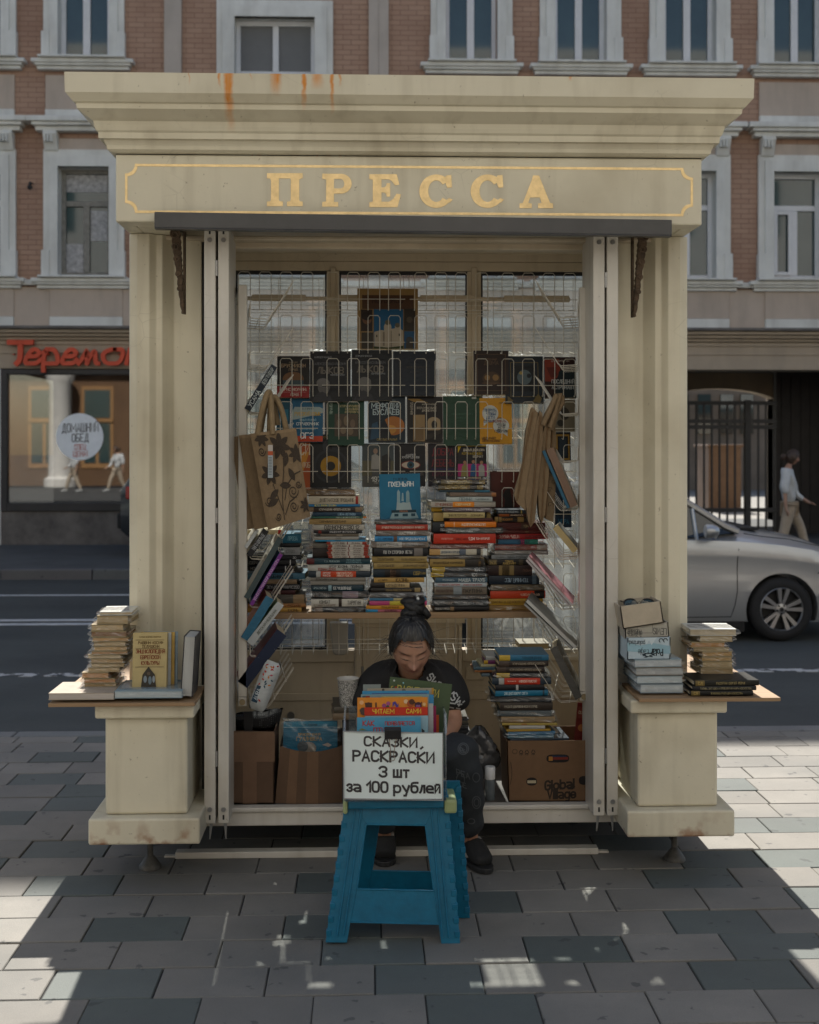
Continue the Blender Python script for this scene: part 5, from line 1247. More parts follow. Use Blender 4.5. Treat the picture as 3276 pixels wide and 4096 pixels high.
for r in [
 ('1', 447, 726, 800, 1166, '161210', [('t', 'АНАТОЛИЙ', .5, .15, .03, '8c7c64', .4), ('t', 'БРУСНИКИН', .5, .23, .075, '9c8468', .74), ('t', 'ГЕРОЙ', .5, .33, .05, '9c8468', .3), ('c', .5, .56, .33, '6c4a2c', .24), ('r', .18, .82, .58, .73, '3a4a50'), ('r', 0, 1, .73, 1, '8c1c1a'), ('t', 'БОРИС АКУНИН:', .5, .80, .062, 'd8ccc0', .86), ('r', .1, .9, .865, .87, 'c8a0a0'), ('t', 'ГЕРОЙ', .55, .93, .05, 'd8ccc0', .24)], 'black book with a red band across its foot', 0),
 ('1', 732, 1082, 757, 1200, '121317', [('t', 'В.ПРЕДТЕЧЕНСКИЙ', .32, .12, .028, '8c9094', .42), ('t', 'АЛЕКСЕЙ ВАСИЛЬЕВИЧ', .5, .25, .045, '606266', .78), ('t', 'ЛЫКОВ', .5, .38, .12, '706a60', .74), ('t', 'КОММЕНТАРИИ', .68, .47, .03, '8c9094', .34), ('c', .34, .70, .15, '5c5a58', .2), ('c', .32, .63, .16, '6c6a68', .12), ('r', .30, .46, .69, .705, '1a1a1c'), ('p', ((.05, 1), (.15, .85), (.3, .8), (.5, .88), (.55, 1)), '2c2c30')], 'black film-wrapped book with a grey portrait, left of its twin', 1),
 ('1', 1092, 1440, 745, 1190, '16181c', [('t', 'В.ПРЕДТЕЧЕНСКИЙ', .30, .12, .028, '8c9094', .40), ('t', 'АЛЕКСЕЙ ВАСИЛЬЕВИЧ', .46, .25, .045, '606266', .74), ('t', 'ЛЫКОВ', .46, .38, .12, '706a60', .7), ('t', 'КОММЕНТАРИИ', .66, .47, .03, '8c9094', .34), ('c', .34, .70, .15, '5c5a58', .2), ('c', .32, .63, .16, '6c6a68', .12), ('r', .30, .46, .69, .705, '1a1a1c'), ('p', ((.05, 1), (.15, .85), (.3, .8), (.5, .88), (.55, 1)), '2c2c30')], 'black film-wrapped book with a grey portrait, right of its twin', 1),
 ('2', -58, 312, 757, 1150, '131c28', [('t', 'ЖИЗНЬ СОКРЫТИЙ', .56, .36, .045, '3c3830', .5), ('t', 'ВОСПОМИНАНИЯ', .56, .47, .03, '3a3c40', .4)], 'dark navy film-wrapped album in the middle of the back rack', 1),
 ('2', 640, 940, 752, 1136, '2a1c16', [('o', .08, .012, '5c4630'), ('t', 'АЛЕКСАНДР', .5, .2, .035, '6c523a', .5), ('t', 'ДЮМА', .5, .28, .08, '5c4632', .6), ('c', .5, .64, .26, '4a3624', .2), ('c', .38, .62, .08, '8c6c40'), ('c', .62, .62, .09, '8c6c40'), ('r', .24, .76, .74, .755, '6c543c')], 'ornate brown book right of the mullion', 0),
 ('2', 912, 1240, 800, 1212, '16212a', [('o', .13, .012, '6c5c34'), ('r', .24, .76, .2, .75, '0f1519'), ('c', .5, .45, .19, '56666c', .2), ('c', .41, .36, .045, 'a08c4c'), ('c', .62, .42, .06, '1a2228'), ('p', ((.7, .98), (.85, .8), (.95, .9), (.9, 1)), '6c5c34'), ('p', ((.05, .85), (.2, .95), (.05, 1)), '6c5c34')], 'dark blue gilt-framed book with a round blue-white emblem', 1),
 ('2', 1252, 1522, 808, 1168, '2a1614', [('p', ((.0, .05), (.45, .05), (.5, .3), (.4, .5), (.2, .6), (.0, .6)), '7c3020'), ('p', ((.05, .25), (.35, .25), (.4, .45), (.2, .52)), '5a2018'), ('p', ((.45, .35), (1, .25), (1, 1), (.3, 1)), '16242a'), ('t', 'ДАЛИ ХЕРРИНГТОН', .5, .1, .035, 'a89890', .7), ('t', 'ПОСЛЕДНИЙ', .58, .60, .085, 'b8bcbc', .72), ('t', 'АСТРОНАВТ', .58, .74, .085, 'b8bcbc', .72)], 'dark book with half a red face, rightmost of its row', 0),
 ('1', 442, 556, 1160, 1500, '1a4a5c', [('r', .2, .9, .3, .6, '2c6c84'), ('c', .6, .62, .2, '8c7c3c')], 'narrow teal book half hidden behind bag handles', 0),
 ('1', 570, 842, 1165, 1545, '1d5a7c', [('t', 'Е.Е. САВЧЕНКО', .5, .24, .03, '16303c', .4), ('p', ((0, .36), (.1, .2), (.3, .2), (.9, .2), (1, .24), (1, .34), (.2, .48), (0, .5)), '98a8a8'), ('t', 'РУССКИЙ ЯЗЫК', .52, .36, .075, 'c8a02c', .82), ('t', 'НОВЫЙ ПОЛНЫЙ', .52, .5, .042, '90b8c8', .54), ('t', 'СПРАВОЧНИК', .52, .59, .06, 'd8e0e0', .82), ('t', 'ДЛЯ ПОДГОТОВКИ', .52, .71, .035, '80b0c4', .5), ('r', 0, 1, .87, 1, 'b03c1c'), ('t', 'ОГЭ', .5, .86, .12, 'e0e4e4', .5)], 'bright blue reference book with yellow and white lettering', 0),
 ('1', 888, 1200, 1148, 1575, '153c2c', [('t', 'HUMANITAS', .08, .24, .055, 'a8b8ac', .24, 'v'), ('t', 'АЛЕКСЕЙ НИКИШЕНКОВ', .62, .12, .028, 'a8b8ac', .4), ('t', 'ИСТОРИЯ БРИТАНСКОЙ', .6, .2, .042, 'b8a878', .56), ('t', 'СОЦИАЛЬНОЙ', .66, .26, .042, 'b8a878', .36), ('t', 'АНТРОПОЛОГИИ', .66, .32, .042, 'b8a878', .4), ('r', .18, .83, .36, .82, '4c4034'), ('c', .3, .55, .07, '6c5c4c', .12), ('c', .5, .5, .07, '74644f', .14), ('c', .68, .56, .07, '6c5c4c', .12), ('c', .42, .70, .08, '7c6c58', .1), ('c', .62, .72, .08, '74644f', .1)], 'dark green book with a sepia group photo', 0),
 ('1', 1236, 1555, 1150, 1550, '14242e', [('t', 'ДМИТРИЙ ЕМЕЦ', .5, .09, .035, '7c8c90', .48), ('t', 'МЕФОДИЙ', .48, .2, .11, 'a8b8bc', .78), ('t', 'БУСЛАЕВ', .48, .34, .11, 'a8b8bc', .70), ('c', .68, .64, .3, 'a0642c', .26), ('c', .6, .72, .16, 'b8843c', .12), ('p', ((.3, .95), (.36, .6), (.44, .5), (.5, .6), (.62, .85), (.58, 1), (.3, 1)), '1a1c20'), ('p', ((.05, .95), (.1, .6), (.25, .55), (.3, .9)), '24445a'), ('t', 'СВЕТЛЫЕ КРЫЛЬЯ', .5, .94, .04, '8c7c4c', .54)], 'night-blue fantasy book with an orange glow', 0),
 ('2', 62, 370, 1150, 1550, '17120f', [('p', ((0, .05), (.35, .05), (.6, .14), (.2, .12)), '8c6c34'), ('t', 'HUMANITAS', .13, .26, .06, 'b0a898', .26, 'v'), ('t', 'АНДРЕЙ КАРАВАШКИН', .62, .17, .03, 'a8a090', .4), ('t', 'ЛИТЕРАТУРНЫЙ ОБЫЧАЙ', .55, .25, .042, 'b0a898', .56), ('t', 'ДРЕВНЕЙ РУСИ', .62, .31, .042, 'b0a898', .4), ('r', .17, .5, .4, .98, '8c7450'), ('p', ((.2, .7), (.46, .66), (.46, .95), (.2, .98)), '6c5638'), ('c', .75, .55, .18, '9c8868', .13), ('r', .57, .93, .56, .74, '9c8868'), ('c', .76, .62, .08, '1c1814', .12), ('p', ((.5, .85), (.95, .72), (.95, .8), (.5, .98)), '2c2620')], 'black book with a parchment strip and arched picture', 0),
 ('2', 375, 702, 1146, 1580, '173c28', [('r', .76, .88, .015, .055, 'b8b8b0'), ('t', 'ЖУКОВ АНАТОЛИЙ', .5, .14, .02, '3a5c48', .3), ('t', 'МОРАЛЬНАЯ КНИГА', .5, .36, .035, '3a5c48', .56), ('t', 'ВРЕМЕНА МИРА', .5, .44, .025, '3a5c48', .4)], 'plain green film-wrapped book', 1),
 ('2', 690, 968, 1162, 1562, 'c8901c', [('c', .33, .34, .25, 'c4c8c4', .26), ('p', ((.12, .5), (.3, .5), (.12, .62)), 'c4c8c4'), ('c', .66, .61, .25, 'c4c8c4', .24), ('p', ((.6, .72), (.85, .72), (.86, .84)), 'c4c8c4'), ('t', 'МИРОВОЙ БЕСТСЕЛЛЕР', .78, .11, .03, '4c3814', .34), ('t', 'ГОВОРИТЬ,', .33, .27, .055, '1c4c7c', .4), ('t', 'ЧТОБЫ', .35, .35, .055, '1c4c7c', .28), ('t', 'ДЕТИ', .33, .43, .055, '1c4c7c', .26), ('t', 'СЛУШАЛИ,', .32, .51, .055, '1c4c7c', .38), ('t', 'КАК', .62, .44, .04, '2c2c2c', .14), ('t', 'И СЛУШАТЬ,', .62, .51, .05, '8c2c1c', .44), ('t', 'ЧТОБЫ', .66, .59, .05, '2c2c2c', .26), ('t', 'ДЕТИ', .66, .66, .05, '2c2c2c', .22), ('t', 'ГОВОРИЛИ', .66, .73, .05, '2c2c2c', .4), ('t', 'АДЕЛЬ ФАБЕР', .27, .88, .045, '4c2c14', .44), ('t', 'ЭЛЕЙН МАЗЛИШ', .33, .94, .045, '4c2c14', .54)], 'yellow book with two white speech bubbles', 0),
 ('2', 1330, 1515, 1178, 1452, '6a6252', [('c', .5, .45, .22, '3a362e', .3), ('c', .3, .75, .16, '2c2a24')], 'grey picture book behind the right rack', 0),
 ('2', 1340, 1475, 1458, 1724, '1a1c22', [('o', .08, .06, '8c6c2c'), ('r', .25, .75, .2, .8, '24303a')], 'black book with a heavy gilt frame behind the right rack', 0),
 ('3', 600, 738, -120, 330, '9c4a20', [('p', ((.1, .3), (.9, .3), (.5, .7)), 'b87c2c'), ('t', 'СИ', .62, .24, .22, 'c8b8a0', .6), ('t', 'ЛЮБ', .7, .55, .1, 'b8a48c', .5)], 'burnt orange book just right of the floral bag', 0),
 ('3', 733, 1088, -140, 322, '131313', [('t', 'АРТЕМИЙ ТРОИЦКИЙ', .5, .055, .032, '9c7c24', .58), ('c', .5, .23, .2, '2c2e32'), ('c', .5, .25, .04, '101010'), ('c', .5, .60, .42, '26282b'), ('c', .5, .60, .36, '17181a'), ('c', .5, .60, .25, '9c7416'), ('c', .5, .60, .11, '1a1610')], 'black book with a yellow loudspeaker cone', 0),
 ('3', 1182, 1456, -60, 315, '4c4c48', [('r', 0, 1, 0, .4, '3a4244'), ('r', 0, 1, .4, .75, '54503c'), ('c', .42, .18, .07, '8c7464', .09), ('p', ((.28, .6), (.3, .28), (.42, .24), (.54, .3), (.56, .6)), '8c8a84'), ('p', ((.3, .8), (.32, .6), (.54, .6), (.52, .8)), '4a4c4c'), ('p', ((.6, .78), (.62, .3), (.78, .24), (.9, .36), (.88, .78)), '20201e'), ('t', '1979', .5, .83, .1, 'c8c8c0', .4), ('t', 'МЕСТО', .5, .92, .04, 'a8a8a0', .3)], 'book with two people walking in a park photo', 0),
 ('4', -46, 220, -62, 310, '121013', [('t', 'АНДРЕЙ', .52, .28, .045, 'b0b0b0', .32), ('t', 'ХУСНУТДИНОВ', .52, .33, .045, 'b0b0b0', .56), ('c', .52, .51, .32, '6c241c', .14), ('c', .52, .51, .29, 'b8a898', .11), ('c', .52, .51, .12, '1c4454'), ('c', .52, .51, .05, '0c0c0c'), ('t', 'АЭРОФОБИЯ', .52, .72, .075, '5c5450', .8)], 'black book with a big red-rimmed eye', 0),
 ('4', 244, 498, -62, 312, '171018', [('t', 'ДОБРА', .5, .2, .15, '6c1c24', .7), ('t', 'ЛЕБЕНЬ', .5, .46, .15, '6c1c24', .74), ('t', 'ВЕРОНИКА', .5, .72, .08, '5c1c34', .7), ('r', .1, .9, .6, .61, '30307c')], 'purplish black book with tall dark red lettering', 0),
 ('4', 500, 748, -60, 228, '171414', [('r', 0, 1, 0, .09, 'c8a820'), ('p', ((0, .09), (.12, .09), (0, .3)), 'c8a820'), ('r', 0, 1, .62, 1, 'b02c74'), ('t', 'ДАРЬЯ ДОНЦОВА', .56, .2, .065, 'c8c0b0', .74), ('t', 'КОТЯ И СЕНЕБО', .5, .31, .06, 'b89c34', .7), ('t', 'ВОЛЧАТ', .7, .40, .06, 'c8c0b0', .38), ('p', ((.1, 1), (.14, .7), (.24, .6), (.34, .72), (.36, 1)), '8c844c'), ('c', .24, .58, .06, 'a87c60'), ('p', ((.42, 1), (.46, .66), (.54, .6), (.62, .68), (.64, 1)), '2c5c8c'), ('c', .54, .56, .06, 'a87c60'), ('p', ((.72, 1), (.72, .7), (.82, .62), (.92, .7), (.92, 1)), 'a8a8a4'), ('c', .82, .58, .06, 'a87c60')], 'black, yellow and pink book with three dancing figures', 0),
 ('3', 680, 1006, 262, 352, '24262a', [('r', .04, .96, .1, .9, '34363a'), ('t', 'ШАХ ЛЕПСКИ', .5, .75, .12, '5c5c60', .5)], 'flat charcoal case standing behind the stack beside the bags', 0),
 ('4', 780, 1036, 178, 520, '3c1812', [('r', .04, .97, .04, .97, '4c1e14'), ('p', ((.45, 1), (.5, .75), (.42, .62), (.5, .5), (.6, .45), (.62, .4), (.68, .5), (.74, .75), (.78, 1)), '14100f')], 'rust red book with a black horse head, standing beside the bags', 0),
 ('4', 1338, 1480, 265, 665, '162c42', [('t', 'Д', .5, .12, .08, '9cb0b8', .3), ('t', 'ИГРА', .52, .88, .1, '2c6c8c', .6), ('c', .6, .42, .1, 'c0c8c8'), ('r', 0, 1, .55, .75, '12222e')], 'navy book seen through the lower right tray', 0),
]: cover(*r[:7], label=r[7], film=bool(r[8]), group=G2, y=5.46 if r[0] in '12' else 5.455)
cover('3', 1337, 1690, 205, 600, '1c6a8c', [('t', 'ГИ ДЕЛИЛЬ', .52, .115, .045, '14303c', .34), ('t', 'ПХЕНЬЯН', .53, .225, .095, 'd8e0e0', .6), ('p', ((.42, .66), (.43, .4), (.46, .34), (.50, .4), (.5, .66)), '8ca8b0'), ('p', ((.53, .6), (.55, .42), (.58, .42), (.59, .6)), '8ca8b0'), ('p', ((.64, .66), (.65, .4), (.70, .36), (.73, .42), (.73, .66)), '7c9ca4'), ('p', ((.40, .8), (.42, .62), (.5, .64), (.58, .62), (.66, .64), (.74, .62), (.78, .8)), '9cb0b4'), ('r', .28, .88, .79, .85, '1a3844'), ('t', 'ПХЕНЬЯН', .58, .82, .03, 'b0704c', .4), ('p', ((.24, .97), (.3, .85), (.88, .85), (.94, .97)), '8ca8b0'), ('r', .35, .45, .87, .93, '1c4454'), ('r', .55, .68, .87, .93, '1c4454'), ('r', .76, .86, .87, .93, '1c4454')],
  label='teal comic album with a white monument drawing, standing upright', y=5.30, tilt=4, rot=-1.2, group=G2)

# ---- wire racks on the back wall: four narrow panels with rows of pocket loops
def rack(px0, px1, idx, label):
 y0 = 5.60
 t_ = thing('wire_rack', label, 'book rack', ((X(px0, y0) + X(px1, y0)) / 2, y0, Z(1600, 2580, y0)), 'wire book racks along the back wall')
 q = MB(); w_ = px1 - px0; r_ = .0016
 zt, zb = Z(1600, 1110, y0), Z(1600, 2580, y0)
 pitch = .187; xs = [X(px0 + 8 + (w_ - 16) * i / 4, y0) for i in range(5)]
 for i in (0, 2, 4): q.tube([(xs[i], y0 - .004, zb), (xs[i], y0 - .004, zt)], r_ * .8, 4)
 n = 9
 for k in range(n):
  for dz in (0, .035):
   q.tube([(X(px0 + 2, y0), y0, zt - .125 - pitch * k - dz), (X(px1 - 2, y0), y0, zt - .125 - pitch * k - dz)], r_ * .75, 4)
 q.build('back_grid', M['wire'], t_)
 for k in range(n):
  q = MB(); ztop = zt - pitch * k; zlow = ztop - .165; yf = y0 - .175
  for i in range(4):
   cx = (xs[i] * .5 + xs[i + 1] * .5); hw = .0255
   q.tube([(cx - hw, y0 - .006, zlow + .02), (cx - hw, yf + .01, zlow), (cx - hw, yf, zlow + .012), (cx - hw, yf - .004, ztop - .012), (cx - hw + .008, yf - .004, ztop - .002), (cx + hw - .008, yf - .004, ztop - .002), (cx + hw, yf - .004, ztop - .012), (cx + hw, yf, zlow + .012), (cx + hw, yf + .01, zlow), (cx + hw, y0 - .006, zlow + .02)], r_, 4)
  q.tube([(X(px0 + 6, y0), yf + .0035, zlow + .048), (X(px1 - 6, y0), yf + .0035, zlow + .048)], r_, 4)
  q.tube([(X(px0 + 6, y0), yf + .09, zlow + .009), (X(px1 - 6, y0), yf + .09, zlow + .009)], r_, 4)
  q.build('pocket_row', M['wire'], t_)
for i, (a, b, l) in enumerate(((945, 1284, 'white wire rack on the back wall behind the floral bag'), (1288, 1622, 'white wire rack on the back wall holding the church album'), (1628, 1960, 'white wire rack on the back wall with the yellow speech-bubble book'), (1966, 2300, 'white wire rack on the back wall beside the right magazine rack'))): rack(a, b, i, l)

# ---- the two side racks: square post frame with tilted wire trays one above another
def side_rack(side, label, tray_px, tray_py, posts, foot):
 y0, y1 = 5.0, 5.50
 s = 1 if side == 'L' else -1
 ang = R(7) if side == 'L' else R(11)
 x0 = X((posts[0] + posts[1]) / 2, y0)
 t_ = thing('magazine_rack', label, 'magazine rack', (x0, y0, Z(1600, foot, y0)))
 hw = (X(posts[1], y0) - X(posts[0], y0)) / 2
 zt, zb = Z(1600, posts[2], y0), Z(1600, foot, y0)
 dx = -s * math.tan(ang)          # the racks splay outwards to the rear
 def off(y): return dx * (y - y0)
 q = MB()
 q.box(x0 - hw, x0 + hw, y0, y0 + .03, zb + .036, zt)
 for z0, z1 in ((zb, zb + .035), (zt - .03, zt - .001)):
  ya = y0 - .004 if z0 == zb else y0 + .031
  q.add([(x0 - hw + off(ya), ya, z0), (x0 + hw + off(ya), ya, z0), (x0 + hw + off(5.45), 5.45, z0), (x0 - hw + off(5.45), 5.45, z0), (x0 - hw + off(ya), ya, z1), (x0 + hw + off(ya), ya, z1), (x0 + hw + off(5.45), 5.45, z1), (x0 - hw + off(5.45), 5.45, z1)],
    [(0, 3, 2, 1), (4, 5, 6, 7), (0, 1, 5, 4), (1, 2, 6, 5), (2, 3, 7, 6), (3, 0, 4, 7)])
 q.box(x0 - hw + off(5.46), x0 + hw + off(5.46), 5.455, 5.485, zb, zt)
 q.build('frame', M['white_paint'], t_, bevel=.003)
 q = MB(); q.lathe([(.012, .006), (.012, 0), (.006, 0), (.006, .004)], 14, M=Matrix.Translation((x0, y0 - .0045, zb + .017)) @ Matrix.Rotation(R(90), 4, 'X')); q.build('tube_end', pm('brass_ring', (.25, .19, .10), .5, var=.2) if 'brass' not in M else M['brass'], t_, smooth=40)
 for py in tray_py:
  q = MB(); xa = X(tray_px[0], y0); zz = Z(tray_px[0], py, y0); r_ = .00125
  bw_, lip, hh = .068, .060, .150
  prev = []
  for k in range(5):
   y = y0 + .01 + .11 * k; o_ = off(y)
   P = [(xa + o_, y, zz + lip), (xa + o_, y, zz + .006), (xa + s * .006 + o_, y, zz), (xa + s * bw_ + o_, y, zz - .004), (xa + s * (bw_ + .012) + o_, y, zz + .006), (xa + s * (bw_ + .012 + hh * .62) + o_, y, zz + hh)]
   P2 = [(p[0] - dx * -.02 * 0, p[1] + .028, p[2]) for p in P]
   P2 = [(p[0] + dx * .028, p[1], p[2]) for p in P2]
   q.tube(P + P2[::-1], r_, 4)
  for (ax, az) in ((0, lip * .95), (0, lip * .35), (s * bw_ * .5, -.003), (s * (bw_ + .03), .03), (s * (bw_ + .075), .1)):
   q.tube([(xa + ax + off(y0), y0, zz + az), (xa + ax + off(5.5), 5.5, zz + az)], r_, 4)
  q.build('tray', M['wire'], t_)
 return t_
side_rack('L', 'white wire magazine rack with leaning books at the left of the opening', (1001, 0), [1270, 1458, 1648, 1842, 2040, 2237, 2430, 2628, 2828], (953, 987, 1141), 2820)
side_rack('R', 'white wire magazine rack with leaning books at the right of the opening', (2311, 0), [1266, 1458, 1652, 1846, 2040, 2236, 2436, 2625, 2808], (2319, 2352, 1146), 2808)

def leaner(k, p0, p1, tpx, hexc, label, y=4.99, d=.21, top='d8d0c0', txt=None, tc='e0e0e0', film=False, side=1, th=.62, name='book', cat='book', spread=None):
 """a book or magazine leaning in a side tray, seen along its edge: p0 foot, p1 head (zoomed pixels), tpx thickness in photo pixels"""
 a = W(zx(k, p0[0]), zy(k, p0[1]), y); b = W(zx(k, p1[0]), zy(k, p1[1]), y)
 u = (b - a); L_ = u.length; u.normalize()
 nrm = Vector((-u.z, 0, u.x)) * side
 t = tpx * y / FPX
 t_ = thing(name, label, cat, a, 'books and magazines leaning in the side racks')
 dx = (-.12 if side > 0 else .19)
 Mx = Matrix(((u.x, dx, nrm.x, a.x), (u.y, 1, nrm.y, a.y), (u.z, 0, nrm.z, a.z), (0, 0, 0, 1)))
 q = MB(); bd = min(.0022, t * .25)
 q.box(0, L_, 0, .004, 0, t, 0, lin(hexc), Mx); q.box(0, L_, .0041, d, 0, bd, 0, lin(hexc), Mx); q.box(0, L_, .0041, d, t - bd, t, 0, lin(top), Mx)
 if txt:
  for (s, f, cc, wm) in txt:
   if side > 0: q.text(s, a + u * L_ * f + nrm * t * (.5 - th / 2) + Vector((0, -.001, 0)), u, nrm, t * th, wmax=L_ * wm, c=lin(cc), center=True, off=.0008)
   else: q.text(s, a + u * L_ * f + nrm * t * (.5 + th / 2) + Vector((0, -.001, 0)), u, -nrm, t * th, wmax=L_ * wm, c=lin(cc), center=True, off=.0008)
 q.build('cover', M['film'] if film else M['book'], t_)
 q = MB(); q.box(.002, L_ - .002, .0042, d - .003, bd + .0001, t - bd - .0001, 0, PAGEC, Mx); q.build('page_block', M['pagev'], t_)
 return t_
for r in [
 ('1', (215, 1285), (450, 905), 26, '16222e', 'navy book with white spine lettering leaning in the left rack', dict(txt=[('УСАМА', .26, 'c8d0d0', .42), ('ЛЕВИ ТИДХАР', .76, 'b0b8b8', .36)])),
 ('3', (190, 850), (292, 698), 14, 'b8bcbc', 'white glossy magazine leaning in the left rack', dict(film=True)),
 ('3', (228, 925), (378, 705), 24, '1c1e22', 'black book with pale lettering leaning in the left rack', dict(txt=[('ИНГО ШУЛЬЦЕ', .55, 'b8bcc0', .6)], y=4.985)),
 ('3', (205, 1290), (500, 770), 22, '3c4a4c', 'grey-green book in film leaning in the left rack', dict(film=True)),
 ('3', (240, 1345), (498, 905), 15, '6c2c7c', 'purple spined book leaning in the left rack', dict(txt=[('ЖЕНСКИЙ МАНИКЮР СКАЗКИ МИРА', .5, 'c8a8d0', .8)], y=4.985, top='2c6c9c')),
 ('3', (200, 1650), (420, 1290), 34, '2c6480', 'thick illustrated blue children\'s book in the left rack', dict(film=True, top='b06c4c')),
 ('3', (240, 1690), (505, 1345), 30, 'a8acac', 'white book with a green plant in the left rack', dict(y=4.985, top='7c8c5c', txt=[('ДЕТСКАЯ МЕДИЦИНА', .55, '4c5444', .6)], th=.3)),
 ('5', (190, 545), (530, 95), 46, '18243c', 'large navy book with a maroon edge in the left rack', dict(top='6c2430', y=5.0)),
]: leaner(*r[:6], **r[6])
for r in [
 ('4', (1440, 505), (1225, 10), 12, '2c5c74', 'blue-edged newspaper sheaf in the right rack', dict(top='5c6c70')),
 ('4', (1470, 500), (1262, 0), 30, '7c6454', 'thick brownish newspaper bundle in the right rack', dict(y=4.985, top='8c7c68')),
 ('4', (1492, 890), (1318, 680), 26, 'b09c70', 'cream paperback in the right rack', dict(top='7c7c78')),
 ('4', (1478, 1345), (1096, 935), 9, 'b0a8a8', 'upper of two pink magazines in the right rack', dict(y=4.985, top='a87078', d=.26)),
 ('4', (1450, 1345), (1084, 955), 8, 'a8a0a0', 'lower of two pink magazines in the right rack', dict(y=4.99, top='985c68', d=.24)),
 ('4', (1505, 1715), (1085, 1310), 13, 'b0b0ac', 'white magazine with a photo in the right rack', dict(y=4.985, top='8c8c88', d=.26)),
 ('4', (1480, 1724), (1068, 1335), 8, '90908c', 'thin grey magazine under the white one in the right rack', dict(y=4.99, top='706c68')),
 ('6', (1345, 575), (1150, 185), 30, '4c4a46', 'dark film-wrapped book in the lowest right tray', dict(film=True, top='5c5448')),
]: leaner(*r[:6], side=-1, **r[6])
# ================================================================== GOODS AROUND THE KIOSK
# ---- plywood boards on the two pedestal caps
for px0, px1, zk, lab in ((192, 779, ZKL, 'worn plywood board on the left pedestal carrying a yellowish encyclopedia'), (2556, 3123, ZKR, 'worn plywood board on the right pedestal carrying sunglasses cartons')):
 q = MB(); q.box(X(px0, 4.63), X(px1, 4.63), 4.63, 4.944, zk + .0006, zk + .0146)
 if px0 < 1000: q.box(X(px0, 4.63), XL - .004, 4.9441, 5.6, zk + .0008, zk + .0144)
 else: q.box(XR + .004, X(px1, 4.63), 4.9441, 5.6, zk + .0008, zk + .0144)
 tag(q.build('plywood_board', M['ply'], bevel=.002), lab, 'board')
GP = 'paperbacks in clear film stacked outside'
OL = ['in the outdoor stack on the left board']
cols = ['b09a72', 'a8926a', 'bda47a', '7c5428', 'b58a50', 'ab9266', 'b8955c', '9c703c', 'b09c78', 'a98a5c', 'b39c74', 'ad9468', 'b08252', 'b07c48', 'a08452']
nth = ['topmost', 'second', 'third', 'fourth', 'fifth', 'sixth', 'seventh', 'eighth', 'ninth', 'tenth', 'eleventh', 'twelfth', 'thirteenth', 'fourteenth', 'fifteenth']
for i, r in enumerate([(530, 762, 262, 290), (522, 752, 292, 352), (470, 700, 355, 402), (480, 735, 403, 446), (475, 735, 447, 479), (500, 735, 480, 512), (485, 720, 513, 546), (468, 728, 547, 573), (460, 705, 574, 601), (480, 715, 602, 634), (465, 700, 635, 664), (445, 672, 665, 699), (412, 607, 700, 744), (415, 640, 745, 779), (425, 655, 780, 806)]):
 lying('L', *r, 'a09070' if i else 'c8c8c0', label=nth[i] + ' yellowed paperback from the top of the tall film-wrapped pile on the left board', y=4.76, d=.165, film=2, spine=False, pagec=lin(cols[i]), group=GP, yaw=rnd.uniform(-5, 5))
cols = ['b5a78c', 'ab9a78', 'a8783c', 'ad986c', 'b08c54', 'a8864c', 'b09a70', 'a08a62']
for i, r in enumerate([(745, 1075, 388, 437), (802, 1040, 438, 481), (748, 990, 482, 523), (775, 1025, 522, 551), (815, 1035, 550, 587), (815, 1035, 588, 621), (835, 1050, 622, 667), (815, 1050, 668, 718)]):
 lying('R', *r, 'a09070' if i else 'c0c0b8', label=nth[i] + ' yellowed paperback from the top of the shorter film-wrapped pile on the right board', y=4.79, d=.165, film=2, spine=False, pagec=lin(cols[i]), group=GP, yaw=rnd.uniform(-5, 5))
lying('L', 168, 640, 848, 898, 'a89c8c', label='large flat red-edged album in film on the left board', y=4.64, d=.22, film=1, spine=False, pagec=lin('b4aca4'), yaw=0, bands=())
lying('L', 642, 1128, 833, 886, '8ca0a8', label='large flat pale blue album in film beside the red-edged one', y=4.645, d=.22, film=2, spine=False, pagec=lin('b0bcc0'), yaw=0)
cover('L', 770, 1016, 420, 832, 'b8a676', [('t', 'САМЫЕ ВАЖНЫЕ ПОНЯТИЯ', .5, .07, .022, '6c5830', .8), ('r', .08, .92, .12, .127, '4c3c20'), ('t', 'РАВВИН ИОСИФ', .52, .17, .045, '5c4424', .72), ('t', 'ТЕЛУШКИН', .52, .235, .045, '5c4424', .5), ('r', .08, .92, .27, .277, '4c3c20'), ('t', 'ЭНЦИКЛОПЕДИЯ', .52, .32, .06, '7c341c', .84), ('t', 'ЕВРЕЙСКОЙ', .52, .42, .06, '7c341c', .58), ('t', 'КУЛЬТУРЫ', .52, .52, .06, '7c341c', .52), ('r', .08, .92, .585, .592, '4c3c20'), ('p', ((.26, .93), (.30, .72), (.40, .64), (.47, .58), (.55, .64), (.66, .72), (.70, .93)), '3c3830'), ('c', .38, .8, .05, '7c8890', .1), ('c', .52, .82, .05, '6c7c84', .12), ('c', .63, .8, .04, '8c9498', .1), ('c', .48, .7, .05, '5c5044')],
  label='yellowish upright encyclopedia with red title on the left board', y=4.72, tilt=5, th=.03)
for i, (a, b, hx) in enumerate(((800, 1046, 'b4b8b8'), (828, 1072, 'c09c50'), (850, 1094, '8fa0a8'))):
 cover('L', a, b, 418 - 4 * i, 826, hx, label=['thin white book in film just behind the yellowish encyclopedia', 'thin yellow book in film standing behind the thin white one', 'thin blue-grey book, rearmost behind the yellowish encyclopedia'][i], y=4.755 + .012 * i, tilt=4, th=.008, film=True)
t_ = thing('book', 'grey-edged upright book leaning against the left shutter', 'book', W(745, 2789, 4.68))
b_ = t_.location; h_ = .226
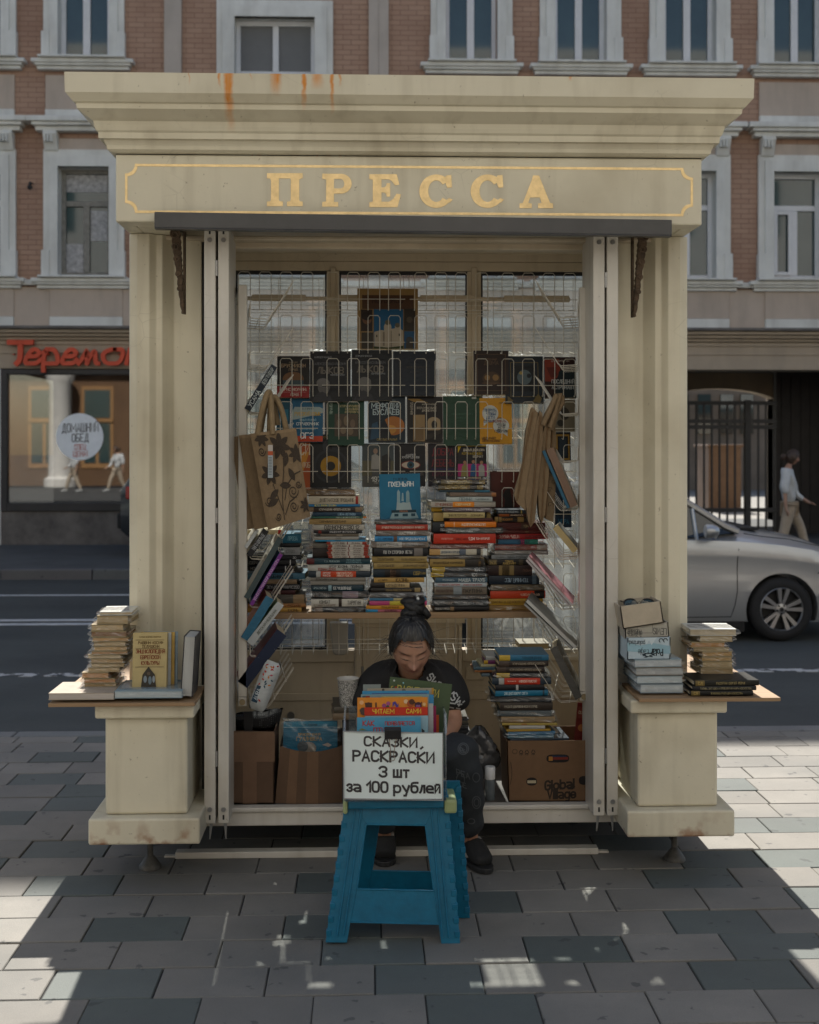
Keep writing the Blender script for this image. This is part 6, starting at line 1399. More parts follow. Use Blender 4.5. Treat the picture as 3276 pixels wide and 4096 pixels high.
q = MB(); q.box(b_.x - .022, b_.x - .019, 4.68, 4.83, b_.z, b_.z + h_, c=lin('2c2c30')); q.box(b_.x + .019, b_.x + .022, 4.68, 4.83, b_.z, b_.z + h_, c=lin('2c2c30')); q.box(b_.x - .0189, b_.x + .0189, 4.826, 4.83, b_.z, b_.z + h_, c=lin('2c2c30')); q.build('cover', M['book'], t_)
q = MB(); q.box(b_.x - .0188, b_.x + .0188, 4.682, 4.825, b_.z + .003, b_.z + h_ - .003, c=lin('a8a8a4')); q.build('page_block', M['pagev'], t_)
t_.rotation_euler.y = R(3.4); t_.location.z += .0015
# right board: white-edged volumes, art albums, cartons
for i, r in enumerate([(322, 667, 607, 662), (352, 692, 664, 722), (352, 682, 724, 782), (380, 690, 784, 850)]):
 lying('R', *r, ['8c9ca0', '7c7468', '6c7c84', '7c8890'][i], label=nth[i] + ' white-edged volume from the top, under the cartons', y=4.69, d=.23, film=2, spine=False, pagec=lin(['b4bcc0', 'a4a8a8', 'b0bcc0', 'aeb8bc'][i]), yaw=[4, -1, 1, 0][i], group='white-edged volumes under the cartons')
for r in [(765, 1232, 757, 797, '14140f', [('СЛ', .09, 'b09858', .1, .5), ('РАСПУТИН  СЕРГЕЙ  РЕРИХ', .56, '9c8c60', .44, .4)], 'uppermost black art album with a painted cover'), (757, 1215, 799, 830, '17171a', [('ТАЙНЫ, ЗАГАДКИ И ПРОКЛЯТИЯ МИРА ИСКУССТВА', .52, '8c8468', .8, .46)], 'middle black art album with a full-width title'), (740, 1193, 833, 867, '131314', [('СЛ', .09, 'b09858', .1, .5), ('ЖИВОПИСЬ РАЗГАДКИ ИСКУССТВА', .58, '8c8058', .5, .42)], 'lowest black art album')]:
 lying('R', *r[:6], label=r[6] + ' in the low pile on the right board', y=4.655, d=.17, bands=((.02, .16, '6c5c34'),) if 'middle' not in r[6] else (), group='black art albums', yaw=rnd.uniform(-2, 2))
def carton(name, label, k, tl, tr, bl, br, y, d, hexc, mat='anyrough', draw=None, open_=True, cat='carton', th=.004):
 """open carton: front quad from zoomed pixels, depth d"""
 P = [W(zx(k, p[0]), zy(k, p[1]), y) for p in (bl, br, tr, tl)]
 q = MB(); c = lin(hexc)
 B = [Vector((p.x, y + d, p.z)) for p in P]
 ctr = sum((p for p in P), Vector()) / 4; ctr.y = y + d / 2
 def wall(a, b, c_, d_):
  n = (b - a).cross(d_ - a).normalized() * th
  if n.dot(ctr - a) < 0: n = -n
  q.add([a, b, c_, d_, a + n, b + n, c_ + n, d_ + n], [(0, 1, 2, 3), (7, 6, 5, 4), (0, 4, 5, 1), (1, 5, 6, 2), (2, 6, 7, 3), (3, 7, 4, 0)], 0, c)
 wall(P[0], P[1], P[2], P[3]); wall(B[0], B[1], B[2], B[3]); wall(P[0], B[0], B[3], P[3]); wall(P[1], B[1], B[2], P[2]); wall(P[0], P[1], B[1], B[0])
 if not open_: wall(P[3], P[2], B[2], B[3])
 if draw: draw(q, P, y)
 return tag(q.build(name, M[mat], recalc=True), label, cat)
def fr(P, fx, fy):     # fractional point on the front quad, fy from the top
 a = P[3] + (P[2] - P[3]) * fx; b = P[0] + (P[1] - P[0]) * fx
 return a + (b - a) * fy
def drawlewis(q, P, y):
 for s, fx, fy, h, w_ in (('LEWIS', .80, .28, .030, .3), ('POLARIZED', .22, .2, .010, .3), ('COLOUR ASST', .22, .33, .010, .34), ('STEP SHOP TRE-310', .22, .45, .010, .34), ('QTY: 20 PCS', .22, .57, .010, .3)):
  o = fr(P, fx, fy); q.text(s, o, (-1, 0, .05), (0, 0, -1), h, wmax=w_ * (P[1] - P[0]).length, bold=.15, c=lin('3c3c3c'), center=True, off=.0006)
 o = fr(P, .45, .22); L = .058
 for (a, b, c_, d_) in ((-L / 2, -.018, L, .0014), (-L / 2, .016, L, .0014), (-L / 2, -.018, .0014, .035), (L / 2, -.018, .0014, .035)): q.box(o.x + a, o.x + a + c_, y - .0008, y - .0002, o.z + b, o.z + b + d_, c=lin('5c5c5c'))
def drawpolar(q, P, y):
 w_ = P[1].x - P[0].x; h = P[3].z - P[0].z
 def pt(fx, fy): v = fr(P, fx, fy); return (v.x, y - .0004, v.z)
 q.add([pt(0, .2), pt(.3, .35), pt(.6, .25), pt(1, .4), pt(1, .75), pt(.55, .7), pt(0, .6)], [(0, 1, 2, 3, 4, 5, 6)], 0, lin('8fb0bc'))
 q.add([(a, b - .0002, c_) for a, b, c_ in (pt(.36, 0), pt(.44, .3), pt(.5, .12), pt(.56, .34), pt(.66, .05), pt(.7, 0))], [(0, 1, 2, 3, 4, 5)], 0, lin('c4d0d4'))
 for s, fx, fy, hh, wm, bo in (('polarized', .22, .12, .020, .36, .15), ('Polar', .68, .5, .028, .28, .24), ('Eagle', .37, .5, .026, .24, .12)):
  q.text(s, fr(P, fx, fy), (-1, 0, .02), (0, 0, -1), hh, wmax=wm * w_, bold=bo, c=lin('1c2428'), center=True, off=.0012)
 for fx in (.78, .88):
  o = fr(P, fx, .14); q.tube([(o.x + .008 * math.cos(a * 1.05), y - .0012, o.z + .008 * math.sin(a * 1.05)) for a in range(5)], .0016, 5, c=lin('1c2428'))
 e = [(.34, .74), (.42, .70), (.52, .68), (.62, .74), (.66, .82), (.56, .80), (.60, .88), (.50, .86), (.44, .90), (.38, .88), (.44, .82), (.36, .82)]
 q.add([(a, b - .0012, c_) for a, b, c_ in (pt(*p) for p in e)], [tuple(range(len(e)))], 0, lin('22303a'))
 e = [(.42, .75), (.52, .73), (.58, .78), (.50, .79), (.52, .84), (.45, .82)]
 q.add([(a, b - .0015, c_) for a, b, c_ in (pt(*p) for p in e)], [tuple(range(len(e)))], 0, lin('a8b8bc'))
carton('carton', 'pale blue carton with upside-down lettering, lowest of three on the right board', 'R', (288, 452), (597, 447), (285, 612), (595, 607), 4.70, .17, 'b0c0c8', draw=drawpolar)
carton('carton', 'white carton with upside-down print, middle of three on the right board', 'R', (270, 385), (580, 338), (272, 458), (588, 448), 4.72, .16, 'a8a498', draw=drawlewis)
sg = carton('carton', 'tilted open cream carton of sunglasses, topmost on the right board', 'R', (232, 226), (526, 188), (256, 389), (548, 344), 4.71, .16, 'b4a894')
t_ = thing('sunglasses', 'dark sunglasses in clear film lying in the topmost carton', 'sunglasses', W(zx('R', 380), zy('R', 190), 4.78))
b_ = t_.location.copy(); b_.z -= .028
q = MB()
for s in (-1, 1):
 q.tube([(b_.x + s * .033 + .026 * math.cos(a * math.pi / 8), 4.80 + .016 * math.sin(a * math.pi / 8) * .8, b_.z + .018 + .016 * math.sin(a * math.pi / 8)) for a in range(16)], .003, 6, closed=True)
 q.tube([(b_.x + s * .058, 4.80, b_.z + .022), (b_.x + s * .060, 4.86, b_.z + .020)], .0025, 5)
q.tube([(b_.x - .009, 4.80, b_.z + .022), (b_.x, 4.80, b_.z + .026), (b_.x + .009, 4.80, b_.z + .022)], .0028, 5)
q.build('frame', M['black'], t_, smooth=60)
for s in (-1, 1):
 q = MB(); q.add([(b_.x + s * .033 + .024 * math.cos(a * math.pi / 8), 4.801 + .012 * math.sin(a * math.pi / 8), b_.z + .018 + .015 * math.sin(a * math.pi / 8)) for a in range(16)], [tuple(range(16))]); q.build('lens', M['pane'], t_)
q = MB(); r2 = random.Random(5); cx = b_.x - .0
def filmf(u, v): return (cx - .085 + .17 * u, 4.72 + .15 * v, b_.z - .004 + .010 * u + .030 * math.sin(math.pi * u) * math.sin(math.pi * min(v * 1.2, 1)) + r2.uniform(-.004, .006))
q.grid(filmf, 14, 10); tag(q.build('clear_film', M['wrap'], smooth=60), 'crumpled clear film over the sunglasses in the topmost carton', 'film')

# ---- lower right: printed carton with a pile of books on it
def tri(q, x, z, r, y, c):
 P = [(x + r * math.cos(R(90 + 120 * i)), z + r * math.sin(R(90 + 120 * i))) for i in range(3)]
 for i in range(3):
  a, b = Vector(P[i]), Vector(P[(i + 1) % 3]); d = (b - a).normalized(); n = Vector((-d.y, d.x)) * .0014
  a2, b2 = a + d * .003, b - d * .003
  q.add([(a2.x - n.x, y, a2.y - n.y), (b2.x - n.x, y, b2.y - n.y), (b2.x + n.x, y, b2.y + n.y), (a2.x + n.x, y, a2.y + n.y)], [(0, 1, 2, 3)], 0, c)
def drawbox(q, P, y):
 ink = lin('2a2118'); w_ = .33
 x0 = X(zx('6', 820), y); zt = Z(2150, zy('6', 887), y)
 def bx(v): return X(zx('6', v), y)
 def bz(v): return Z(2150, zy('6', v), y)
 for i, v in enumerate((928, 972, 1021)):
  tri(q, bx(v), bz(972), .011, y - .0006, ink); q.text('PAP', (bx(v), y, bz(997)), (1, 0, 0), (0, 0, 1), .005, bold=.2, c=ink, center=True, off=.0006)
 q.tube([(bx(880) + .0095 * math.cos(a * math.pi / 8), y - .0004, bz(968) + .0095 * math.sin(a * math.pi / 8)) for a in range(16)], .0007, 4, c=ink, closed=True)
 q.text('Y', (bx(876), y, bz(976)), (1, 0, 0), (0, 0, 1), .010, bold=.14, c=ink, center=True, off=.0006)
 q.tube([(bx(848), y - .0004, bz(1050)), (bx(858), y - .0004, bz(1110)), (bx(856), y - .0004, bz(1170)), (bx(842), y - .0004, bz(1225))], .0009, 4, c=ink)
 q.text('Global', (bx(1222), y, bz(1256)), (1, 0, .07), (0, 0, 1), .034, wmax=.115, bold=.24, c=ink, smooth=True, center=True, off=.0006)
 q.text('Village', (bx(1238), y, bz(1328)), (1, 0, .03), (0, 0, 1), .034, wmax=.112, bold=.24, c=ink, smooth=True, center=True, off=.0006)
 q.add([(bx(1285), y - .0009, bz(1262)), (bx(1300), y - .0009, bz(1240)), (bx(1345), y - .0009, bz(1236)), (bx(1325), y - .0009, bz(1262))], [(0, 1, 2, 3)], 0, ink)
 # openings: handle slot and two finger holes, with what lies behind showing
 for (a, b, c_, d_, f) in ((1122, 1296, 993, 1055, 'slot'), (968, 1050, 1168, 1230, 'hole'), (1370, 1448, 1160, 1228, 'hole')):
  n = 20; cx, cz, rx, rz = (bx(a) + bx(b)) / 2, (bz(c_) + bz(d_)) / 2, (bx(b) - bx(a)) / 2, (bz(c_) - bz(d_)) / 2
  pw = .45 if f == 'slot' else 1
  P2 = [(cx + rx * math.copysign(abs(math.cos(2 * math.pi * i / n)) ** pw, math.cos(2 * math.pi * i / n)), y - .0005, cz + rz * math.copysign(abs(math.sin(2 * math.pi * i / n)) ** .7, math.sin(2 * math.pi * i / n))) for i in range(n)]
  q.add(P2, [tuple(range(n))], 0, lin('1a1512'))
  if f == 'slot':
   q.box(cx - rx * .8, cx - rx * .45, y - .0010, y - .0006, cz - rz * .55, cz + rz * .5, c=lin('9c6c2c')); q.box(cx - rx * .44, cx + rx * .9, y - .0010, y - .0006, cz - rz * .3, cz + rz * .35, c=lin('6c2418')); q.box(cx - rx * .5, cx + rx * .75, y - .0010, y - .0006, cz + rz * .4, cz + rz * .7, c=lin('1c2c44'))
  elif a < 1100: q.box(cx - rx * .8, cx + rx * .8, y - .0010, y - .0006, cz - rz * .4, cz + rz * .3, c=lin('b0a488'))
carton('printed_carton', 'brown fruit carton with dark printed lettering and a handle slot', '6', (818, 888), (1484, 884), (832, 1352), (1484, 1352), 4.995, .26, '6e533a', draw=drawbox, mat='cardtint' if 'cardtint' in M else 'anyrough', cat='carton')
A5 = 'in the pile on the printed carton'; G5 = 'books piled on the printed carton'
for r in [
 (760, 1140, 229, 273, '2c6684', [('ТАЙМ-МЕНЕДЖМЕНТ', .66, '14384c', .4, .4)], 0, 'blue book with a yellow end', ((0, .22, 'b89c3c'),)),
 (750, 1130, 274, 318, '2e2622', [('ИСТОРИЯ ВОЕННО-МОРСКОГО ИСКУССТВА', .6, 'a89c88', .66, .34)], 0, 'upper of two identical dark brown volumes', ((0, .2, '463a32'),)),
 (750, 1116, 320, 362, '2e2622', [('ИСТОРИЯ ВОЕННО-МОРСКОГО ИСКУССТВА', .6, 'a89c88', .66, .34)], 0, 'lower of two identical dark brown volumes', ((0, .2, '463a32'),)),
 (745, 1130, 367, 403, '2a2a2a', [('101', .87, 'b0b0a8', .1, .6)], 2, 'dark wrapped book with a yellow end', ((0, .26, 'b0943c'),)),
 (708, 1160, 405, 456, '26323c', [('ЕВГЕНИЙ НИКИТИН', .33, 'e0d0c0', .14, .26), ('АЛЕКСЕЙ ТОЛСТОЙ', .60, 'e8d8c8', .3, .32)], 0, 'dark book with a broad scarlet panel', ((.11, .2, '9c9c98'), (.205, .81, 'b03420'))),
 (720, 1098, 458, 501, '17181c', None, 0, 'black book with one round white mark', ((.42, .47, 'a8a8a4'),)),
 (720, 1127, 502, 544, '1a6684', [('280 ДНЕЙ ВОКРУГ СВЕТА', .39, 'c8dce0', .44, .46)], 0, 'teal book with white capitals', ((.9, .93, '2c3c44'),)),
 (708, 1166, 546, 591, '222427', None, 2, 'black wrapped book under the teal one', ()),
 (765, 1168, 593, 655, '332b25', [('РУССКИЙ ДОБРОВОЛЬЧЕСКИЙ ОТРЯД', .39, 'b0a898', .62, .26)], 0, 'thick dark brown book with small white capitals', ()),
 (755, 1168, 657, 701, '4c5456', [('ЮЛИАН СЕМЕНОВ', .55, '9c9c94', .4, .3)], 2, 'grey-green wrapped book', ()),
 (780, 1192, 703, 749, '8c7450', None, 2, 'tan wrapped book', ()),
 (790, 1212, 751, 769, 'a08c48', [('ДЕТЯМ', .4, 'a03c2c', .3, .5)], 0, 'thin yellow booklet with red dots', ()),
 (838, 1112, 770, 796, 'a8a6a0', None, 0, 'short white book', ()),
 (808, 1147, 797, 816, '9c7c2c', None, 0, 'thin ochre booklet', ()),
 (820, 1182, 817, 843, '3c6c8c', None, 2, 'upper blue wrapped book', ()),
 (828, 1182, 844, 868, '5c7c8c', None, 2, 'lower blue wrapped book', ()),
 (838, 1290, 869, 886, '2c3844', None, 0, 'wide slate blue album at the bottom', ()),
]: lying('6', *r[:6], label=r[7], film=r[6], bands=r[8], anchor=A5, group=G5, y=5.015, d=.20)
lying('6', 912, 1142, 140, 186, 'a8a090', label='cream paperback with page edges out above the printed carton pile', y=5.35, spine=False, pagec=lin('a08c64'), d=.14)
lying('6', 880, 1062, 187, 226, '8c7c5c', label='tan paperback in film under the cream one behind the pile', y=5.34, film=2, spine=False, pagec=lin('8c7448'), d=.14)
for i, (a, b, c_, d_, hx, lb) in enumerate(((652, 750, 238, 269, 'a8a8a4', 'white booklet pile'), (646, 750, 270, 299, '6c2c5c', 'purple booklet with a yellow end'), (612, 750, 300, 320, 'b4ac84', 'sheaf of cream sheets'), (570, 750, 321, 344, '46606c', 'blue-grey magazine with a turned-up corner'), (566, 746, 345, 363, '8c5a30', 'orange-brown magazine'), (625, 746, 370, 396, '5c6c74', 'grey-blue booklet'))):
 lying('6', a, b, c_, d_, hx, label=lb + ' left of the printed carton pile', y=5.13, d=.15, bands=((0, .3, 'b8942c'),) if i == 1 else ())
for i, (a, b, hx, hx2, lb) in enumerate(((1335, 1425, '6c2420', '7c3a30', 'tall dark red children\'s book standing in the printed carton'), (1405, 1500, 'b0502c', 'c89030', 'orange children\'s book standing in the printed carton'), (1425, 1530, '4c6c8c', 'a8a8a4', 'blue children\'s book with white shapes in the printed carton'))):
 cover('6', a, b, 600 + 20 * i, 890, hx, [('r', .1, .9, .1, .4, hx2), ('c', .5, .65, .3, 'c8b878' if i else 'a86c3c'), ('t', 'СКАЗКИ', .5, .25, .08, 'd0c8b0', .7)], label=lb, y=5.18 - .04 * i, tilt=3, rot=6, th=.01)
# ---- bottle, grey plastic bag
t_ = thing('spray_bottle', 'clear bottle with a white cap standing beside the printed carton', 'bottle', W(1960, 3197, 5.03)); b_ = t_.location; b_.z = zf + .0155
q = MB(); q.lathe([(0, 0), (.019, 0), (.021, .003), (.021, .080), (.0205, .084)], 20, M=Matrix.Translation(b_)); q.build('bottle_body', pm('bottle_plastic', (.12, .14, .15), .15, var=.1, coat=.5), t_, smooth=40)
q = MB(); q.lathe([(.0205, .0845), (.0215, .086), (.0212, .130), (.019, .134), (0, .134)], 20, M=Matrix.Translation(b_)); q.build('cap', M['pvc'], t_, smooth=40)
q = MB(); r2 = random.Random(11)
bc = W(1935, 2990, 5.10)
def bagf(u, v):
 an = 2 * math.pi * u; k = math.sin(math.pi * min(max(v, .02), .98)) ** .6
 rr = .062 * k * (1 + .25 * math.sin(3 * an + 6 * v) + r2.uniform(-.12, .12))
 return (bc.x + rr * math.cos(an) * 1.05 - .02 * v, bc.y + rr * .8 * math.sin(an), bc.z - .125 + .215 * v)
q.grid(bagf, 26, 20, cu=True)
tag(q.build('plastic_bag', pm('smoky_plastic', (.06, .06, .062), .25, var=.4, vs=8, coat=.3, bump=.3, bs=30), smooth=35), 'crumpled smoky grey plastic bag between the woman and the carton', 'bag')
for i in range(6): lying('6', 440 + rnd.uniform(-6, 6), 520 + rnd.uniform(-6, 6), 700 + 17 * i, 716 + 17 * i, ['5c5850', '4c4c50', '6c6658', '504c48', '5c5c58', '48464a'][i], label=nth[i] + ' sheaf in the small paper stack behind the woman\'s elbow', y=5.20, d=.14, group='small paper stack behind the woman')
q = MB(); q.box(X(zx('6', 425), 5.19), X(zx('6', 540), 5.19), 5.19, 5.36, zf + .0155, Z(1850, zy('6', 803), 5.2)); tag(q.build('storage_box', pm('dark_box', (.03, .03, .032), .6), bevel=.004), 'dark box under the small paper stack behind the woman', 'box')

# ---- lower left: two cartons, black dotted bag, album, cup on books
def drawtape(q, P, y):
 a, b = P[0], P[2]
 q.box(a.x, b.x, y - .0009, y - .0003, a.z + (b.z - a.z) * .58, b.z - .002, c=lin('725844'))
 q.box(a.x + .05, a.x + .105, y - .0013, y - .001, a.z, b.z - .004, c=lin('705642'))
carton('brown_carton', 'taped brown carton at the left of the kiosk floor', '5', (40, 914), (428, 918), (45, 1540), (425, 1540), 4.995, .24, '5c4635', draw=drawtape)
# second carton: front wall sags in a curve and bulges at the foot
q = MB(); y0 = 5.01
def cx_(v): return X(zx('5', v), y0)
def cz_(v): return Z(1240, zy('5', v), y0)
def frontf(u, v):
 xl, xr = 432 + 43 * v, 1032 - 22 * v
 x = cx_(xl + (xr - xl) * u); top = 1040 + 50 * (1 - (2 * u - 1) ** 2)
 z = cz_(1532) + (cz_(top) - cz_(1532)) * v
 return (x, y0 - .016 * math.sin(math.pi * u) * (1 - .5 * v), z)
q.grid(frontf, 20, 10, c=lin('5e4836'))
def backf(u, v): p = frontf(u, v); return (p[0], p[1] + .004, p[2])
q.grid(backf, 20, 10, c=lin('544030'))
for u in (0, 1):
 P_ = [frontf(u, 0), frontf(u, 1)]
 s_ = .0
 q.add([P_[0], (P_[0][0], y0 + .22, P_[0][2]), (P_[1][0], y0 + .22, P_[1][2] + .015), P_[1]], [(0, 1, 2, 3)], 0, lin('5a4634'))
P_ = [frontf(0, 0), frontf(1, 0), frontf(1, 1), frontf(0, 1)]
q.add([(p[0], y0 + .22, p[2] + (.02 if i > 1 else 0)) for i, p in enumerate(P_)], [(0, 1, 2, 3)], 0, lin('544030'))
for k, (u0, u1) in enumerate(((.16, .30), (.44, .62))):
 q.grid(lambda u, v: tuple(a + b for a, b in zip(frontf(u0 + (u1 - u0) * u, v), (0, -.0008, 0))), 6, 10, c=lin('705640'))
tag(q.build('brown_carton', M['anyrough'], smooth=50), 'open brown carton with a sagging front holding a blue album', 'carton')
cover('5', 502, 968, 838, 1100, '1f6a88', [('r', 0, 1, .0, .17, '2c7c98'), ('t', 'Л.Г. СОБОЛЕВ', .5, .1, .05, '14303c', .3), ('r', 0, 1, .17, .185, 'a8c0c8'), ('t', 'ДЖОНАТАН СВИФТ', .5, .28, .05, '2c5060', .4), ('t', 'ПРИКЛЮЧЕНИЯ', .48, .41, .075, 'b09050', .6), ('t', 'ГУЛЛИВЕРА', .48, .55, .11, 'b09050', .72), ('c', .46, .86, .15, '8c8478', .12), ('c', .36, .8, .1, '4c5458'), ('p', ((.72, .75), (.82, .68), (.9, .76), (.84, .82)), 'a8a098')], label='blue children\'s album in clear film standing in the sagging carton', y=5.07, tilt=6, film=True, th=.03)
q = MB(); r2 = random.Random(4); a_, b_ = W(zx('5', 482), zy('5', 832), 5.05), W(zx('5', 1000), zy('5', 1080), 5.05)
def wrapf(u, v): return (a_.x + (b_.x - a_.x) * u, 5.05 + .006 * math.sin(9 * u + 5 * v) + r2.uniform(-.003, .003), b_.z + (a_.z - b_.z) * v + .01 * math.sin(7 * u))
q.grid(wrapf, 16, 10); tag(q.build('clear_film', M['wrap'], smooth=80), 'loose clear film in front of the blue album', 'film')
q = MB(); a_, b_ = W(zx('5', 45), zy('5', 920), 5.12), W(zx('5', 490), zy('5', 750), 5.12)
def pouchf(u, v):
 an = 2 * math.pi * u; k = (1 - (2 * v - 1) ** 4) ** .5 * (.9 + .1 * math.sin(5 * an))
 top = .78 + .22 * math.cos(an - .3) 
 return ((a_.x + b_.x) / 2 + (b_.x - a_.x) / 2 * math.cos(an) * (.82 + .18 * v), 5.19 + .09 * math.sin(an) * k, a_.z + (b_.z - a_.z) * v * (.86 + .14 * math.cos(an) + .05 * math.sin(6 * an)))
def dots(N, L, pos, c, b):
 v = N.new('ShaderNodeTexVoronoi'); v.inputs['Scale'].default_value = 130; v.inputs['Randomness'].default_value = 0; L.new(pos, v.inputs['Vector'])
 mr = N.new('ShaderNodeMapRange'); mr.inputs['From Min'].default_value = .28; mr.inputs['From Max'].default_value = .2; L.new(v.outputs['Distance'], mr.inputs['Value'])
 return mixc(N, L, mr.outputs[0], c, (.12, .12, .12, 1))
t_ = thing('tote_bag', 'black tote bag with white pin dots lying on the taped carton', 'bag', ((a_.x + b_.x) / 2, 5.19, a_.z))
q.grid(pouchf, 30, 12, cu=True); q.build('bag_body', pm('dotted_cloth', (.012, .012, .013), .8, var=.2, extra=dots), t_, smooth=60)
q = MB(); xm = X(zx('5', 200), 5.08); q.box(xm - .018, xm + .018, 5.085, 5.09, a_.z + .005, b_.z + .01); q.box(X(zx('5', 60), 5.09), xm, 5.088, 5.092, b_.z - .022, b_.z - .012); q.build('strap', M['black'], t_)
# coffee cup on two old books on a dark crate
for i, (a, b, c_, d_, hx, lb) in enumerate(((925, 1112, 706, 762, '4c463c', 'dark book directly under the paper cup'), (915, 1130, 763, 818, '6c5c48', 'brown cloth book, lower one under the paper cup'))):
 lying('5', a, b, c_, d_, hx, label=lb, y=4.97 - .01 * i, d=.20, yaw=3)
q = MB(); q.box(X(zx('5', 1010), 4.98), X(zx('5', 1170), 4.98), 4.98, 5.17, zf + .0155, Z(1400, zy('5', 820), 4.98)); tag(q.build('storage_crate', pm('dark_crate', (.025, .025, .027), .5), bevel=.006), 'dark crate under the paper cup and its books', 'crate')
def doodle(N, L, pos, c, b):
 n = N.new('ShaderNodeTexNoise'); n.inputs['Scale'].default_value = 70; n.inputs['Detail'].default_value = 3; n.inputs['Distortion'].default_value = 3; L.new(pos, n.inputs['Vector'])
 d = math_(N, L, 'ABSOLUTE', math_(N, L, 'SUBTRACT', n.outputs['Fac'], .5))
 mr = N.new('ShaderNodeMapRange'); mr.inputs['From Min'].default_value = .06; mr.inputs['From Max'].default_value = .035; L.new(d, mr.inputs['Value'])
 sx = N.new('ShaderNodeSeparateXYZ'); L.new(pos, sx.inputs[0])
 return mixc(N, L, mr.outputs[0], c, (.03, .03, .03, 1))
ct = W(zx('5', 1060), zy('5', 704), 4.99); ct.z += .001
t_ = thing('paper_cup', 'paper coffee cup covered in black doodles standing on two books', 'cup', ct)
hc = Z(1390, zy('5', 458), 4.99) - ct.z
q = MB(); q.lathe([(.0, .004), (.029, .004), (.030, 0), (.0315, .004), (.042, hc - .004)], 28, M=Matrix.Translation(ct), cap=False); q.build('cup_body', pm('cup_paper', (.48, .47, .44), .6, var=.05, extra=doodle), t_, smooth=40)
q = MB(); q.lathe([(.042, hc - .0038), (.044, hc - .002), (.0445, hc), (.043, hc + .001), (.040, hc - .004), (.030, .006), (0, .006)], 28, M=Matrix.Translation(ct), cap=False); q.build('rim', pm('cup_inside', (.55, .54, .51), .6), t_, smooth=60)
q = MB(); q.box(ct.x - .0435, ct.x - .0295, ct.y - .030, ct.y - .0285, ct.z + .004, ct.z + hc - .006)
# crumpled foil sweet wrapper by the cup
q = MB(); r2 = random.Random(9); wp = W(1403, 2848, 4.99)
def foil(u, v): return (wp.x - .02 + .045 * u + r2.uniform(-.003, .003), wp.y - .01 + .03 * v, wp.z - .008 + .014 * math.sin(3.1 * u) * math.sin(3.1 * v) + r2.uniform(0, .006))
q.grid(foil, 9, 7); tag(q.build('foil_wrapper', M['steel']), 'crumpled shiny foil wrapper beside the paper cup', 'wrapper')
# pack of wet wipes in the lowest left tray
t_ = thing('wipes_pack', 'white flowery wet wipes pack in the lowest left tray', 'pack', W(zx('5', 265), zy('5', 740), 4.99))
a_, b_ = W(zx('5', 265), zy('5', 735), 4.985), W(zx('5', 425), zy('5', 318), 4.985)
u_ = (b_ - a_); L_ = u_.length; u_.normalize(); n_ = Vector((-u_.z, 0, u_.x))
q = MB()
def packp(u, v, side):
 bul = .028 * (1 - abs(2 * u - 1) ** 5) * (1 - abs(2 * v - 1) ** 3)
 return a_ + u_ * L_ * u + n_ * ((v - .5) * .072 * (1 - .25 * abs(2 * u - 1) ** 6) + .0) + Vector((0, -bul if side else bul + .0, 0))
q.grid(lambda u, v: tuple(packp(u, v, 1)), 14, 9, c=lin('b4b8b8')); q.grid(lambda u, v: tuple(packp(u, v, 0)), 14, 9, c=lin('a8acac'))
r2 = random.Random(2)
for i in range(26):
 u, v = r2.uniform(.08, .95), r2.uniform(.12, .88)
 if .22 < u < .5 and .1 < v < .45: continue
 c0 = packp(u, v, 1) + Vector((0, -.0012, 0)); an = r2.uniform(0, 6.3); hx = r2.choice(['a02c2c', 'b0485c', 'c0782c', '2c4c5c', 'b03c30'])
 d1, d2 = Vector((math.cos(an), 0, math.sin(an))), Vector((-math.sin(an), 0, math.cos(an)))
 q.add([c0 - d1 * .008, c0 + d2 * .0035, c0 + d1 * .008, c0 - d2 * .0035], [(0, 1, 2, 3)], 0, lin(hx))
c0 = packp(.33, .75, 1) + Vector((0, -.0016, 0))
q.add([c0 - u_ * .034 - n_ * .012, c0 - u_ * .034 + n_ * .012, c0 + u_ * .034 + n_ * .012, c0 + u_ * .034 - n_ * .012], [(0, 1, 2, 3)], 0, lin('1c3c50'))
q.text('AURA', c0 + n_ * -.007 + Vector((0, -.0005, 0)), u_, n_, .014, wmax=.055, bold=.16, c=lin('c0c8cc'), center=True, off=.0004)
q.build('pack_body', M['film'], t_, smooth=60, recalc=False)
# white tapered plastic holder hanging under the shelf at the left
q = MB(); y_ = 5.585
q.prism([(X(zx('5', 900), y_), Z(1350, zy('5', -20), y_)), (X(zx('5', 1062), y_), Z(1350, zy('5', -20), y_)), (X(zx('5', 1052), y_), Z(1350, zy('5', 240), y_)), (X(zx('5', 1030), y_), Z(1350, zy('5', 262), y_)), (X(zx('5', 950), y_), Z(1350, zy('5', 262), y_)), (X(zx('5', 930), y_), Z(1350, zy('5', 240), y_))], y_, y_ + .05, 'y', c=lin('b0aca4'))
tag(q.build('plastic_holder', M['any'], bevel=.006), 'white tapered plastic holder hanging under the shelf at the back', 'holder')

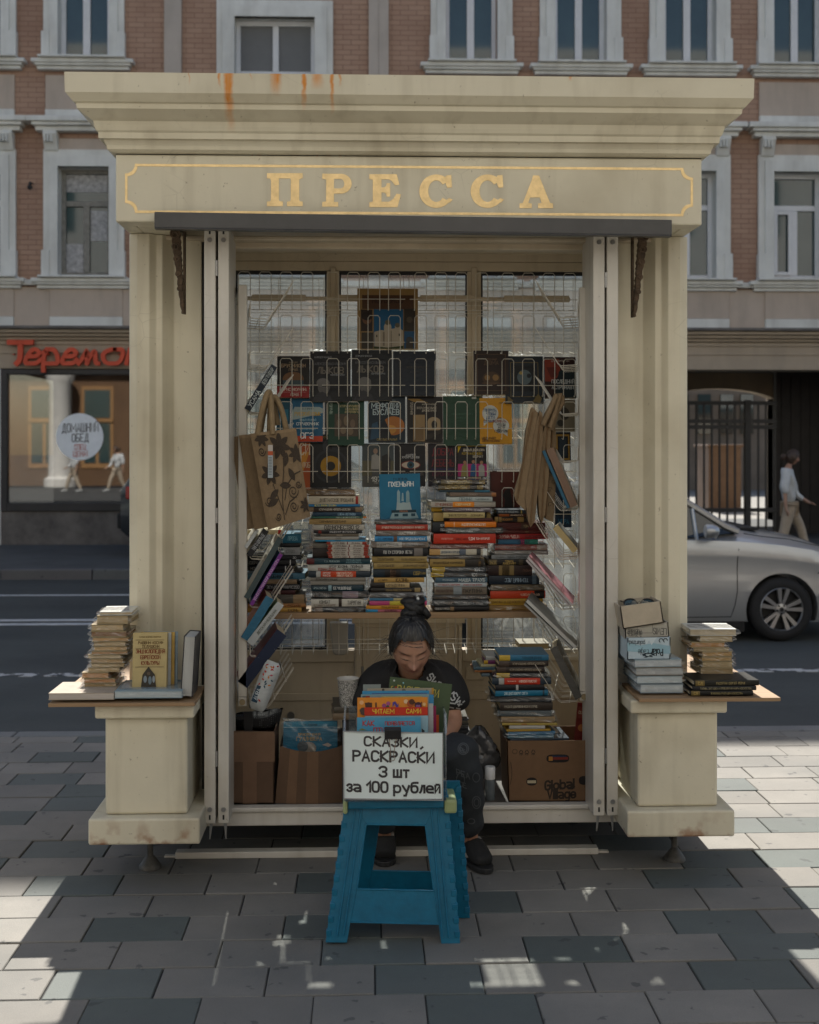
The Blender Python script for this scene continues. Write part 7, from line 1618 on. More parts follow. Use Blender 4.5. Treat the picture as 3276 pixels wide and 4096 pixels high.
# ---- jute shopping bags
def weave(N, L, pos, c, b):
 wv = N.new('ShaderNodeTexWave'); wv.inputs['Scale'].default_value = 140; wv.bands_direction = 'Z'; L.new(pos, wv.inputs['Vector'])
 w2 = N.new('ShaderNodeTexWave'); w2.inputs['Scale'].default_value = 140; w2.bands_direction = 'X'; L.new(pos, w2.inputs['Vector'])
 s = math_(N, L, 'MULTIPLY', wv.outputs['Fac'], w2.outputs['Fac'])
 return mixc(N, L, math_(N, L, 'MULTIPLY', s, .5), c, (.20, .14, .08, 1))
M['jute'] = pm('jute_cloth', None, .9, var=.14, vs=40, bump=.3, bs=220, extra=weave)
JC, JD, INK = lin('7e6a50'), lin('6c593f'), lin('2a221c')
def jute(label, tl, tr, br, bl, y, motif, hands, th=.022):
 P = [W(*p, y) for p in (tl, tr, br, bl)]
 t_ = thing('jute_bag', label, 'shopping bag', (P[0] + P[1] + P[2] + P[3]) / 4, 'jute shopping bags hanging at the left')
 def sf(u, v, s):
  p = P[0] * (1 - u) * (1 - v) + P[1] * u * (1 - v) + P[2] * u * v + P[3] * (1 - u) * v
  return p + Vector((0, s * th * (.25 + .75 * v) * (1 - .6 * abs(2 * u - 1) ** 6) - (.004 * math.sin(7 * u + 3 * v)), 0))
 q = MB()
 q.grid(lambda u, v: tuple(sf(u, v, -1)), 12, 14, c=JC); q.grid(lambda u, v: tuple(sf(u, v, 1)), 12, 14, c=JC)
 for uu in (0, 1):   # gusset folded inwards
  s_ = 1 if uu == 0 else -1
  a = [sf(uu, j / 13, -1) for j in range(14)]; b = [sf(uu, j / 13, 1) for j in range(14)]; m_ = [(x_ + z_) / 2 + Vector((s_ * .022 * (j / 13), 0, .006)) for j, (x_, z_) in enumerate(zip(a, b))]
  for (e, f) in ((a, m_), (m_, b)):
   q.add([tuple(v) for v in e] + [tuple(v) for v in f], [(j, j + 1, 15 + j, 14 + j) for j in range(13)], 0, JD)
 q.add([tuple(sf(u, 1, s)) for u, s in ((0, -1), (1, -1), (1, 1), (0, 1))], [(0, 1, 2, 3)], 0, JD)
 # hem along the top and the side seams
 q.grid(lambda u, v: tuple(sf(u, v * .035, -1) + Vector((0, -.0015, 0))), 12, 2, c=lin('8c765a'))
 if motif:
  e0 = [0]
  def pt(u, v): e0[0] += 1; return sf(u, v, -1) + Vector((0, -.0018 - .00001 * (e0[0] % 50), 0))
  def leaf(u, v, L_, wd, an):
   n = 9; pts = []
   d = (math.cos(an), math.sin(an)); nn = (-d[1], d[0])
   for i in range(n + 1):
    f = i / n; k = wd * math.sin(math.pi * f) ** .8; pts.append((u + d[0] * L_ * f + nn[0] * k, v + (d[1] * L_ * f + nn[1] * k) * .62))
   for i in range(n - 1, 0, -1):
    f = i / n; k = wd * math.sin(math.pi * f) ** .8; pts.append((u + d[0] * L_ * f - nn[0] * k, v + (d[1] * L_ * f - nn[1] * k) * .62))
   pts = [(min(max(a, .01), .99), min(max(b, .03), .99)) for a, b in pts]
   q.add([tuple(pt(*p)) for p in pts], [tuple(range(len(pts)))], 0, INK)
   lin_ = [(u + d[0] * L_ * f, v + d[1] * L_ * f * .62) for f in (.1, .5, .9)]
  def curve(pts, wd):
   for i in range(len(pts) - 1):
    (a, b), (c_, d_) = pts[i], pts[i + 1]; l = math.hypot(c_ - a, d_ - b) or 1; nx, ny = -(d_ - b) / l * wd, (c_ - a) / l * wd
    q.add([tuple(pt(min(max(x_, .01), .99), min(max(y_, .02), .99))) for x_, y_ in ((a - nx, b - ny), (c_ - nx, d_ - ny), (c_ + nx, d_ + ny), (a + nx, b + ny))], [(0, 1, 2, 3)], 0, INK)
  for (fu, fv, sc2) in ((.58, .17, 1.25), (.28, .44, 1.05), (.92, .28, .9), (.22, .06, .8), (.95, .86, .7)):
   for k in range(7): leaf(fu, fv, .20 * sc2, .045 * sc2, k * .9 + .3)
  for (a, b, an) in ((.40, .62, 2.6), (.44, .58, .2), (.62, .40, -1.2), (.36, .72, 2.9), (.70, .42, 1.2)): leaf(a, b, .26, .06, an)
  curve([(.62, .3), (.58, .45), (.5, .6), (.44, .78), (.42, .95)], .009); curve([(.3, .55), (.36, .7), (.42, .85)], .008)
  for (su, sv, r0, dr) in ((.72, .68, .12, 1), (.68, .84, .10, 1), (.15, .72, .09, -1), (.18, .20, .08, 1), (.30, .90, .07, -1), (.86, .62, .07, 1)):
   curve([(su + dr * r0 * (1 - t / 26) * math.cos(t * .5), sv + r0 * .62 * (1 - t / 26) * math.sin(t * .5)) for t in range(22)], .007)
  curve([(.5, .75), (.6, .6), (.8, .5), (.95, .48)], .008); curve([(.46, .9), (.6, .78), (.78, .74)], .008)
 q.build('bag_body', M['jute'], t_, recalc=False)
 for h in hands:
  q = MB(); pts = [W(*p[:2], p[2]) for p in h]
  P3 = pts
  for _ in range(2):
   n_ = [P3[0]]
   for i in range(1, len(P3) - 1): n_ += [P3[i] + (P3[i - 1] - P3[i]) * .25, P3[i] + (P3[i + 1] - P3[i]) * .25]
   P3 = n_ + [P3[-1]]
  q.tube(P3, .0115, 8, c=lin('8a7658')); q.build('handle', M['jute'], t_, smooth=60)
 return t_
jb = jute('floral jute bag with a price tag, front one of three at the left', (1002, 1735), (1184, 1712), (1241, 2066), (1072, 2120), 4.93, True, [[(1030, 1738, 4.925), (1046, 1650, 4.92), (1068, 1570, 4.93), (1082, 1566, 4.95), (1086, 1640, 4.925), (1092, 1736, 4.92)], [(1078, 1730, 4.96), (1082, 1600, 4.96), (1100, 1580, 4.97), (1128, 1640, 4.96), (1146, 1722, 4.955)]])
jute('plain-sided jute bag just behind the front floral one', (955, 1742), (1100, 1725), (1180, 2085), (1018, 2118), 4.985, False, [[(1040, 1735, 4.985), (1062, 1600, 4.985), (1090, 1585, 4.99), (1112, 1700, 4.985)]])
jute('rearmost jute bag of the three, mostly behind its neighbour', (925, 1748), (1050, 1735), (1120, 2095), (976, 2120), 5.02, False, [])
q = MB(); a_ = W(1072, 1780, 4.895)
for (z0, z1, hx) in ((0, .024, 'b0a8a0'), (.0241, .04, 'a8481c'), (.0401, .128, '9ca4a8')):
 q.box(a_.x, a_.x + .019, 4.894, 4.8952, a_.z - z1, a_.z - z0, c=lin(hx))
for i in range(12): q.box(a_.x + .002, a_.x + .015, 4.8935, 4.894, a_.z - .05 - .006 * i, a_.z - .0475 - .006 * i, c=lin('5c6468'))
tp = q.build('price_tag', M['any'], jb)
# right-hand bags, hanging edge on
def edge_bag(label, pts, y, d, cols=JC, print_=False):
 t_ = thing('jute_bag', label, 'shopping bag', W(*pts[0], y), 'jute shopping bags hanging at the right')
 P = [W(*p, y) for p in pts]; q = MB()
 n = len(P)
 dx = .02
 vs = [tuple(p) for p in P] + [(p.x + dx, y + d, p.z - .004) for p in P]
 q.add(vs, [tuple(range(n)), tuple(range(n, 2 * n))[::-1]] + [(i, (i + 1) % n, n + (i + 1) % n, n + i) for i in range(n)], 0, cols)
 # fold lines of the gusset
 cxm = sum(p.x for p in P) / n
 q.tube([tuple(P[0] + Vector((.004, -.003, -.02))), tuple((P[0] + P[n // 2]) / 2 + Vector((0, -.004, 0))), tuple(P[n // 2] + Vector((0, -.003, .01)))], .003, 6, c=lin('6c5236'))
 if print_:
  r2 = random.Random(8)
  for i in range(7):
   c0 = P[0] * .3 + P[n // 2] * .7 + Vector((.012 + r2.uniform(-.01, .02), -.0015 - .0002 * i, -.02 + .03 * i - .06))
   q.tube([tuple(c0 + Vector((.012 * (1 - t / 14) * math.cos(t * .6), 0, .012 * (1 - t / 14) * math.sin(t * .6)))) for t in range(12)], .0014, 4, c=INK)
 q.build('bag_body', M['jute'], t_, bevel=.004)
 return t_
b1 = edge_bag('jute bag seen edge on, leftmost of four at the right', [(2127, 1627), (2104, 1720), (2092, 1850), (2056, 1978), (2068, 2012), (2100, 2042), (2118, 2000), (2140, 1850), (2152, 1650)], 4.99, .2)
edge_bag('jute bag seen edge on, second of four at the right', [(2158, 1642), (2136, 1740), (2122, 1850), (2100, 1990), (2112, 2080), (2122, 2110), (2140, 2085), (2152, 1960), (2172, 1760), (2170, 1652)], 4.985, .2, lin('77634a'))
b3 = edge_bag('jute bag seen edge on, third of four at the right', [(2190, 1640), (2166, 1760), (2150, 1960), (2156, 2060), (2166, 2096), (2180, 2060), (2196, 1900), (2206, 1690)], 5.0, .2)
edge_bag('printed jute bag seen edge on, rightmost of four at the right', [(2214, 1620), (2190, 1760), (2170, 1960), (2182, 2076), (2214, 2090), (2222, 1960), (2226, 1760)], 5.02, .2, lin('705e46'), True)
for (pts, par) in (([(2172, 1700, 4.985), (2200, 1640, 4.98), (2226, 1580, 4.985), (2240, 1574, 4.99), (2230, 1620, 4.99), (2200, 1710, 4.99)], b3), ([(2160, 1710, 5.0), (2192, 1650, 5.0), (2222, 1592, 5.0), (2252, 1590, 5.0), (2250, 1610, 5.0), (2225, 1650, 5.0), (2204, 1720, 5.0)], b3)):
 q = MB(); q.tube([tuple(W(*p[:2], p[2])) for p in pts], .011, 8, c=lin('7e6a50')); q.build('handle', M['jute'], par, smooth=60)

# ---- folding stool, basket of children's books, price notice
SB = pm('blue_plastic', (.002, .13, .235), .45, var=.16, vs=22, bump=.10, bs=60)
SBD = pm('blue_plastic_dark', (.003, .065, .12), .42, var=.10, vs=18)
c7 = lambda x, y: (1200 + .522 * x, 3000 + .522 * y)
yf = lambda z: 4.115 + .055 * (z / .45)          # front frame leans back towards the seat
yr = lambda z: 4.335 - .055 * (z / .45)
def gpt7(x, y, fy):
 px, py = c7(x, y); yy = fy(.2)
 for _ in range(4):
  p = W(px, py, yy); yy = fy(p.z)
 return W(px, py, yy)
fpts = {k: gpt7(*v, yf) for k, v in dict(a=(358, 300), b=(1128, 300), c=(1228, 1503), d=(1083, 1500), e=(1062, 1335), f=(388, 1318), g=(360, 1478), h=(195, 1476), i=(505, 570), j=(962, 576), k=(1026, 1080), l=(436, 1066)).items()}
st = thing('folding_stool', 'teal blue plastic folding stool holding up the price notice', 'stool', ((fpts['h'].x + fpts['c'].x) / 2, 4.22, 0))
xc = (fpts['h'].x + fpts['c'].x) / 2
def plate(q, ks, t, fy, get):
 P = [get(k) for k in ks]; n = len(P)
 q.add([tuple(p) for p in P] + [(p.x, p.y + t, p.z) for p in P], [tuple(range(n)), tuple(range(n, 2 * n))[::-1]] + [(i, (i + 1) % n, n + (i + 1) % n, n + i) for i in range(n)])
def frame_mesh(name, rear):
 q = MB()
 def get(k):
  p = fpts[k].copy(); p.z = max(p.z, 0.001)
  if rear: p.y = yr(p.z); p.x += .05
  return p
 t = .012
 # one ring-shaped plate: two legs, top band, low band
 P = {k: get(k) for k in fpts}
 for ks in (('a', 'b', 'j', 'i'), ('i', 'l', 'f', 'g', 'h', 'a'), ('b', 'c', 'd', 'e', 'k', 'j'), ('l', 'k', 'e', 'f')):
  pts = [P[k] for k in ks]; n = len(pts)
  q.add([tuple(p) for p in pts] + [(p.x, p.y + t, p.z) for p in pts], [tuple(range(n)), tuple(range(n, 2 * n))[::-1]] + [(i, (i + 1) % n, n + (i + 1) % n, n + i) for i in range(n)])
 # ribs beside the window and lips around it
 s_ = -1 if not rear else 1; off = (0, 0) 
 for (k0, k1, w_) in (('a', 'h', .040), ('b', 'c', -.040)):
  a, b = P[k0], P[k1]
  for o_ in (w_, w_ * 1.55):
   q.tube([(a.x + o_ * .95, a.y + (0 if not rear else t), a.z), (b.x + o_ * .95, b.y + (0 if not rear else t), b.z + .02)], .0042, 6)
 for a, b in (('i', 'j'), ('j', 'k'), ('k', 'l'), ('l', 'i')): q.tube([tuple(P[a]), tuple(P[b])], .0035, 6)
 q.tube([tuple(P['f']), tuple(P['e'])], .0035, 6)
 # hinge knuckles down both outer edges
 for (k0, k1, sx) in (('a', 'h', -1), ('b', 'c', 1)):
  a, b = P[k0], P[k1]
  for i in range(11):
   f = (i + .7) / 11.4; p = a + (b - a) * f
   q.box(p.x - .009 - sx * .007, p.x + .009 - sx * .007, p.y - .0035, p.y + t + .004, p.z - .010, p.z + .010)
 q.build(name, SB, st, bevel=.0025)
frame_mesh('front_frame', False); frame_mesh('rear_frame', True)
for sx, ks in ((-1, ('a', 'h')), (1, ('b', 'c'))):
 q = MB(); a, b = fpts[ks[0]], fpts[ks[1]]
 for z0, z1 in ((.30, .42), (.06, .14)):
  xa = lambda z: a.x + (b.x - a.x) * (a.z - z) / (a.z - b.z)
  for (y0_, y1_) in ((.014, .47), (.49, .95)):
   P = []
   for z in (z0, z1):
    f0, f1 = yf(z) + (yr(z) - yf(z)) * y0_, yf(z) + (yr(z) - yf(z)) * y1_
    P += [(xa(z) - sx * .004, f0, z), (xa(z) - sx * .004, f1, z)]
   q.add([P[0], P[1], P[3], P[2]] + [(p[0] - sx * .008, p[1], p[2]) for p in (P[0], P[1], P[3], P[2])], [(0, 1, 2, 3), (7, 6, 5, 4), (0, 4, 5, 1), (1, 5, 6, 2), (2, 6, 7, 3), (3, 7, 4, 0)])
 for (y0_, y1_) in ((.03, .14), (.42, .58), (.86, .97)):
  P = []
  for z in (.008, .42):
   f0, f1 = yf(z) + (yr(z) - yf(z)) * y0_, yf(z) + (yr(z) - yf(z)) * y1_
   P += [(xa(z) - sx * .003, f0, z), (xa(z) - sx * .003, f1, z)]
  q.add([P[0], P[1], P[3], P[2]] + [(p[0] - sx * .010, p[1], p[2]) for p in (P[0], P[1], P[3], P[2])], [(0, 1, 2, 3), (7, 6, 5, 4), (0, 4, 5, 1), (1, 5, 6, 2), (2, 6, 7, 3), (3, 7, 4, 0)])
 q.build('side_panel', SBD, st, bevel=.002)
zs_ = fpts['a'].z - .004
zs_ = .438
q = MB(); q.box(fpts['a'].x + .004, fpts['b'].x - .012, 4.145, 4.31, zs_, zs_ + .028); q.build('seat', SB, st, bevel=.006)
M['pgreen'] = pm('pale_green_plastic', (.30, .36, .17), .4, var=.08)
for x0, x1 in ((fpts['a'].x - .012, fpts['a'].x + .0035), (fpts['b'].x - .0115, fpts['b'].x + .030)):
 q = MB(); q.box(x0, x1, 4.14, 4.315, zs_ - .016, zs_ + .030); q.build('seat_end', M['pgreen'], st, bevel=.008)
# notice
NY = 4.105
ntc = thing('price_notice', 'white laminated notice with bold black lettering clipped to the basket', 'sign', W(1572, 3196, NY))
A_, B_, C_, D_ = W(1375, 2926, NY), W(1769, 2933, NY), W(1769, 3196, NY), W(1376, 3193, NY)
def nf(u, v, e=0):
 p = A_ * (1 - u) * (1 - v) + B_ * u * (1 - v) + C_ * u * v + D_ * (1 - u) * v
 return p + Vector((0, .004 * math.sin(math.pi * u) * (1 - v) + .003 * math.sin(5 * u + 2 * v) - e + .012 * v * v * 0, 0))
q = MB(); q.grid(lambda u, v: tuple(nf(u, v)), 16, 12, c=(.70, .79, .79, 1)); q.grid(lambda u, v: tuple(nf(u, v, -.0012)), 16, 12, c=(.5, .55, .55, 1))
def nproj(v):
 u = (v.x - A_.x) / (B_.x - A_.x); w2 = (A_.z - v.z) / (A_.z - D_.z); return nf(min(max(u, 0), 1), min(max(w2, 0), 1), NY - v.y)
for s, cxp, base, cap, wd in (('СКАЗКИ,', 1574, 2981, 35, 232), ('РАСКРАСКИ', 1574, 3042, 39, 322), ('3 шт', 1576, 3103, 39, 116), ('за 100 рублей', 1574, 3164, 39, 370)):
 o = W(cxp, base, NY); pls, w0 = text_strokes(s)
 q.text(s, (o.x, NY, o.z), (1, 0, -.006), (0, 0, 1), cap * NY / FPX, fit=wd * NY / FPX, bold=.225, c=(.022, .02, .024, 1), smooth=True, center=True, off=.0012, vmap=nproj)
q.build('sheet', pm('laminated_sheet', None, .35, var=.02, coat=.3), ntc, recalc=False)
q = MB()
for (u0, u1, v0, v1) in ((-.008, 1.008, -.008, .004), (-.008, 1.008, .998, 1.012), (-.008, .003, .004, .998), (.998, 1.009, .004, .998)):
 P = [A_ + (B_ - A_) * u + (D_ - A_) * v for u, v in ((u0, v0), (u1, v0), (u1, v1), (u0, v1))]
 q.add([(p.x, NY - .002, p.z) for p in P] + [(p.x, NY + .002, p.z) for p in P], [(0, 1, 2, 3), (7, 6, 5, 4), (0, 4, 5, 1), (1, 5, 6, 2), (2, 6, 7, 3), (3, 7, 4, 0)])
q.build('sleeve_edge', pm('sleeve_plastic', (.30, .31, .31), .3), ntc)
bc_ = W(1571, 2934, NY - .012)
cl = thing('binder_clip', 'black binder clip with wire loops gripping the notice', 'clip', bc_)
x0, x1, z0, z1 = X(1538, NY), X(1604, NY), Z(1571, 2955, NY), Z(1571, 2911, NY)
q = MB(); q.prism([(NY - .016, z1 - .004), (NY - .010, z1), (NY + .014, z1), (NY + .020, z1 - .004), (NY + .008, z0), (NY + .005, z0), (NY + .012, z1 - .008), (NY - .010, z1 - .008), (NY - .006, z0), (NY - .0085, z0)], x0, x1, 'x'); q.build('clip_body', M['black'], cl, bevel=.001)
q = MB(); q.tube([tuple(W(px, py, NY - .010)) for px, py in ((1557, 2955), (1562, 3000), (1563, 3022), (1557, 3032), (1558, 3040), (1567, 3044), (1577, 3041), (1580, 3032), (1574, 3020), (1578, 2995), (1586, 2955))], .0012, 6); q.build('wire_loop', pm('bronze_wire', (.25, .19, .14), .35, metal=.7), cl, smooth=60)
# clear basket on the stool
bk0, bk1 = X(1392, 4.17), X(1768, 4.17); zb_ = zs_ + .031; zt_ = Z(1570, 2855, 4.2)
bs = thing('plastic_basket', 'clear plastic basket of children\'s books standing on the stool', 'basket', ((bk0 + bk1) / 2, 4.22, zb_))
q = MB(); yb0, yb1 = 4.13, 4.33
for (xa, xb, ya, yb_2) in ((bk0, bk1, yb0, yb0 + .002), (bk0, bk1, yb1, yb1 + .002), (bk0 - .012, bk0 - .010, yb0, yb1), (bk1 + .010, bk1 + .012, yb0, yb1)): q.box(xa, xb, ya, yb_2, zb_ + .001, Z(1570, 2925, 4.2) if ya == yb0 and xb - xa > .1 else zt_)
q.box(bk0 - .01, bk1 + .01, yb0 + .002, yb1, zb_, zb_ + .002)
q.tube([(bk0 - .011, yb0, zt_ - .05), (bk0 - .011, yb0 + .03, zt_), (bk0 - .011, yb1, zt_)], .004, 6); q.tube([(bk1 + .011, yb0, zt_ - .05), (bk1 + .011, yb0 + .03, zt_ + .004), (bk1 + .011, yb1, zt_ + .004)], .004, 6)
q.build('basket_body', glassy('cloudy_plastic', tint=(.85, .88, .88), gloss=.08, dust=.12, rough=.15), bs)
ZM['B'] = (1300, 2650, .31903)
def kid(x0, x1, y0, y1, hx, draws, label, y, rot=0): cover('B', x0, x1, y0, y1, hx, draws, label=label, y=y, th=.004, tilt=7, rot=rot, group='children\'s books in the clear basket', pages=False, name='childrens_book', cat='book')
kid(400, 1205, 702, 1500, '4c94b4', [('t', 'КАК', .18, .09, .075, 'b02c1c', .33), ('t', 'ПОЯВЛЯЕТСЯ', .67, .095, .055, 'b02c1c', .6), ('t', 'ПТИЦА', .42, .2, .075, 'b02c1c', .5), ('p', ((.02, .2), (.08, .165), (.16, .2)), '7c7c44')], 'light blue children\'s book with red lettering, front of the basket', 4.150)
kid(500, 1298, 684, 1480, '88a8b4', [('p', ((.9, .2), (.95, .24), (.9, .28)), '2c2c2c')], 'grey-blue children\'s book, second in the basket', 4.160)
kid(405, 1292, 455, 1480, 'd0842c', [('c', .06, .06, .03, 'd8a878'), ('c', .16, .10, .05, '4c3024'), ('c', .12, .075, .016, '4c3024'), ('c', .195, .075, .016, '4c3024'), ('r', .255, .275, .06, .12, '4c3024'), ('c', .38, .10, .03, '8c4474'), ('c', .44, .075, .03, 'a0507c'), ('c', .43, .115, .025, '3c4c3c'), ('p', ((.5, .12), (.5, .06), (.54, .045), (.57, .09), (.59, .07), (.58, .12), (.55, .12), (.53, .08)), '4c3c84'), ('c', .69, .05, .03, 'd8b890'), ('c', .755, .075, .05, 'a04c24'), ('c', .775, .055, .04, '4c2c1c'), ('c', .865, .1, .05, '3c2030'), ('p', ((.815, .05), (.83, .07), (.81, .08)), '3c2030'), ('p', ((.915, .05), (.9, .07), (.92, .08)), '3c2030'), ('c', .85, .105, .018, '7c4c7c'), ('c', .88, .105, .018, '7c4c7c'), ('c', .95, .085, .025, 'd0a870'), ('r', .1, 1, .118, .215, 'b8301c'), ('p', ((.1, .118), (.06, .12), (.03, .15), (.05, .2), (.1, .215)), '4a3c34'), ('t', 'ЧИТАЕМ', .37, .165, .05, 'd8b83c', .43), ('t', 'САМИ', .8, .165, .05, 'd8b83c', .3)], 'orange children\'s book with animal drawings and a red title band', 4.172)
kid(450, 1310, 415, 1400, '7c9498', [('r', .02, .13, .02, .08, '2c5c6c'), ('r', .07, .13, .02, .06, '8c2c28'), ('r', .3, .9, .025, .05, 'a8a468')], 'pale blue-grey children\'s book with a red corner, behind the orange one', 4.190)
kid(468, 1312, 372, 1390, '3c88b0', [('r', .14, .97, .03, .036, '5c3c70'), ('r', .14, .97, .04, .05, '80a8c0')], 'sky blue children\'s book with a purple line', 4.205)
kid(1150, 1368, 420, 1390, '3c84b0', [], 'narrow blue children\'s book at the right of the basket', 4.200)
kid(530, 1368, 338, 1350, '9c9480', [('c', .24, .02, .02, '4c4438'), ('c', .55, .03, .03, '6c6454'), ('p', ((.8, .02), (.84, .05), (.9, .02), (.93, .04), (.9, .06), (.84, .06)), '4c4034'), ('r', .97, 1, 0, 1, 'b08434')], 'fawn children\'s book with brown sketches near the back', 4.225)
kid(478, 700, 285, 900, '7c8480', [], 'clear grey folder at the back left of the basket', 4.240)
kid(690, 1480, 235, 1240, '44543a', [('c', .07, .04, .015, 'b0b8b0'), ('c', .22, .055, .012, '8cc0d0'), ('c', .06, .13, .03, 'b09c48'), ('c', .075, .13, .025, '44543a'), ('c', .11, .12, .018, '9c3c24'), ('t', 'РАСКРАСКИ', .47, .135, .085, 'b8ac54', .66)], 'olive green colouring book tilted at the back of the basket', 4.255, rot=7.3)
for i, (x0, x1, y0, hx, lb) in enumerate(((1300, 1362, 530, 'a8a8a8', 'white'), (1342, 1398, 558, '8c1c4c', 'magenta'), (1368, 1432, 672, 'b0481c', 'orange'), (1330, 1366, 640, '2c5c3c', 'green'))):
 kid(x0, x1, y0, 1400, hx, [], lb + ' booklet edge at the right side of the basket', 4.185 + .012 * i)
# ================================================================== PEOPLE AND VEHICLES
def skin_geo(nodes, edges, root=0, sub=2, smooth=True):
 """nodes: {name: (Vector, rx, ry)}; a skinned, subdivided surface returned as (verts, faces)"""
 names = list(nodes); idx = {n: i for i, n in enumerate(names)}
 me = bpy.data.meshes.new('skin_tmp')
 me.from_pydata([tuple(nodes[n][0]) for n in names], [(idx[a], idx[b]) for a, b in edges], [])
 o = bpy.data.objects.new('skin_tmp', me); col.objects.link(o)
 md = o.modifiers.new('s', 'SKIN'); md.use_smooth_shade = True
 for i, n in enumerate(names):
  v = nodes[n]; me.skin_vertices[0].data[i].radius = (v[1], v[2] if len(v) > 2 else v[1])
  me.skin_vertices[0].data[i].use_root = (i == root)
 m2 = o.modifiers.new('u', 'SUBSURF'); m2.levels = sub; m2.render_levels = sub
 dg = bpy.context.evaluated_depsgraph_get()
 e = bpy.data.meshes.new_from_object(o.evaluated_get(dg))
 vs = [v.co.copy() for v in e.vertices]; fs = [tuple(p.vertices) for p in e.polygons]
 bpy.data.objects.remove(o); bpy.data.meshes.remove(me); bpy.data.meshes.remove(e)
 return vs, fs
def remesh(vs, fs, voxel, smooth_it=2):
 me = bpy.data.meshes.new('rm_tmp'); me.from_pydata([tuple(v) for v in vs], [], fs)
 o = bpy.data.objects.new('rm_tmp', me); col.objects.link(o)
 md = o.modifiers.new('r', 'REMESH'); md.mode = 'VOXEL'; md.voxel_size = voxel
 if smooth_it:
  ms = o.modifiers.new('sm', 'SMOOTH'); ms.iterations = smooth_it; ms.factor = .5
 dg = bpy.context.evaluated_depsgraph_get()
 e = bpy.data.meshes.new_from_object(o.evaluated_get(dg))
 out = [v.co.copy() for v in e.vertices], [tuple(p.vertices) for p in e.polygons]
 bpy.data.objects.remove(o); bpy.data.meshes.remove(me); bpy.data.meshes.remove(e)
 return out
def g2(x, z, cx, cz, sx, sz): return math.exp(-((x - cx) / sx) ** 2 - ((z - cz) / sz) ** 2)
def head_point(th, ph):
 """head surface in its own space: -y forward, z up, centre between the ears; th azimuth from the front, ph elevation"""
 x = .076 * math.sin(th) * math.cos(ph); y = -.094 * math.cos(th) * math.cos(ph); z = .112 * math.sin(ph)
 if z < 0:
  k = (-z / .112); x *= 1 - .27 * k ** 1.7
  y = y * (1 - .05 * k) - .010 * k if y < 0 else y * (1 - .35 * k ** 1.3)
  z *= 1.02
 fr_ = max(0, math.cos(th)) ** 2 * max(0, math.cos(ph)) ** .5
 d = 0
 d += .024 * g2(x, z, 0, -.025, .013, .012) + .012 * g2(x, z, 0, -.003, .0095, .020)     # nose
 d += .007 * (g2(x, z, -.013, -.029, .008, .008) + g2(x, z, .013, -.029, .008, .008))
 for s in (-1, 1):
  d -= .011 * g2(x, z, s * .031, .010, .016, .011)                                         # sockets
  d += .0065 * g2(x, z, s * .031, .004, .013, .008)                                        # lids
  d += .0045 * g2(x, z, s * .032, .025, .020, .008)                                        # brow
  d += .006 * g2(x, z, s * .047, -.022, .018, .016)                                        # cheekbone
  d -= .0030 * g2(x, z, s * .027, -.038, .006, .014)                                       # nasolabial fold
  d -= .0016 * g2(x, z, s * .006, .026, .0025, .010)                                       # frown
 d += .0065 * g2(x, z, 0, -.050, .024, .006) + .005 * g2(x, z, 0, -.0635, .020, .005)         # lips
 d -= .0040 * g2(x, z, 0, -.0565, .026, .0025)
 d += .009 * g2(x, z, 0, -.092, .022, .013)                                                   # chin
 y -= d * fr_ * 1.22
 return Vector((x, y, z))
def head_color(x, y, z, skin=(.40, .215, .140)):
 c = list(skin)
 if y < -.03:
  br = max(g2(abs(x), z, .034, .021 + .10 * (abs(x) - .034), .020, .0042), 0)
  ey = g2(abs(x), z, .031, -.002, .015, .0020)
  nose_shade = g2(x, z, 0, -.036, .014, .004); lp = max(g2(x, z, 0, -.051, .024, .005), g2(x, z, 0, -.063, .020, .0045)); ml = g2(x, z, 0, -.0565, .026, .002)
  rd = .5 * g2(x, z, 0, -.027, .016, .012) + .35 * g2(abs(x), z, .044, -.03, .02, .018)
  def mx(a, b, k): return [p + (q - p) * min(k, 1) for p, q in zip(a, b)]
  c = mx(c, (.42, .17, .115), rd); c = mx(c, (.22, .10, .07), nose_shade * .7); c = mx(c, (.27, .095, .08), lp * 1.2); c = mx(c, (.10, .045, .04), ml)  # includes a nose shadow painted into the skin colour below it
  c = mx(c, (.26, .12, .08), .6 * (g2(abs(x), z, .031, .014, .020, .008) + g2(abs(x), z, .028, -.040, .005, .014))); c = mx(c, (.05, .035, .028), br); c = mx(c, (.03, .02, .016), ey * 1.3)  # shade of eye sockets and nasolabial folds painted in; then brows, eye lines
 return (*c, 1)
def skin_extra(N, L, pos, c, b):
 b.inputs['Subsurface Weight'].default_value = .12; b.inputs['Subsurface Radius'].default_value = (.01, .004, .002); b.inputs['Subsurface Scale'].default_value = .3
 return c
M['skin'] = pm('skin', None, .5, var=.10, vs=40, bump=.06, bs=180, extra=skin_extra)
def hair_extra(N, L, pos, c, b):
 vm = N.new('ShaderNodeVectorMath'); vm.operation = 'MULTIPLY'; vm.inputs[1].default_value = (150, 150, 14); L.new(pos, vm.inputs[0])
 n = N.new('ShaderNodeTexNoise'); n.inputs['Scale'].default_value = 1; n.inputs['Detail'].default_value = 3; L.new(vm.outputs[0], n.inputs['Vector'])
 mr = N.new('ShaderNodeMapRange'); mr.inputs['From Min'].default_value = .52; mr.inputs['From Max'].default_value = .72; L.new(n.outputs['Fac'], mr.inputs['Value'])
 return mixc(N, L, math_(N, L, 'MULTIPLY', mr.outputs[0], .55), c, (.13, .125, .12, 1))
M['hair'] = pm('dark_hair', (.010, .009, .0085), .42, var=.3, vs=30, extra=hair_extra)
M['bunhair'] = pm('black_hair_tie', (.010, .0095, .0095), .55, var=.3, vs=60, bump=.3, bs=200)
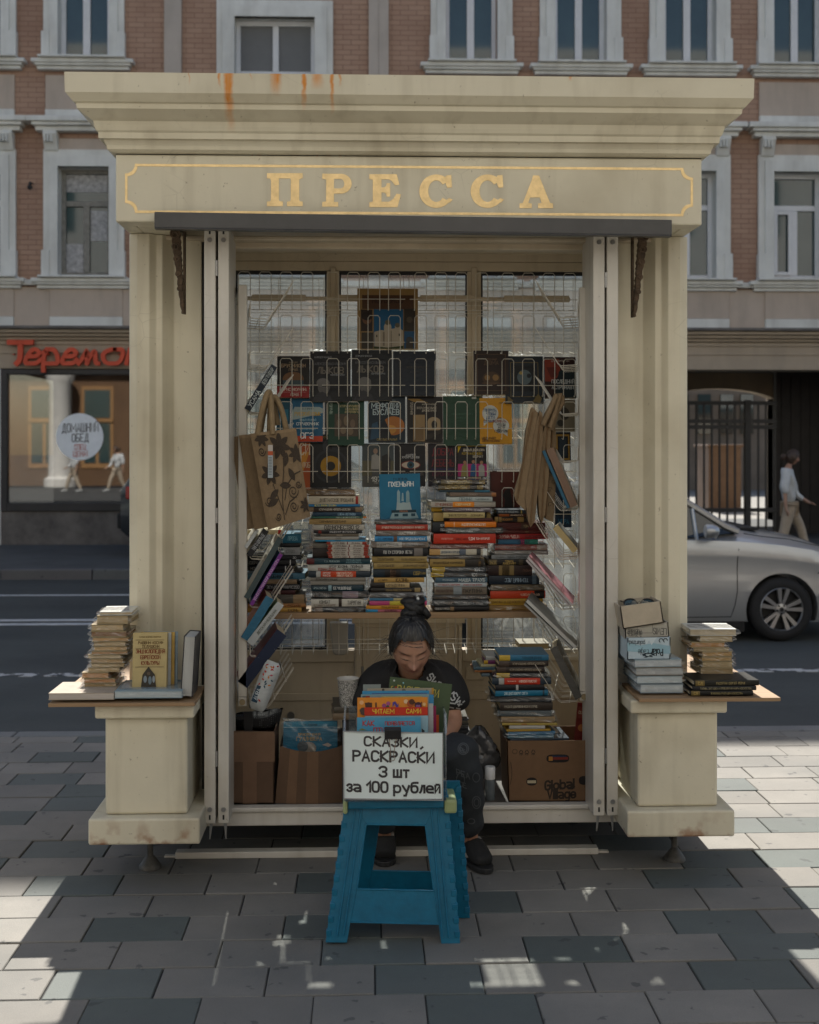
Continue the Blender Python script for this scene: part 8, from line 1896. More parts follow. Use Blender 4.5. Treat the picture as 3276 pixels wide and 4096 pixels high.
def cloth_mat(name, base, extra=None): return pm(name, base, .85, var=.12, vs=9, bump=.25, bs=14, extra=extra)

# ---------------------------------------------------------------- the bookseller, seated in the opening, head bent
WP = lambda px, py, y: W(px, py, y)
wm_ = thing('person', 'seated woman in black T-shirt with bun, bent over behind the basket of children\'s books', 'person', (X(1650, 5.05), 5.05, 0))
def V(px, y, z): return Vector((X(px, y), y, z))
sh_l, sh_r = V(1497, 5.03, .742), V(1795, 5.03, .742)
el_l, el_r = WP(1447, 2900, 4.96), WP(1822, 2890, 4.95)
wr_l, wr_r = V(1560, 4.74, .50), V(1735, 4.72, .50)
hd = WP(1645, 2579, 4.89)
TILT, TURN, ROLL = R(29), R(3), R(-2)
HM = Matrix.Translation(hd) @ Matrix.Rotation(ROLL, 4, 'Y') @ Matrix.Rotation(TURN, 4, 'Z') @ Matrix.Rotation(TILT, 4, 'X')
HS = 1.03
vs_all, fs_all = [], []
def addg(vs, fs):
 o = len(vs_all); vs_all.extend(vs); fs_all.extend([tuple(o + i for i in f) for f in fs])
nu, nv = 96, 72
hv = [HM @ (head_point(2 * math.pi * i / nu, -math.pi / 2 + math.pi * (j + .5) / nv) * HS) for j in range(nv) for i in range(nu)]
hf = [(j * nu + i, j * nu + (i + 1) % nu, (j + 1) * nu + (i + 1) % nu, (j + 1) * nu + i) for j in range(nv - 1) for i in range(nu)]
hf += [tuple(range(nu))[::-1], tuple(range((nv - 1) * nu, nv * nu))]
addg(hv, hf)
for s in (-1, 1):      # ears
 c0 = HM @ Vector((s * .078, .012, -.008)); e = []
 n_ = 12
 addg([c0 + (HM.to_3x3() @ Vector((s * .010 * math.cos(b_) + s * .004 * math.sin(a_), .016 * math.sin(a_) * 1.0, .030 * math.cos(a_)))) * (1 if True else 1) for a_ in [2 * math.pi * i / n_ for i in range(n_)] for b_ in (0, 1.6, 3.1, 4.7)],
   [(i * 4 + j, i * 4 + (j + 1) % 4, ((i + 1) % n_) * 4 + (j + 1) % 4, ((i + 1) % n_) * 4 + j) for i in range(n_) for j in range(4)])
neck_b = V(1645, 5.00, .775)
nd = {'chest': (V(1645, 5.06, .66), .06, .05), 'neckb': (neck_b, .056, .058), 'neckt': (HM @ Vector((0, .022, -.085)), .050, .052),
  'shl': (sh_l + Vector((.02, .01, -.03)), .030), 'ell': (el_l, .036), 'wrl': (wr_l, .024, .028), 'pml': (wr_l + Vector((.03, -.035, -.008)), .018, .034),
  'shr': (sh_r + Vector((-.02, .01, -.03)), .030), 'elr': (el_r, .037), 'wrr': (wr_r, .024, .028), 'pmr': (wr_r + Vector((-.03, -.035, -.008)), .018, .034)}
ed = [('chest', 'neckb'), ('neckb', 'neckt'), ('chest', 'shl'), ('shl', 'ell'), ('ell', 'wrl'), ('wrl', 'pml'), ('chest', 'shr'), ('shr', 'elr'), ('elr', 'wrr'), ('wrr', 'pmr')]
addg(*skin_geo(nd, ed, 0, 2))
for s, pm0 in ((1, nd['pml'][0]), (-1, nd['pmr'][0])):
 for k, (dx, L_) in enumerate(((-.027, .062), (-.009, .072), (.009, .068), (.026, .054))):
  b0 = pm0 + Vector((s * .012, -.012, dx * .9)) ; 
  p = [b0, b0 + Vector((s * L_ * .42, -.012, -.004)), b0 + Vector((s * L_ * .75, -.006, -.018)), b0 + Vector((s * L_ * .95, .006, -.028))]
  addg(*skin_geo({str(i): (q_, .0092 - .0008 * i) for i, q_ in enumerate(p)}, [('0', '1'), ('1', '2'), ('2', '3')], 0, 1))
 b0 = pm0 + Vector((s * -.002, .004, .034))
 p = [b0, b0 + Vector((s * .022, -.012, .012)), b0 + Vector((s * .046, -.018, .006))]
 addg(*skin_geo({str(i): (q_, .0105 - .001 * i) for i, q_ in enumerate(p)}, [('0', '1'), ('1', '2')], 0, 1))
# lower legs (skin at the ankles)
kn_r, kn_l = WP(1842, 2995, 4.68), WP(1515, 3010, 4.72)
an_r, an_l = WP(1886, 3372, 4.93), WP(1537, 3352, 4.98)
hp = V(1645, 5.11, .36)
for s, kn, an in ((1, kn_r, an_r), (-1, kn_l, an_l)):
 addg(*skin_geo({'h': (hp + Vector((s * .09, 0, 0)), .05), 'k': (kn + Vector((0, .012, 0)), .034), 'c': (kn * .62 + an * .38 + Vector((0, .03, 0)), .038), 'a': (an + Vector((0, .01, -.02)), .033)}, [('h', 'k'), ('k', 'c'), ('c', 'a')], 0, 1))
vs_, fs_2 = remesh(vs_all, fs_all, .0034, 1)
HMi = HM.inverted()
q = MB(); q.v = vs_; q.f = [list(f) for f in fs_2]; q.m = [0] * len(fs_2); q.c = []
for f in fs_2:
 mid = (vs_[f[0]] + vs_[f[2]]) / 2; l = HMi @ mid / HS
 q.c.append(head_color(l.x, l.y, l.z) if l.length < .16 else (.40, .215, .14, 1))
q.build('body', M['skin'], wm_, smooth=180, recalc=False)
# T-shirt
tn = {'top2': (V(1645, 5.05, .70), .11, .10), 'hip': (V(1645, 5.12, .40), .165, .12), 'bel': (V(1645, 5.12, .50), .165, .125), 'che': (V(1645, 5.07, .63), .175, .125), 'top': (V(1645, 5.04, .715), .15, .105), 'nk': (V(1645, 5.02, .77), .088, .078),
  'shl': (V(1520, 5.04, .712), .098, .09), 'al': (sh_l * .55 + el_l * .45 + Vector((-.004, 0, -.01)), .084, .078), 'sl': (sh_l * .2 + el_l * .8 + Vector((0, 0, -.005)), .082, .072),
  'shr': (V(1775, 5.04, .712), .098, .09), 'ar': (sh_r * .55 + el_r * .45 + Vector((.004, 0, -.01)), .084, .078), 'sr': (sh_r * .2 + el_r * .8 + Vector((.004, 0, -.004)), .084, .072)}
def chains(nd, lists):
 V_, F_ = [], []
 for ks in lists:
  v, f = skin_geo({k: nd[k] for k in ks}, list(zip(ks, ks[1:])), 0, 2); o = len(V_); V_ += v; F_ += [tuple(o + i for i in g) for g in f]
 return V_, F_
tv, tf = chains(tn, [('hip', 'bel', 'che', 'top', 'nk'), ('top2', 'shl', 'al', 'sl'), ('top2', 'shr', 'ar', 'sr')])
r2 = random.Random(3)
tv2, tf2 = remesh(tv, tf, .009, 3)
for v in tv2:
 v += Vector((0, .004 * math.sin(38 * v.z + 20 * v.x) + .003 * math.sin(60 * v.x + 25 * v.z), 0))
# open neckline: drop faces round the neck front
q = MB(); q.v = tv2; ncen = V(1642, 4.955, .775)
q.f = [list(f) for f in tf2 if ((tv2[f[0]] + tv2[f[2]]) / 2 - ncen).length > .066]; q.m = [0] * len(q.f); q.c = [(.012, .012, .013, 1)] * len(q.f)
bv = BVHTree.FromPolygons([tuple(v) for v in tv2], [tuple(f) for f in tf2])
CAMV = Vector((0, 0, CAMH))
def onshirt(px, py):
 d = (W(px, py, 5.0) - CAMV).normalized()
 h = bv.ray_cast(CAMV, d)
 return (h[0] - d * .0035) if h[0] else None
def onstroke(pts, wd, dst, fn, c):
 for i in range(len(pts) - 1):
  a, b = Vector(pts[i]), Vector(pts[i + 1]); d = (b - a)
  if d.length < .5: continue
  d.normalize(); n = Vector((-d.y, d.x)) * wd; a2, b2 = a - d * wd * .6, b + d * wd * .6
  pp = [fn(*p_) for p_ in (a2 - n, b2 - n, b2 + n, a2 + n)]
  if all(p_ is not None for p_ in pp) and max(p_.y for p_ in pp) - min(p_.y for p_ in pp) < .05: dst.add([tuple(p_) for p_ in pp], [(0, 1, 2, 3)], 0, c)
for s, x0, y0, hh, an in (('SWEET', 1706, 2712, 31, 47), ("'SW", 1792, 2786, 34, 42), ('MEET', 1758, 2842, 40, 8)):
 pls, wd = text_strokes(s)
 ca_, sa_ = math.cos(R(an)), math.sin(R(an))
 for pl in pls:
  P_ = [(x0 + (p.x * hh * .82) * ca_ + (p.y * hh) * sa_ * .9 + r2.uniform(-1.5, 1.5), y0 + (p.x * hh * .82) * sa_ - (p.y * hh) * ca_ * .9 + r2.uniform(-1.5, 1.5)) for p in pl]
  onstroke(P_, 2.6, q, onshirt, (.42, .43, .43, 1))
q.build('tshirt', cloth_mat('black_jersey', None), wm_, smooth=180, recalc=False)
# trousers with grey printed patches
def trouser(s, kn, an):
 h_ = hp + Vector((s * .085, 0, .0))
 return {'h' + str(s): (h_, .105, .10), 'k' + str(s): (kn + Vector((0, .012, .0)), .082, .080), 'c' + str(s): (kn * .5 + an * .5 + Vector((s * .004, .03, 0)), .076, .074), 'd' + str(s): (kn * .2 + an * .8 + Vector((0, .012, 0)), .063, .060), 'e' + str(s): (kn * .06 + an * .94 + Vector((0, .005, .012)), .046, .044)}
nd = {'p': (hp + Vector((0, .01, .02)), .15, .12)}; nd.update(trouser(1, kn_r, an_r)); nd.update(trouser(-1, kn_l, an_l))
ed = []
tv, tf = chains(nd, [('p', 'h' + s, 'k' + s, 'c' + s, 'd' + s, 'e' + s) for s in ('1', '-1')]); tv2, tf2 = remesh(tv, tf, .008, 2)
for v in tv2: v += Vector((.004 * math.sin(55 * v.z + 12 * v.x), .003 * math.sin(70 * v.z - 30 * v.x), 0))
q = MB(); q.v = tv2; q.f = [list(f) for f in tf2]; q.m = [0] * len(q.f); q.c = [(.022, .026, .030, 1)] * len(q.f)
bv = BVHTree.FromPolygons([tuple(v) for v in tv2], [tuple(f) for f in tf2])
def circ(cx, cy, r, ry=None): return [(cx + r * math.cos(i * math.pi / 9), cy + (ry or r) * math.sin(i * math.pi / 9)) for i in range(19)]
PG = (.075, .082, .088, 1)
for pts in (circ(1853, 2995, 21, 23), circ(1853, 2995, 15, 17), circ(1906, 3210, 17, 24), circ(1906, 3210, 10, 15), circ(1842, 3120, 16, 28), circ(1905, 3110, 14, 18), circ(1885, 3285, 14, 10)): onstroke(pts, 2, q, onshirt, PG)
for s, x0, y0, hh in (('PEA', 1828, 3098, 22), ('CE', 1836, 3142, 20), ('OK', 1842, 3001, 14)):
 pls, wd = text_strokes(s)
 for pl in pls: onstroke([(x0 + p.x * hh - p.y * 3, y0 - p.y * hh + p.x * 8) for p in pl], 1.8, q, onshirt, PG)
q.build('trousers', cloth_mat('dark_printed_cotton', None), wm_, smooth=180, recalc=False)
# socks and trainers
for s, an, toe_px, toe_py, name in ((1, an_r, 1950, 3496, 'right'), (-1, an_l, 1540, 3468, 'left')):
 q = MB(); q.tube([tuple(an + Vector((0, .008, .016))), tuple(an + Vector((0, .010, -.03))), tuple(an + Vector((0, .012, -.055)))], [.040, .038, .041], 14, c=(.42, .40, .37, 1)); q.build('sock', M['anyrough'], wm_, smooth=60)
 toe = G(toe_px, toe_py); toe.z = .028
 heel = Vector((an.x - (toe.x - an.x) * .22, an.y + .045, .036))
 ball = heel * .32 + toe * .68; ball.z = .040; inst = Vector(((an.x * .6 + ball.x * .4), an.y * .62 + ball.y * .38, .066))
 nd = {'an': (Vector((an.x, an.y + .012, .088)), .046, .046), 'in': (inst, .046, .044), 'ba': (ball, .050, .034), 'to': (toe + Vector((0, .028, .003)), .040, .026), 'he': (heel, .038, .034)}
 tv, tf = skin_geo(nd, [('an', 'in'), ('in', 'ba'), ('ba', 'to'), ('an', 'he')], 0, 2)
 for v in tv: v.z = max(v.z, .006)
 q = MB(); q.add([tuple(v) for v in tv], tf, 0, (.012, .012, .012, 1)); shoe = q.build('shoe', pm('black_mesh_shoe', None, .8, var=.2, bump=.3, bs=160) if 'shoe' not in M else M['shoe'], wm_, smooth=180, recalc=False)
 M['shoe'] = shoe.data.materials[0]
 d_ = (toe - heel); d_.z = 0; L_ = d_.length + .03; d_.normalize(); n_ = Vector((-d_.y, d_.x, 0)); q = MB(); P_ = []
 for i in range(24):
  a = 2 * math.pi * i / 24; f = (math.cos(a) + 1) / 2; w_ = (.036 + .018 * f) * math.sin(a); P_.append(heel - d_ * .03 + d_ * (L_ + .01) * f + n_ * w_)
 q.prism([(p.x, p.y) for p in P_], .001, .022, 'z', c=(.016, .016, .016, 1)); q.build('sole', M['any'], shoe, bevel=.004)
 q = MB()
 for k in range(4):
  f = .22 + .15 * k; p = inst * (1 - f) + ball * f; z_ = .112 - .052 * f
  q.tube([tuple(p + n_ * -.022 + Vector((0, 0, z_ - p.z - .008))), tuple(p + Vector((0, -.004, z_ - p.z + .002))), tuple(p + n_ * .022 + Vector((0, 0, z_ - p.z - .008)))], .0022, 5)
 q.build('lace', M['black'], shoe)
# hair: shell over the skull, bun, loose strands
q = MB(); nu, nv = 90, 46
def hairp(i, j):
 th, ph = 2 * math.pi * i / nu, -math.pi * .30 + math.pi * .80 * j / (nv - 1)
 p = head_point(th, ph); nrm = p.normalized()
 k = .010 + .005 * math.sin(ph) + .0016 * math.sin(th * 34 + 3 * math.sin(ph * 4)) + .0009 * math.sin(th * 71)
 if ph > .25: p.y = p.y if p.y > -.085 else -.085 + (p.y + .085) * .5
 return HM @ ((p + nrm * k) * HS)
hv = [hairp(i, j) for j in range(nv) for i in range(nu)]
def keep(i, j):
 th = 2 * math.pi * (i + .5) / nu; th = th if th < math.pi else 2 * math.pi - th
 ph = -math.pi * .30 + math.pi * .80 * (j + .5) / (nv - 1)
 line = .66 + .03 * math.sin(th * 9) if th < .7 else (.66 - (th - .7) * 1.5)
 return ph > max(line, -.22 if th < 1.9 else -.6)
hf = [(j * nu + i, j * nu + (i + 1) % nu, (j + 1) * nu + (i + 1) % nu, (j + 1) * nu + i) for j in range(nv - 1) for i in range(nu) if keep(i, j)]
q.add([tuple(v) for v in hv], hf, 0); q.add([tuple(v) for v in hv[-nu:]], [tuple(range(nu))], 0)
hair = q.build('hair', M['hair'], wm_, smooth=180, recalc=False)
q = MB(); bc = WP(1652, 2440, 4.90)
for k in range(5):
 pts = []
 for t in range(26):
  a = t * .5 + k * 1.25; rr = .030 + .010 * math.sin(a * 1.7 + k)
  pts.append(tuple(bc + Vector((rr * math.cos(a), rr * .9 * math.sin(a) + .0, .034 * math.sin(a * .63 + k * 1.9) + .004))))
 q.tube(pts, [.0135 + .004 * math.sin(t * .9 + k) for t in range(26)], 8)
q.tube([tuple(bc + Vector((.02, -.01, .012))), tuple(bc + Vector((.045, -.012, -.004))), tuple(bc + Vector((.060, -.008, -.022))), tuple(bc + Vector((.052, -.004, -.036)))], [.018, .017, .013, .005], 8)
q.tube([tuple(bc + Vector((-.02, 0, -.02))), tuple(bc + Vector((-.038, -.004, -.034))), tuple(bc + Vector((-.02, -.01, -.042)))], [.016, .014, .008], 8)
q.tube([tuple(bc + Vector((.0, .0, -.055))), tuple(bc + Vector((0, 0, -.02)))], [.036, .030], 12)
q.build('bun', M['bunhair'], hair, smooth=180)
q = MB(); r2 = random.Random(21)
for k in range(60):
 s = r2.choice((-1, 1)); th = s * r2.uniform(.75, 1.9); ph = r2.uniform(-.45, .55)
 p0 = HM @ (head_point(th, ph) * HS * 1.08); L_ = r2.uniform(.03, .085)
 d0 = Vector((s * r2.uniform(.3, 1), r2.uniform(-.5, .1), r2.uniform(-.9, .35))).normalized(); cv = Vector((r2.uniform(-.6, .6), -.2, r2.uniform(-1, .4)))
 pts = [p0 + d0 * L_ * f + cv * L_ * f * f * .55 for f in (0, .25, .5, .75, 1)]
 q.tube([tuple(p) for p in pts], [.0008, .0007, .0006, .0005, .0003], 3)
for k in range(4):       # a lock across the forehead
 pts = [HM @ (head_point(t, .62 - .10 * (t + .5) ** 2 - .03 * k + .06 * math.sin(k * 2 + t)) * HS * 1.012) for t in (-.9, -.5, -.1, .25, .55)]
 q.tube([tuple(p) for p in pts], .0009, 3)
q.build('loose_strands', M['hair'], hair)
# low seat under her, mostly hidden by the basket
q = MB(); q.box(X(1540, 5.1), X(1750, 5.1), 5.02, 5.22, zf + .016, .275); tag(q.build('low_stool', M['ply'], bevel=.006), 'low wooden seat under the woman, almost hidden behind the basket', 'seat')

# ---------------------------------------------------------------- the walker by the gateway
def walker():
 Y = 17.6
 def P(zx4, zy4, dy=0): return W(2500 + .6493 * zx4, 1300 + .6493 * zy4, Y + dy)
 t_ = thing('person', 'person in a grey sweatshirt and beige trousers walking past the gateway', 'person', (X(3165, Y), Y, 0))
 hd_ = P(1032, 815); sc_ = .90
 M4 = Matrix.Translation(hd_) @ Matrix.Rotation(R(82), 4, 'Z') @ Matrix.Rotation(R(12), 4, 'X')
 va, fa = [], []
 def ag(vs, fs):
  o = len(va); va.extend(vs); fa.extend([tuple(o + i for i in f) for f in fs])
 nu, nv = 40, 30
 ag([M4 @ (head_point(2 * math.pi * i / nu, -math.pi / 2 + math.pi * (j + .5) / nv) * sc_) for j in range(nv) for i in range(nu)], [(j * nu + i, j * nu + (i + 1) % nu, (j + 1) * nu + (i + 1) % nu, (j + 1) * nu + i) for j in range(nv - 1) for i in range(nu)] + [tuple(range(nu))[::-1], tuple(range((nv - 1) * nu, nv * nu))])
 nk = P(1005, 880); ch = P(995, 930); hpv = P(1010, 1115)
 sR, eR, wR = P(985, 900, -.15), P(985, 1015, -.20), P(990, 1120, -.22)
 sL, eL, wL = P(1010, 905, .15), P(1050, 1040, .2), P(1118, 1085, .16)
 nd = {'c': (ch, .09), 'n': (nk, .05), 'h': (M4 @ Vector((0, .02, -.08)), .045), 'sr': (sR, .05), 'er': (eR, .037), 'wr': (wR, .026), 'pr': (wR + Vector((.01, 0, -.07)), .018, .034), 'sl': (sL, .05), 'el': (eL, .037), 'wl': (wL, .026), 'pl': (wL + Vector((.06, 0, -.03)), .018, .03)}
 ag(*skin_geo(nd, [('c', 'n'), ('n', 'h'), ('c', 'sr'), ('sr', 'er'), ('er', 'wr'), ('wr', 'pr'), ('c', 'sl'), ('sl', 'el'), ('el', 'wl'), ('wl', 'pl')], 0, 1))
 for w_, dx, dz in ((wR + Vector((.01, 0, -.07)), .3, -1), (wL + Vector((.06, 0, -.03)), 1, -.4)):
  dd = Vector((dx, 0, dz)).normalized()
  for k in range(4):
   b0 = w_ + Vector((0, -.028 + .018 * k, 0)); ag(*skin_geo({'0': (b0, .010), '1': (b0 + dd * .04, .009), '2': (b0 + dd * .07 + Vector((.01, 0, 0)), .008)}, [('0', '1'), ('1', '2')], 0, 1))
  ag(*skin_geo({'0': (w_ + Vector((0, -.03, .02)), .011), '1': (w_ + dd * .035 + Vector((.02, -.04, .0)), .009)}, [('0', '1')], 0, 1))
 v2, f2 = remesh(va, fa, .008, 1); Mi = M4.inverted()
 q = MB(); q.v = v2; q.f = [list(f) for f in f2]; q.m = [0] * len(f2)
 q.c = [head_color(*(Mi @ ((v2[f[0]] + v2[f[2]]) / 2) / sc_)) if (Mi @ v2[f[0]]).length < .15 else (.42, .25, .17, 1) for f in f2]
 q.build('body', M['skin'], t_, smooth=180, recalc=False)
 nd = {'h': (hpv + Vector((0, 0, .02)), .135, .11), 'b': (hpv * .5 + ch * .5, .15, .115), 'c': (ch, .145, .11), 't': (nk + Vector((0, 0, -.02)), .075, .07), 'sr': (sR + Vector((0, 0, -.01)), .075), 'er': (eR + Vector((0, 0, .02)), .066), 'fr': (eR * .7 + wR * .3, .058), 'sl': (sL, .072), 'el': (eL, .058), 'fl': (eL * .2 + wL * .8, .042)}
 tv, tf = skin_geo(nd, [('h', 'b'), ('b', 'c'), ('c', 't'), ('c', 'sr'), ('sr', 'er'), ('er', 'fr'), ('c', 'sl'), ('sl', 'el'), ('el', 'fl')], 0, 1)
 tv, tf = remesh(tv, tf, .014, 2)
 for v in tv: v += Vector((.008 * math.sin(26 * v.z + 9 * v.x), 0, .004 * math.sin(30 * v.x)))
 q = MB(); q.add([tuple(v) for v in tv], tf, 0); q.build('sweatshirt', cloth_mat('grey_fleece', (.58, .59, .58)), t_, smooth=180, recalc=False)
 kR, kL = P(975, 1290, -.09), P(1080, 1240, .09)
 aR, aL = Vector((kR.x - .14, Y - .09, .10)), Vector((kL.x + .10, Y + .09, .10))
 nd = {'p': (hpv, .125, .11), 'hr': (hpv + Vector((-.02, -.08, -.03)), .10), 'kr': (kR, .072), 'ar': (aR, .056), 'hl': (hpv + Vector((.03, .08, -.03)), .10), 'kl': (kL, .072), 'al': (aL, .056)}
 tv, tf = skin_geo(nd, [('p', 'hr'), ('hr', 'kr'), ('kr', 'ar'), ('p', 'hl'), ('hl', 'kl'), ('kl', 'al')], 0, 2)
 q = MB(); q.add([tuple(v) for v in tv], tf, 0); q.build('trousers', cloth_mat('beige_cotton', (.42, .34, .25)), t_, smooth=180, recalc=False)
 for a in (aR, aL):
  tv, tf = skin_geo({'a': (a, .045), 'b': (a + Vector((.10, 0, -.05)), .045, .035), 'c': (a + Vector((.19, 0, -.07)), .034, .026), 'h': (a + Vector((-.04, 0, -.06)), .038)}, [('a', 'b'), ('b', 'c'), ('a', 'h')], 0, 1)
  q = MB(); q.add([tuple(v) for v in tv], tf, 0, (.5, .5, .48, 1)); q.build('shoe', M['any'], t_, smooth=180, recalc=False)
 q = MB(); nu, nv = 36, 22
 hv = []
 for j in range(nv):
  for i in range(nu):
   th, ph = 2 * math.pi * i / nu, -math.pi * .34 + math.pi * .84 * j / (nv - 1); p = head_point(th, ph)
   hv.append(tuple(M4 @ ((p + p.normalized() * (.016 + .006 * math.sin(th * 7 + ph * 9))) * sc_)))
 def kp(i, j):
  th = 2 * math.pi * (i + .5) / nu; th = min(th, 2 * math.pi - th); ph = -math.pi * .34 + math.pi * .84 * (j + .5) / (nv - 1)
  return ph > (.42 if th < .7 else .42 - (th - .7) * 1.5)
 q.add(hv, [(j * nu + i, j * nu + (i + 1) % nu, (j + 1) * nu + (i + 1) % nu, (j + 1) * nu + i) for j in range(nv - 1) for i in range(nu) if kp(i, j)], 0); q.add(hv[-nu:], [tuple(range(nu))], 0)
 hcol = pm('brown_hair', (.055, .032, .02), .5, var=.3, vs=40)
 hr = q.build('hair', hcol, t_, smooth=180, recalc=False)
 tv, tf = skin_geo({'a': (M4 @ Vector((0, .10, .02)), .05), 'b': (M4 @ Vector((0, .135, -.03)), .055), 'c': (M4 @ Vector((0, .12, -.08)), .03)}, [('a', 'b'), ('b', 'c')], 0, 2)
 q = MB(); q.add([tuple(v) for v in tv], tf, 0); q.build('ponytail', hcol, hr, smooth=180, recalc=False)
 return t_
wk = walker()
for x_, y_, rz, lb in ((-10.0, -1.6, 180, 'standing'), (-8.6, -1.9, 150, 'walking')):     # passers-by on this pavement, mirrored in the shop glass
 c = copy_tree(wk); c.location = (x_, y_, 0); c.rotation_euler.z = R(rz); c['label'] = 'person in pale clothes ' + lb + ' on the near pavement, seen mirrored in the shop window'; c['group'] = 'people mirrored in the shop window'

# ---------------------------------------------------------------- cars
def apply_bool(o, cutter):
 md = o.modifiers.new('b', 'BOOLEAN'); md.operation = 'DIFFERENCE'; md.object = cutter; md.solver = 'EXACT'
 dg = bpy.context.evaluated_depsgraph_get(); me = bpy.data.meshes.new_from_object(o.evaluated_get(dg)); o.modifiers.clear(); o.data = me
M['tyre'] = pm('tyre', (.016, .016, .017), .8, var=.2, bump=.1)
M['alloy'] = pm('alloy', (.42, .42, .42), .32, metal=.8, var=.1)
M['autoglass'] = pm('car_glass', (.012, .016, .018), .05, var=.1, spec=.8)
M['lamp'] = pm('lamp_glass', (.5, .52, .54), .12, var=.1, coat=.6)
M['redlamp'] = pm('red_lamp', (.35, .02, .015), .2, coat=.6)
def make_car(label, x0, yn, z0, s, d, paint):
 """x0 front wheel centre, yn near side, s scale, d +1 if it faces +x"""
 t_ = thing('parked_car' if d < 0 else 'passing_car', label, 'car', (x0 - d * 1.25 * s, yn + .85 * s, z0))
 T = Matrix.Translation((x0, yn, z0)) @ Matrix.Diagonal((d * s, s, s, 1))
 Wd = 1.74
 ST = [(.90, .34, .52, .58, .40), (.86, .26, .62, .66, .22), (.74, .22, .71, .755, .09), (.55, .21, .77, .83, .035), (.30, .20, .83, .905, .008), (.0, .20, .875, .955, 0), (-.25, .20, .90, 1.00, 0), (-.42, .20, .915, 1.03, 0), (-.8, .20, .925, 1.0, 0), (-1.5, .20, .935, .99, 0), (-2.3, .20, .955, 1.0, 0), (-2.75, .21, .965, 1.02, .01), (-3.1, .22, .96, 1.02, .04), (-3.38, .26, .93, .98, .10), (-3.50, .34, .80, .84, .20), (-3.53, .42, .66, .70, .34)]
 ST = [(a, b, c + .055 * min(1, max(0, (.95 - a) * 2)), e + .075 * min(1, max(0, (.95 - a) * 2)), f) for a, b, c, e, f in ST]
 q = MB(); vs, fs = [], []
 for X_, zs, zb, zt, ins in ST:
  def sec(side):
   e = ins
   pts = [(.10 + e, zs - .015), (.035 + e, zs), (.02 + e, zs + .06), (.0 + e, zs + (zb - zs) * .38), (.010 + e, zs + (zb - zs) * .55), (.018 + e, zs + (zb - zs) * .80), (.012 + e, zs + (zb - zs) * .845), (.05 + e, zb), (.16 + e, zb + (zt - zb) * .62), (.48 + e * .5, zt)]
   return [(X_, p if side == 0 else Wd - p, z) for p, z in pts]
  a = sec(0); b = sec(1)[::-1]; ring_ = a + [(X_, Wd / 2, zt + .012)] + b; vs += ring_
 n = 21
 for i in range(len(ST) - 1):
  for j in range(n - 1): fs.append((i * n + j, i * n + j + 1, (i + 1) * n + j + 1, (i + 1) * n + j))
  fs.append((i * n + n - 1, i * n, (i + 1) * n, (i + 1) * n + n - 1))
 fs += [tuple(range(n)), tuple(range((len(ST) - 1) * n, len(ST) * n))[::-1]]
 q.add(vs, fs, M=T); body = q.build('body', paint, t_, smooth=32)
 c = MB()
 for X_ in (0, -2.62):
  for y0, y1 in ((-.2, .34), (Wd - .34, Wd + .2)): c.lathe([(.352, y0), (.352, y1)], 36, M=T @ Matrix.Translation((X_, 0, .312)) @ Matrix.Rotation(R(-90), 4, 'X'))
 co = c.build('cut_tmp', paint); apply_bool(body, co); bpy.data.objects.remove(co)
 body.data.set_sharp_from_angle(angle=R(32))
 # cabin: glass house with body-coloured roof and pillars
 q = MB(); CS = [(-.52, 1.10, .12), (-1.10, 1.47, .21), (-1.55, 1.53, .23), (-2.25, 1.50, .235), (-2.75, 1.34, .21), (-3.15, 1.08, .15)]
 bot = [(-.42, 1.05, .10), (-1.10, .985, .052), (-1.55, .985, .052), (-2.25, 1.0, .052), (-2.75, 1.02, .07), (-3.22, 1.05, .12)]
 vs = []
 for (X_, zt, ins), (Xb, zb, ib) in zip(CS, bot): vs += [(Xb, ib, zb), (X_, ins, zt), (X_, Wd - ins, zt), (Xb, Wd - ib, zb)]
 fs = []
 for i in range(5): fs += [(i * 4, i * 4 + 1, i * 4 + 5, i * 4 + 4), (i * 4 + 2, i * 4 + 3, i * 4 + 7, i * 4 + 6), (i * 4 + 1, i * 4 + 2, i * 4 + 6, i * 4 + 5)]
 fs += [(0, 3, 2, 1), (20, 21, 22, 23)]
 q.add(vs, fs, M=T); q.build('glasshouse', M['autoglass'], t_)
 q = MB()
 for side in (0, 1):
  f = (lambda y: y) if side == 0 else (lambda y: Wd - y)
  pts = [(-.40, f(.098), 1.06), (-.52, f(.114), 1.11), (-1.10, f(.204), 1.477), (-1.55, f(.224), 1.537), (-2.25, f(.229), 1.507), (-2.75, f(.204), 1.347), (-3.18, f(.14), 1.08)]
  q.tube([tuple(T @ Vector(p)) for p in pts], .032 * s, 6)
  q.tube([tuple(T @ Vector(p)) for p in ((-1.70, f(.052), .98), (-1.72, f(.226), 1.52))], .034 * s, 6)
  q.tube([tuple(T @ Vector(p)) for p in ((-.82, f(.058), .98), (-.84, f(.15), 1.28))], .02 * s, 6)
 ro = [(X_, y, z + .012) for (X_, z, ins) in CS[1:5] for y in (ins - .01, Wd / 2, Wd - ins + .01)]
 for k in (1, 4, 7, 10): ro[k] = (ro[k][0], ro[k][1], ro[k][2] + .03)
 q.add(ro, [(i * 3 + j, i * 3 + j + 1, i * 3 + j + 4, i * 3 + j + 3) for i in range(3) for j in (0, 1)], M=T)
 q.build('roof', paint, t_, smooth=60)
 q = MB(); seam = pm('panel_gap', (.01, .01, .01), .7) if 'seam' not in M else M['seam']; M['seam'] = seam
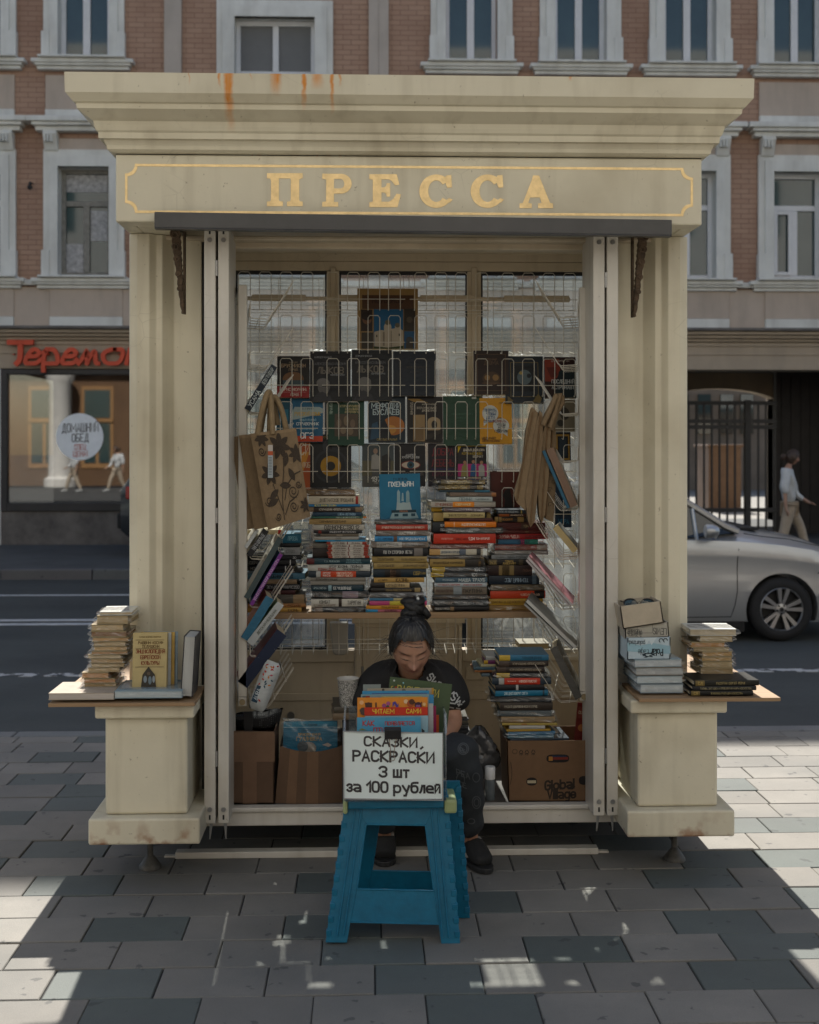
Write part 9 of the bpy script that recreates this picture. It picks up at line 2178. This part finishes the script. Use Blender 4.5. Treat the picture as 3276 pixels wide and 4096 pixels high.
 def on(X_, z):
  k = min(range(len(ST)), key=lambda i: abs(ST[i][0] - X_)); zs, zb, ins = ST[k][1], ST[k][2], ST[k][4]; f = (z - zs) / (zb - zs)
  xs_ = [-.015 / .7, 0, .085, .38, .55, .80, .845, 1]; ys_2 = [.10, .035, .02, 0, .01, .018, .012, .05]
  for i in range(7):
   if f <= xs_[i + 1]: break
  u = (f - xs_[i]) / (xs_[i + 1] - xs_[i]); return ins + ys_2[i] + (ys_2[i + 1] - ys_2[i]) * u
 for pts in ([(-.42, .90), (-.435, .8), (-.44, .7), (-.44, .5), (-.46, .36), (-.50, .24)], [(-1.70, .92), (-1.70, .6), (-1.72, .24)], [(-.50, .245), (-1.0, .24), (-1.7, .24), (-2.3, .245)], [(-2.62, .95), (-2.5, .8), (-2.2, .62), (-2.1, .4)]):
  q.tube([tuple(T @ Vector((a, on(a, z) - .002, z))) for a, z in pts], .004 * s, 4)
 q.tube([tuple(T @ Vector(p)) for p in ((-.36, .075, 1.045), (-.2, .072, 1.018), (.1, .11, .985), (.45, .17, .905), (.7, .3, .80))], .004 * s, 4)
 q.tube([tuple(T @ Vector(p)) for p in ((.34, .0, .66), (.50, .03, .74), (.66, .1, .755))], .004 * s, 4)
 q.box(-2.25, -.40, .02, .10, .14, .20, M=T); q.box(-.42, -.36, .04, .30, .10, .33, M=T)
 q.build('trim', seam, t_)
 for X_ in (-1.0, -2.05):
  q = MB(); q.tube([tuple(T @ Vector((X_ - .35, -.006, .80))), tuple(T @ Vector((X_ - .42, -.022, .80))), tuple(T @ Vector((X_ - .52, -.022, .805))), tuple(T @ Vector((X_ - .58, -.004, .805)))], .014 * s, 6); q.build('door_handle', paint, t_, smooth=60)
 q = MB(); q.lathe([(.0, -.06), (.045, -.045), (.066, -.01), (.07, .03), (.06, .045), (0, .045)], 16, M=T @ Matrix.Translation((-.72, -.10, 1.08)) @ Matrix.Diagonal((1.35, 1.1, 1, 1)) @ Matrix.Rotation(R(-90), 4, 'Y')); q.tube([tuple(T @ Vector((-.68, -.06, 1.05))), tuple(T @ Vector((-.64, .05, 1.0)))], .018 * s, 6); q.build('wing_mirror', paint, t_, smooth=50)
 q = MB(); q.box(-.34, -.14, .3, 1.4, 1.06, 1.085, M=T); q.build('wiper_cowl', M['seam'], t_)
 for y in (.14, Wd - .44):
  q = MB(); q.box(.68, .80, y, y + .30, .60, .70, M=T); q.build('headlight', M['lamp'], t_, bevel=.02)
  q = MB(); q.box(-3.42, -3.30, y - .04, y + .22, .74, .90, M=T); q.build('tail_light', M['redlamp'], t_, bevel=.02)
 q = MB(); q.box(-3.555, -3.46, .25, Wd - .25, .36, .56, M=T); q.build('rear_bumper', M['seam'], t_, bevel=.03)
 for X_ in (0, -2.62):
  for yy, sgn_ in ((.02, 1), (Wd - .02, -1)):
   wt = thing_part('wheel', t_, T @ Vector((X_, yy, .312)))
   Tw = T @ Matrix.Translation((X_, yy, .312)) @ Matrix.Rotation(R(-90 * sgn_), 4, 'X')
   q = MB(); q.lathe([(.205, .01), (.222, -.004), (.262, -.004), (.298, .014), (.312, .045), (.312, .17), (.295, .20), (.2, .20)], 44, M=Tw, cap=False); q.build('tyre', M['tyre'], wt, smooth=40)
   q = MB(); q.lathe([(.214, .004), (.200, .010), (.196, .08), (.0, .085)], 40, M=Tw, cap=False); 
   q.build('rim_barrel', M['seam'] if False else M['black'], wt, smooth=30)
   q = MB(); q.lathe([(.196, .014), (.2055, -.002), (.214, .006), (.206, .02)], 40, M=Tw, cap=False)
   for k in range(10):
    an = 2 * math.pi * k / 10 + .1 + (.10 if k % 2 else -.10); ca_, sa_ = math.cos(an), math.sin(an)
    a0, a1 = .05, .203; w0, w1 = .013, .021
    P_ = [(a0 * ca_ - w0 * sa_, a0 * sa_ + w0 * ca_), (a1 * ca_ - w1 * sa_, a1 * sa_ + w1 * ca_), (a1 * ca_ + w1 * sa_, a1 * sa_ - w1 * ca_), (a0 * ca_ + w0 * sa_, a0 * sa_ - w0 * ca_)]
    zf0, zf1 = .016, .004
    q.add([(P_[0][0], P_[0][1], zf0), (P_[1][0], P_[1][1], zf1), (P_[2][0], P_[2][1], zf1), (P_[3][0], P_[3][1], zf0)] + [(p[0], p[1], .045) for p in P_], [(0, 1, 2, 3), (0, 4, 5, 1), (1, 5, 6, 2), (2, 6, 7, 3), (3, 7, 4, 0)], M=Tw)
   q.lathe([(0, .008), (.03, .010), (.056, .018), (.06, .045)], 20, M=Tw, cap=False)
   q.build('rim', M['alloy'], wt, smooth=25)
   q = MB()
   for k in range(5):
    an = 2 * math.pi * k / 5 + .3; q.lathe([(0, .006), (.009, .006), (.011, .02)], 8, M=Tw @ Matrix.Translation((.042 * math.cos(an), .042 * math.sin(an), 0)))
   q.lathe([(0, .004), (.021, .005), (.023, .014)], 14, M=Tw); q.build('hub', M['seam'], wt)
 return t_
def thing_part(name, parent, loc):
 o = bpy.data.objects.new(name, None); col.objects.link(o); o.parent = parent; o.location = Vector(loc) - parent_loc(parent); o.empty_display_size = .1
 return o
def flake(N, L, pos, c, b): b.inputs['Coat Weight'].default_value = .8; b.inputs['Coat Roughness'].default_value = .04; return c
silver = pm('silver_paint', (.44, .45, .455), .34, metal=.6, var=.03, vs=2, extra=flake)
g_ = G(3131, 2569, ROAD_Z)
make_car('silver saloon car passing on the road behind the right pedestal', g_.x, g_.y, ROAD_Z, .93, 1, silver)
darkp = pm('dark_paint', (.012, .014, .016), .35, var=.05, extra=flake)
ye = 18.0
make_car('dark car parked across the street, its rear end showing past the left pilaster', X(476, ye) + 3.53 * 1.15 - .06, ye, 0.001, 1.15, 1, darkp)
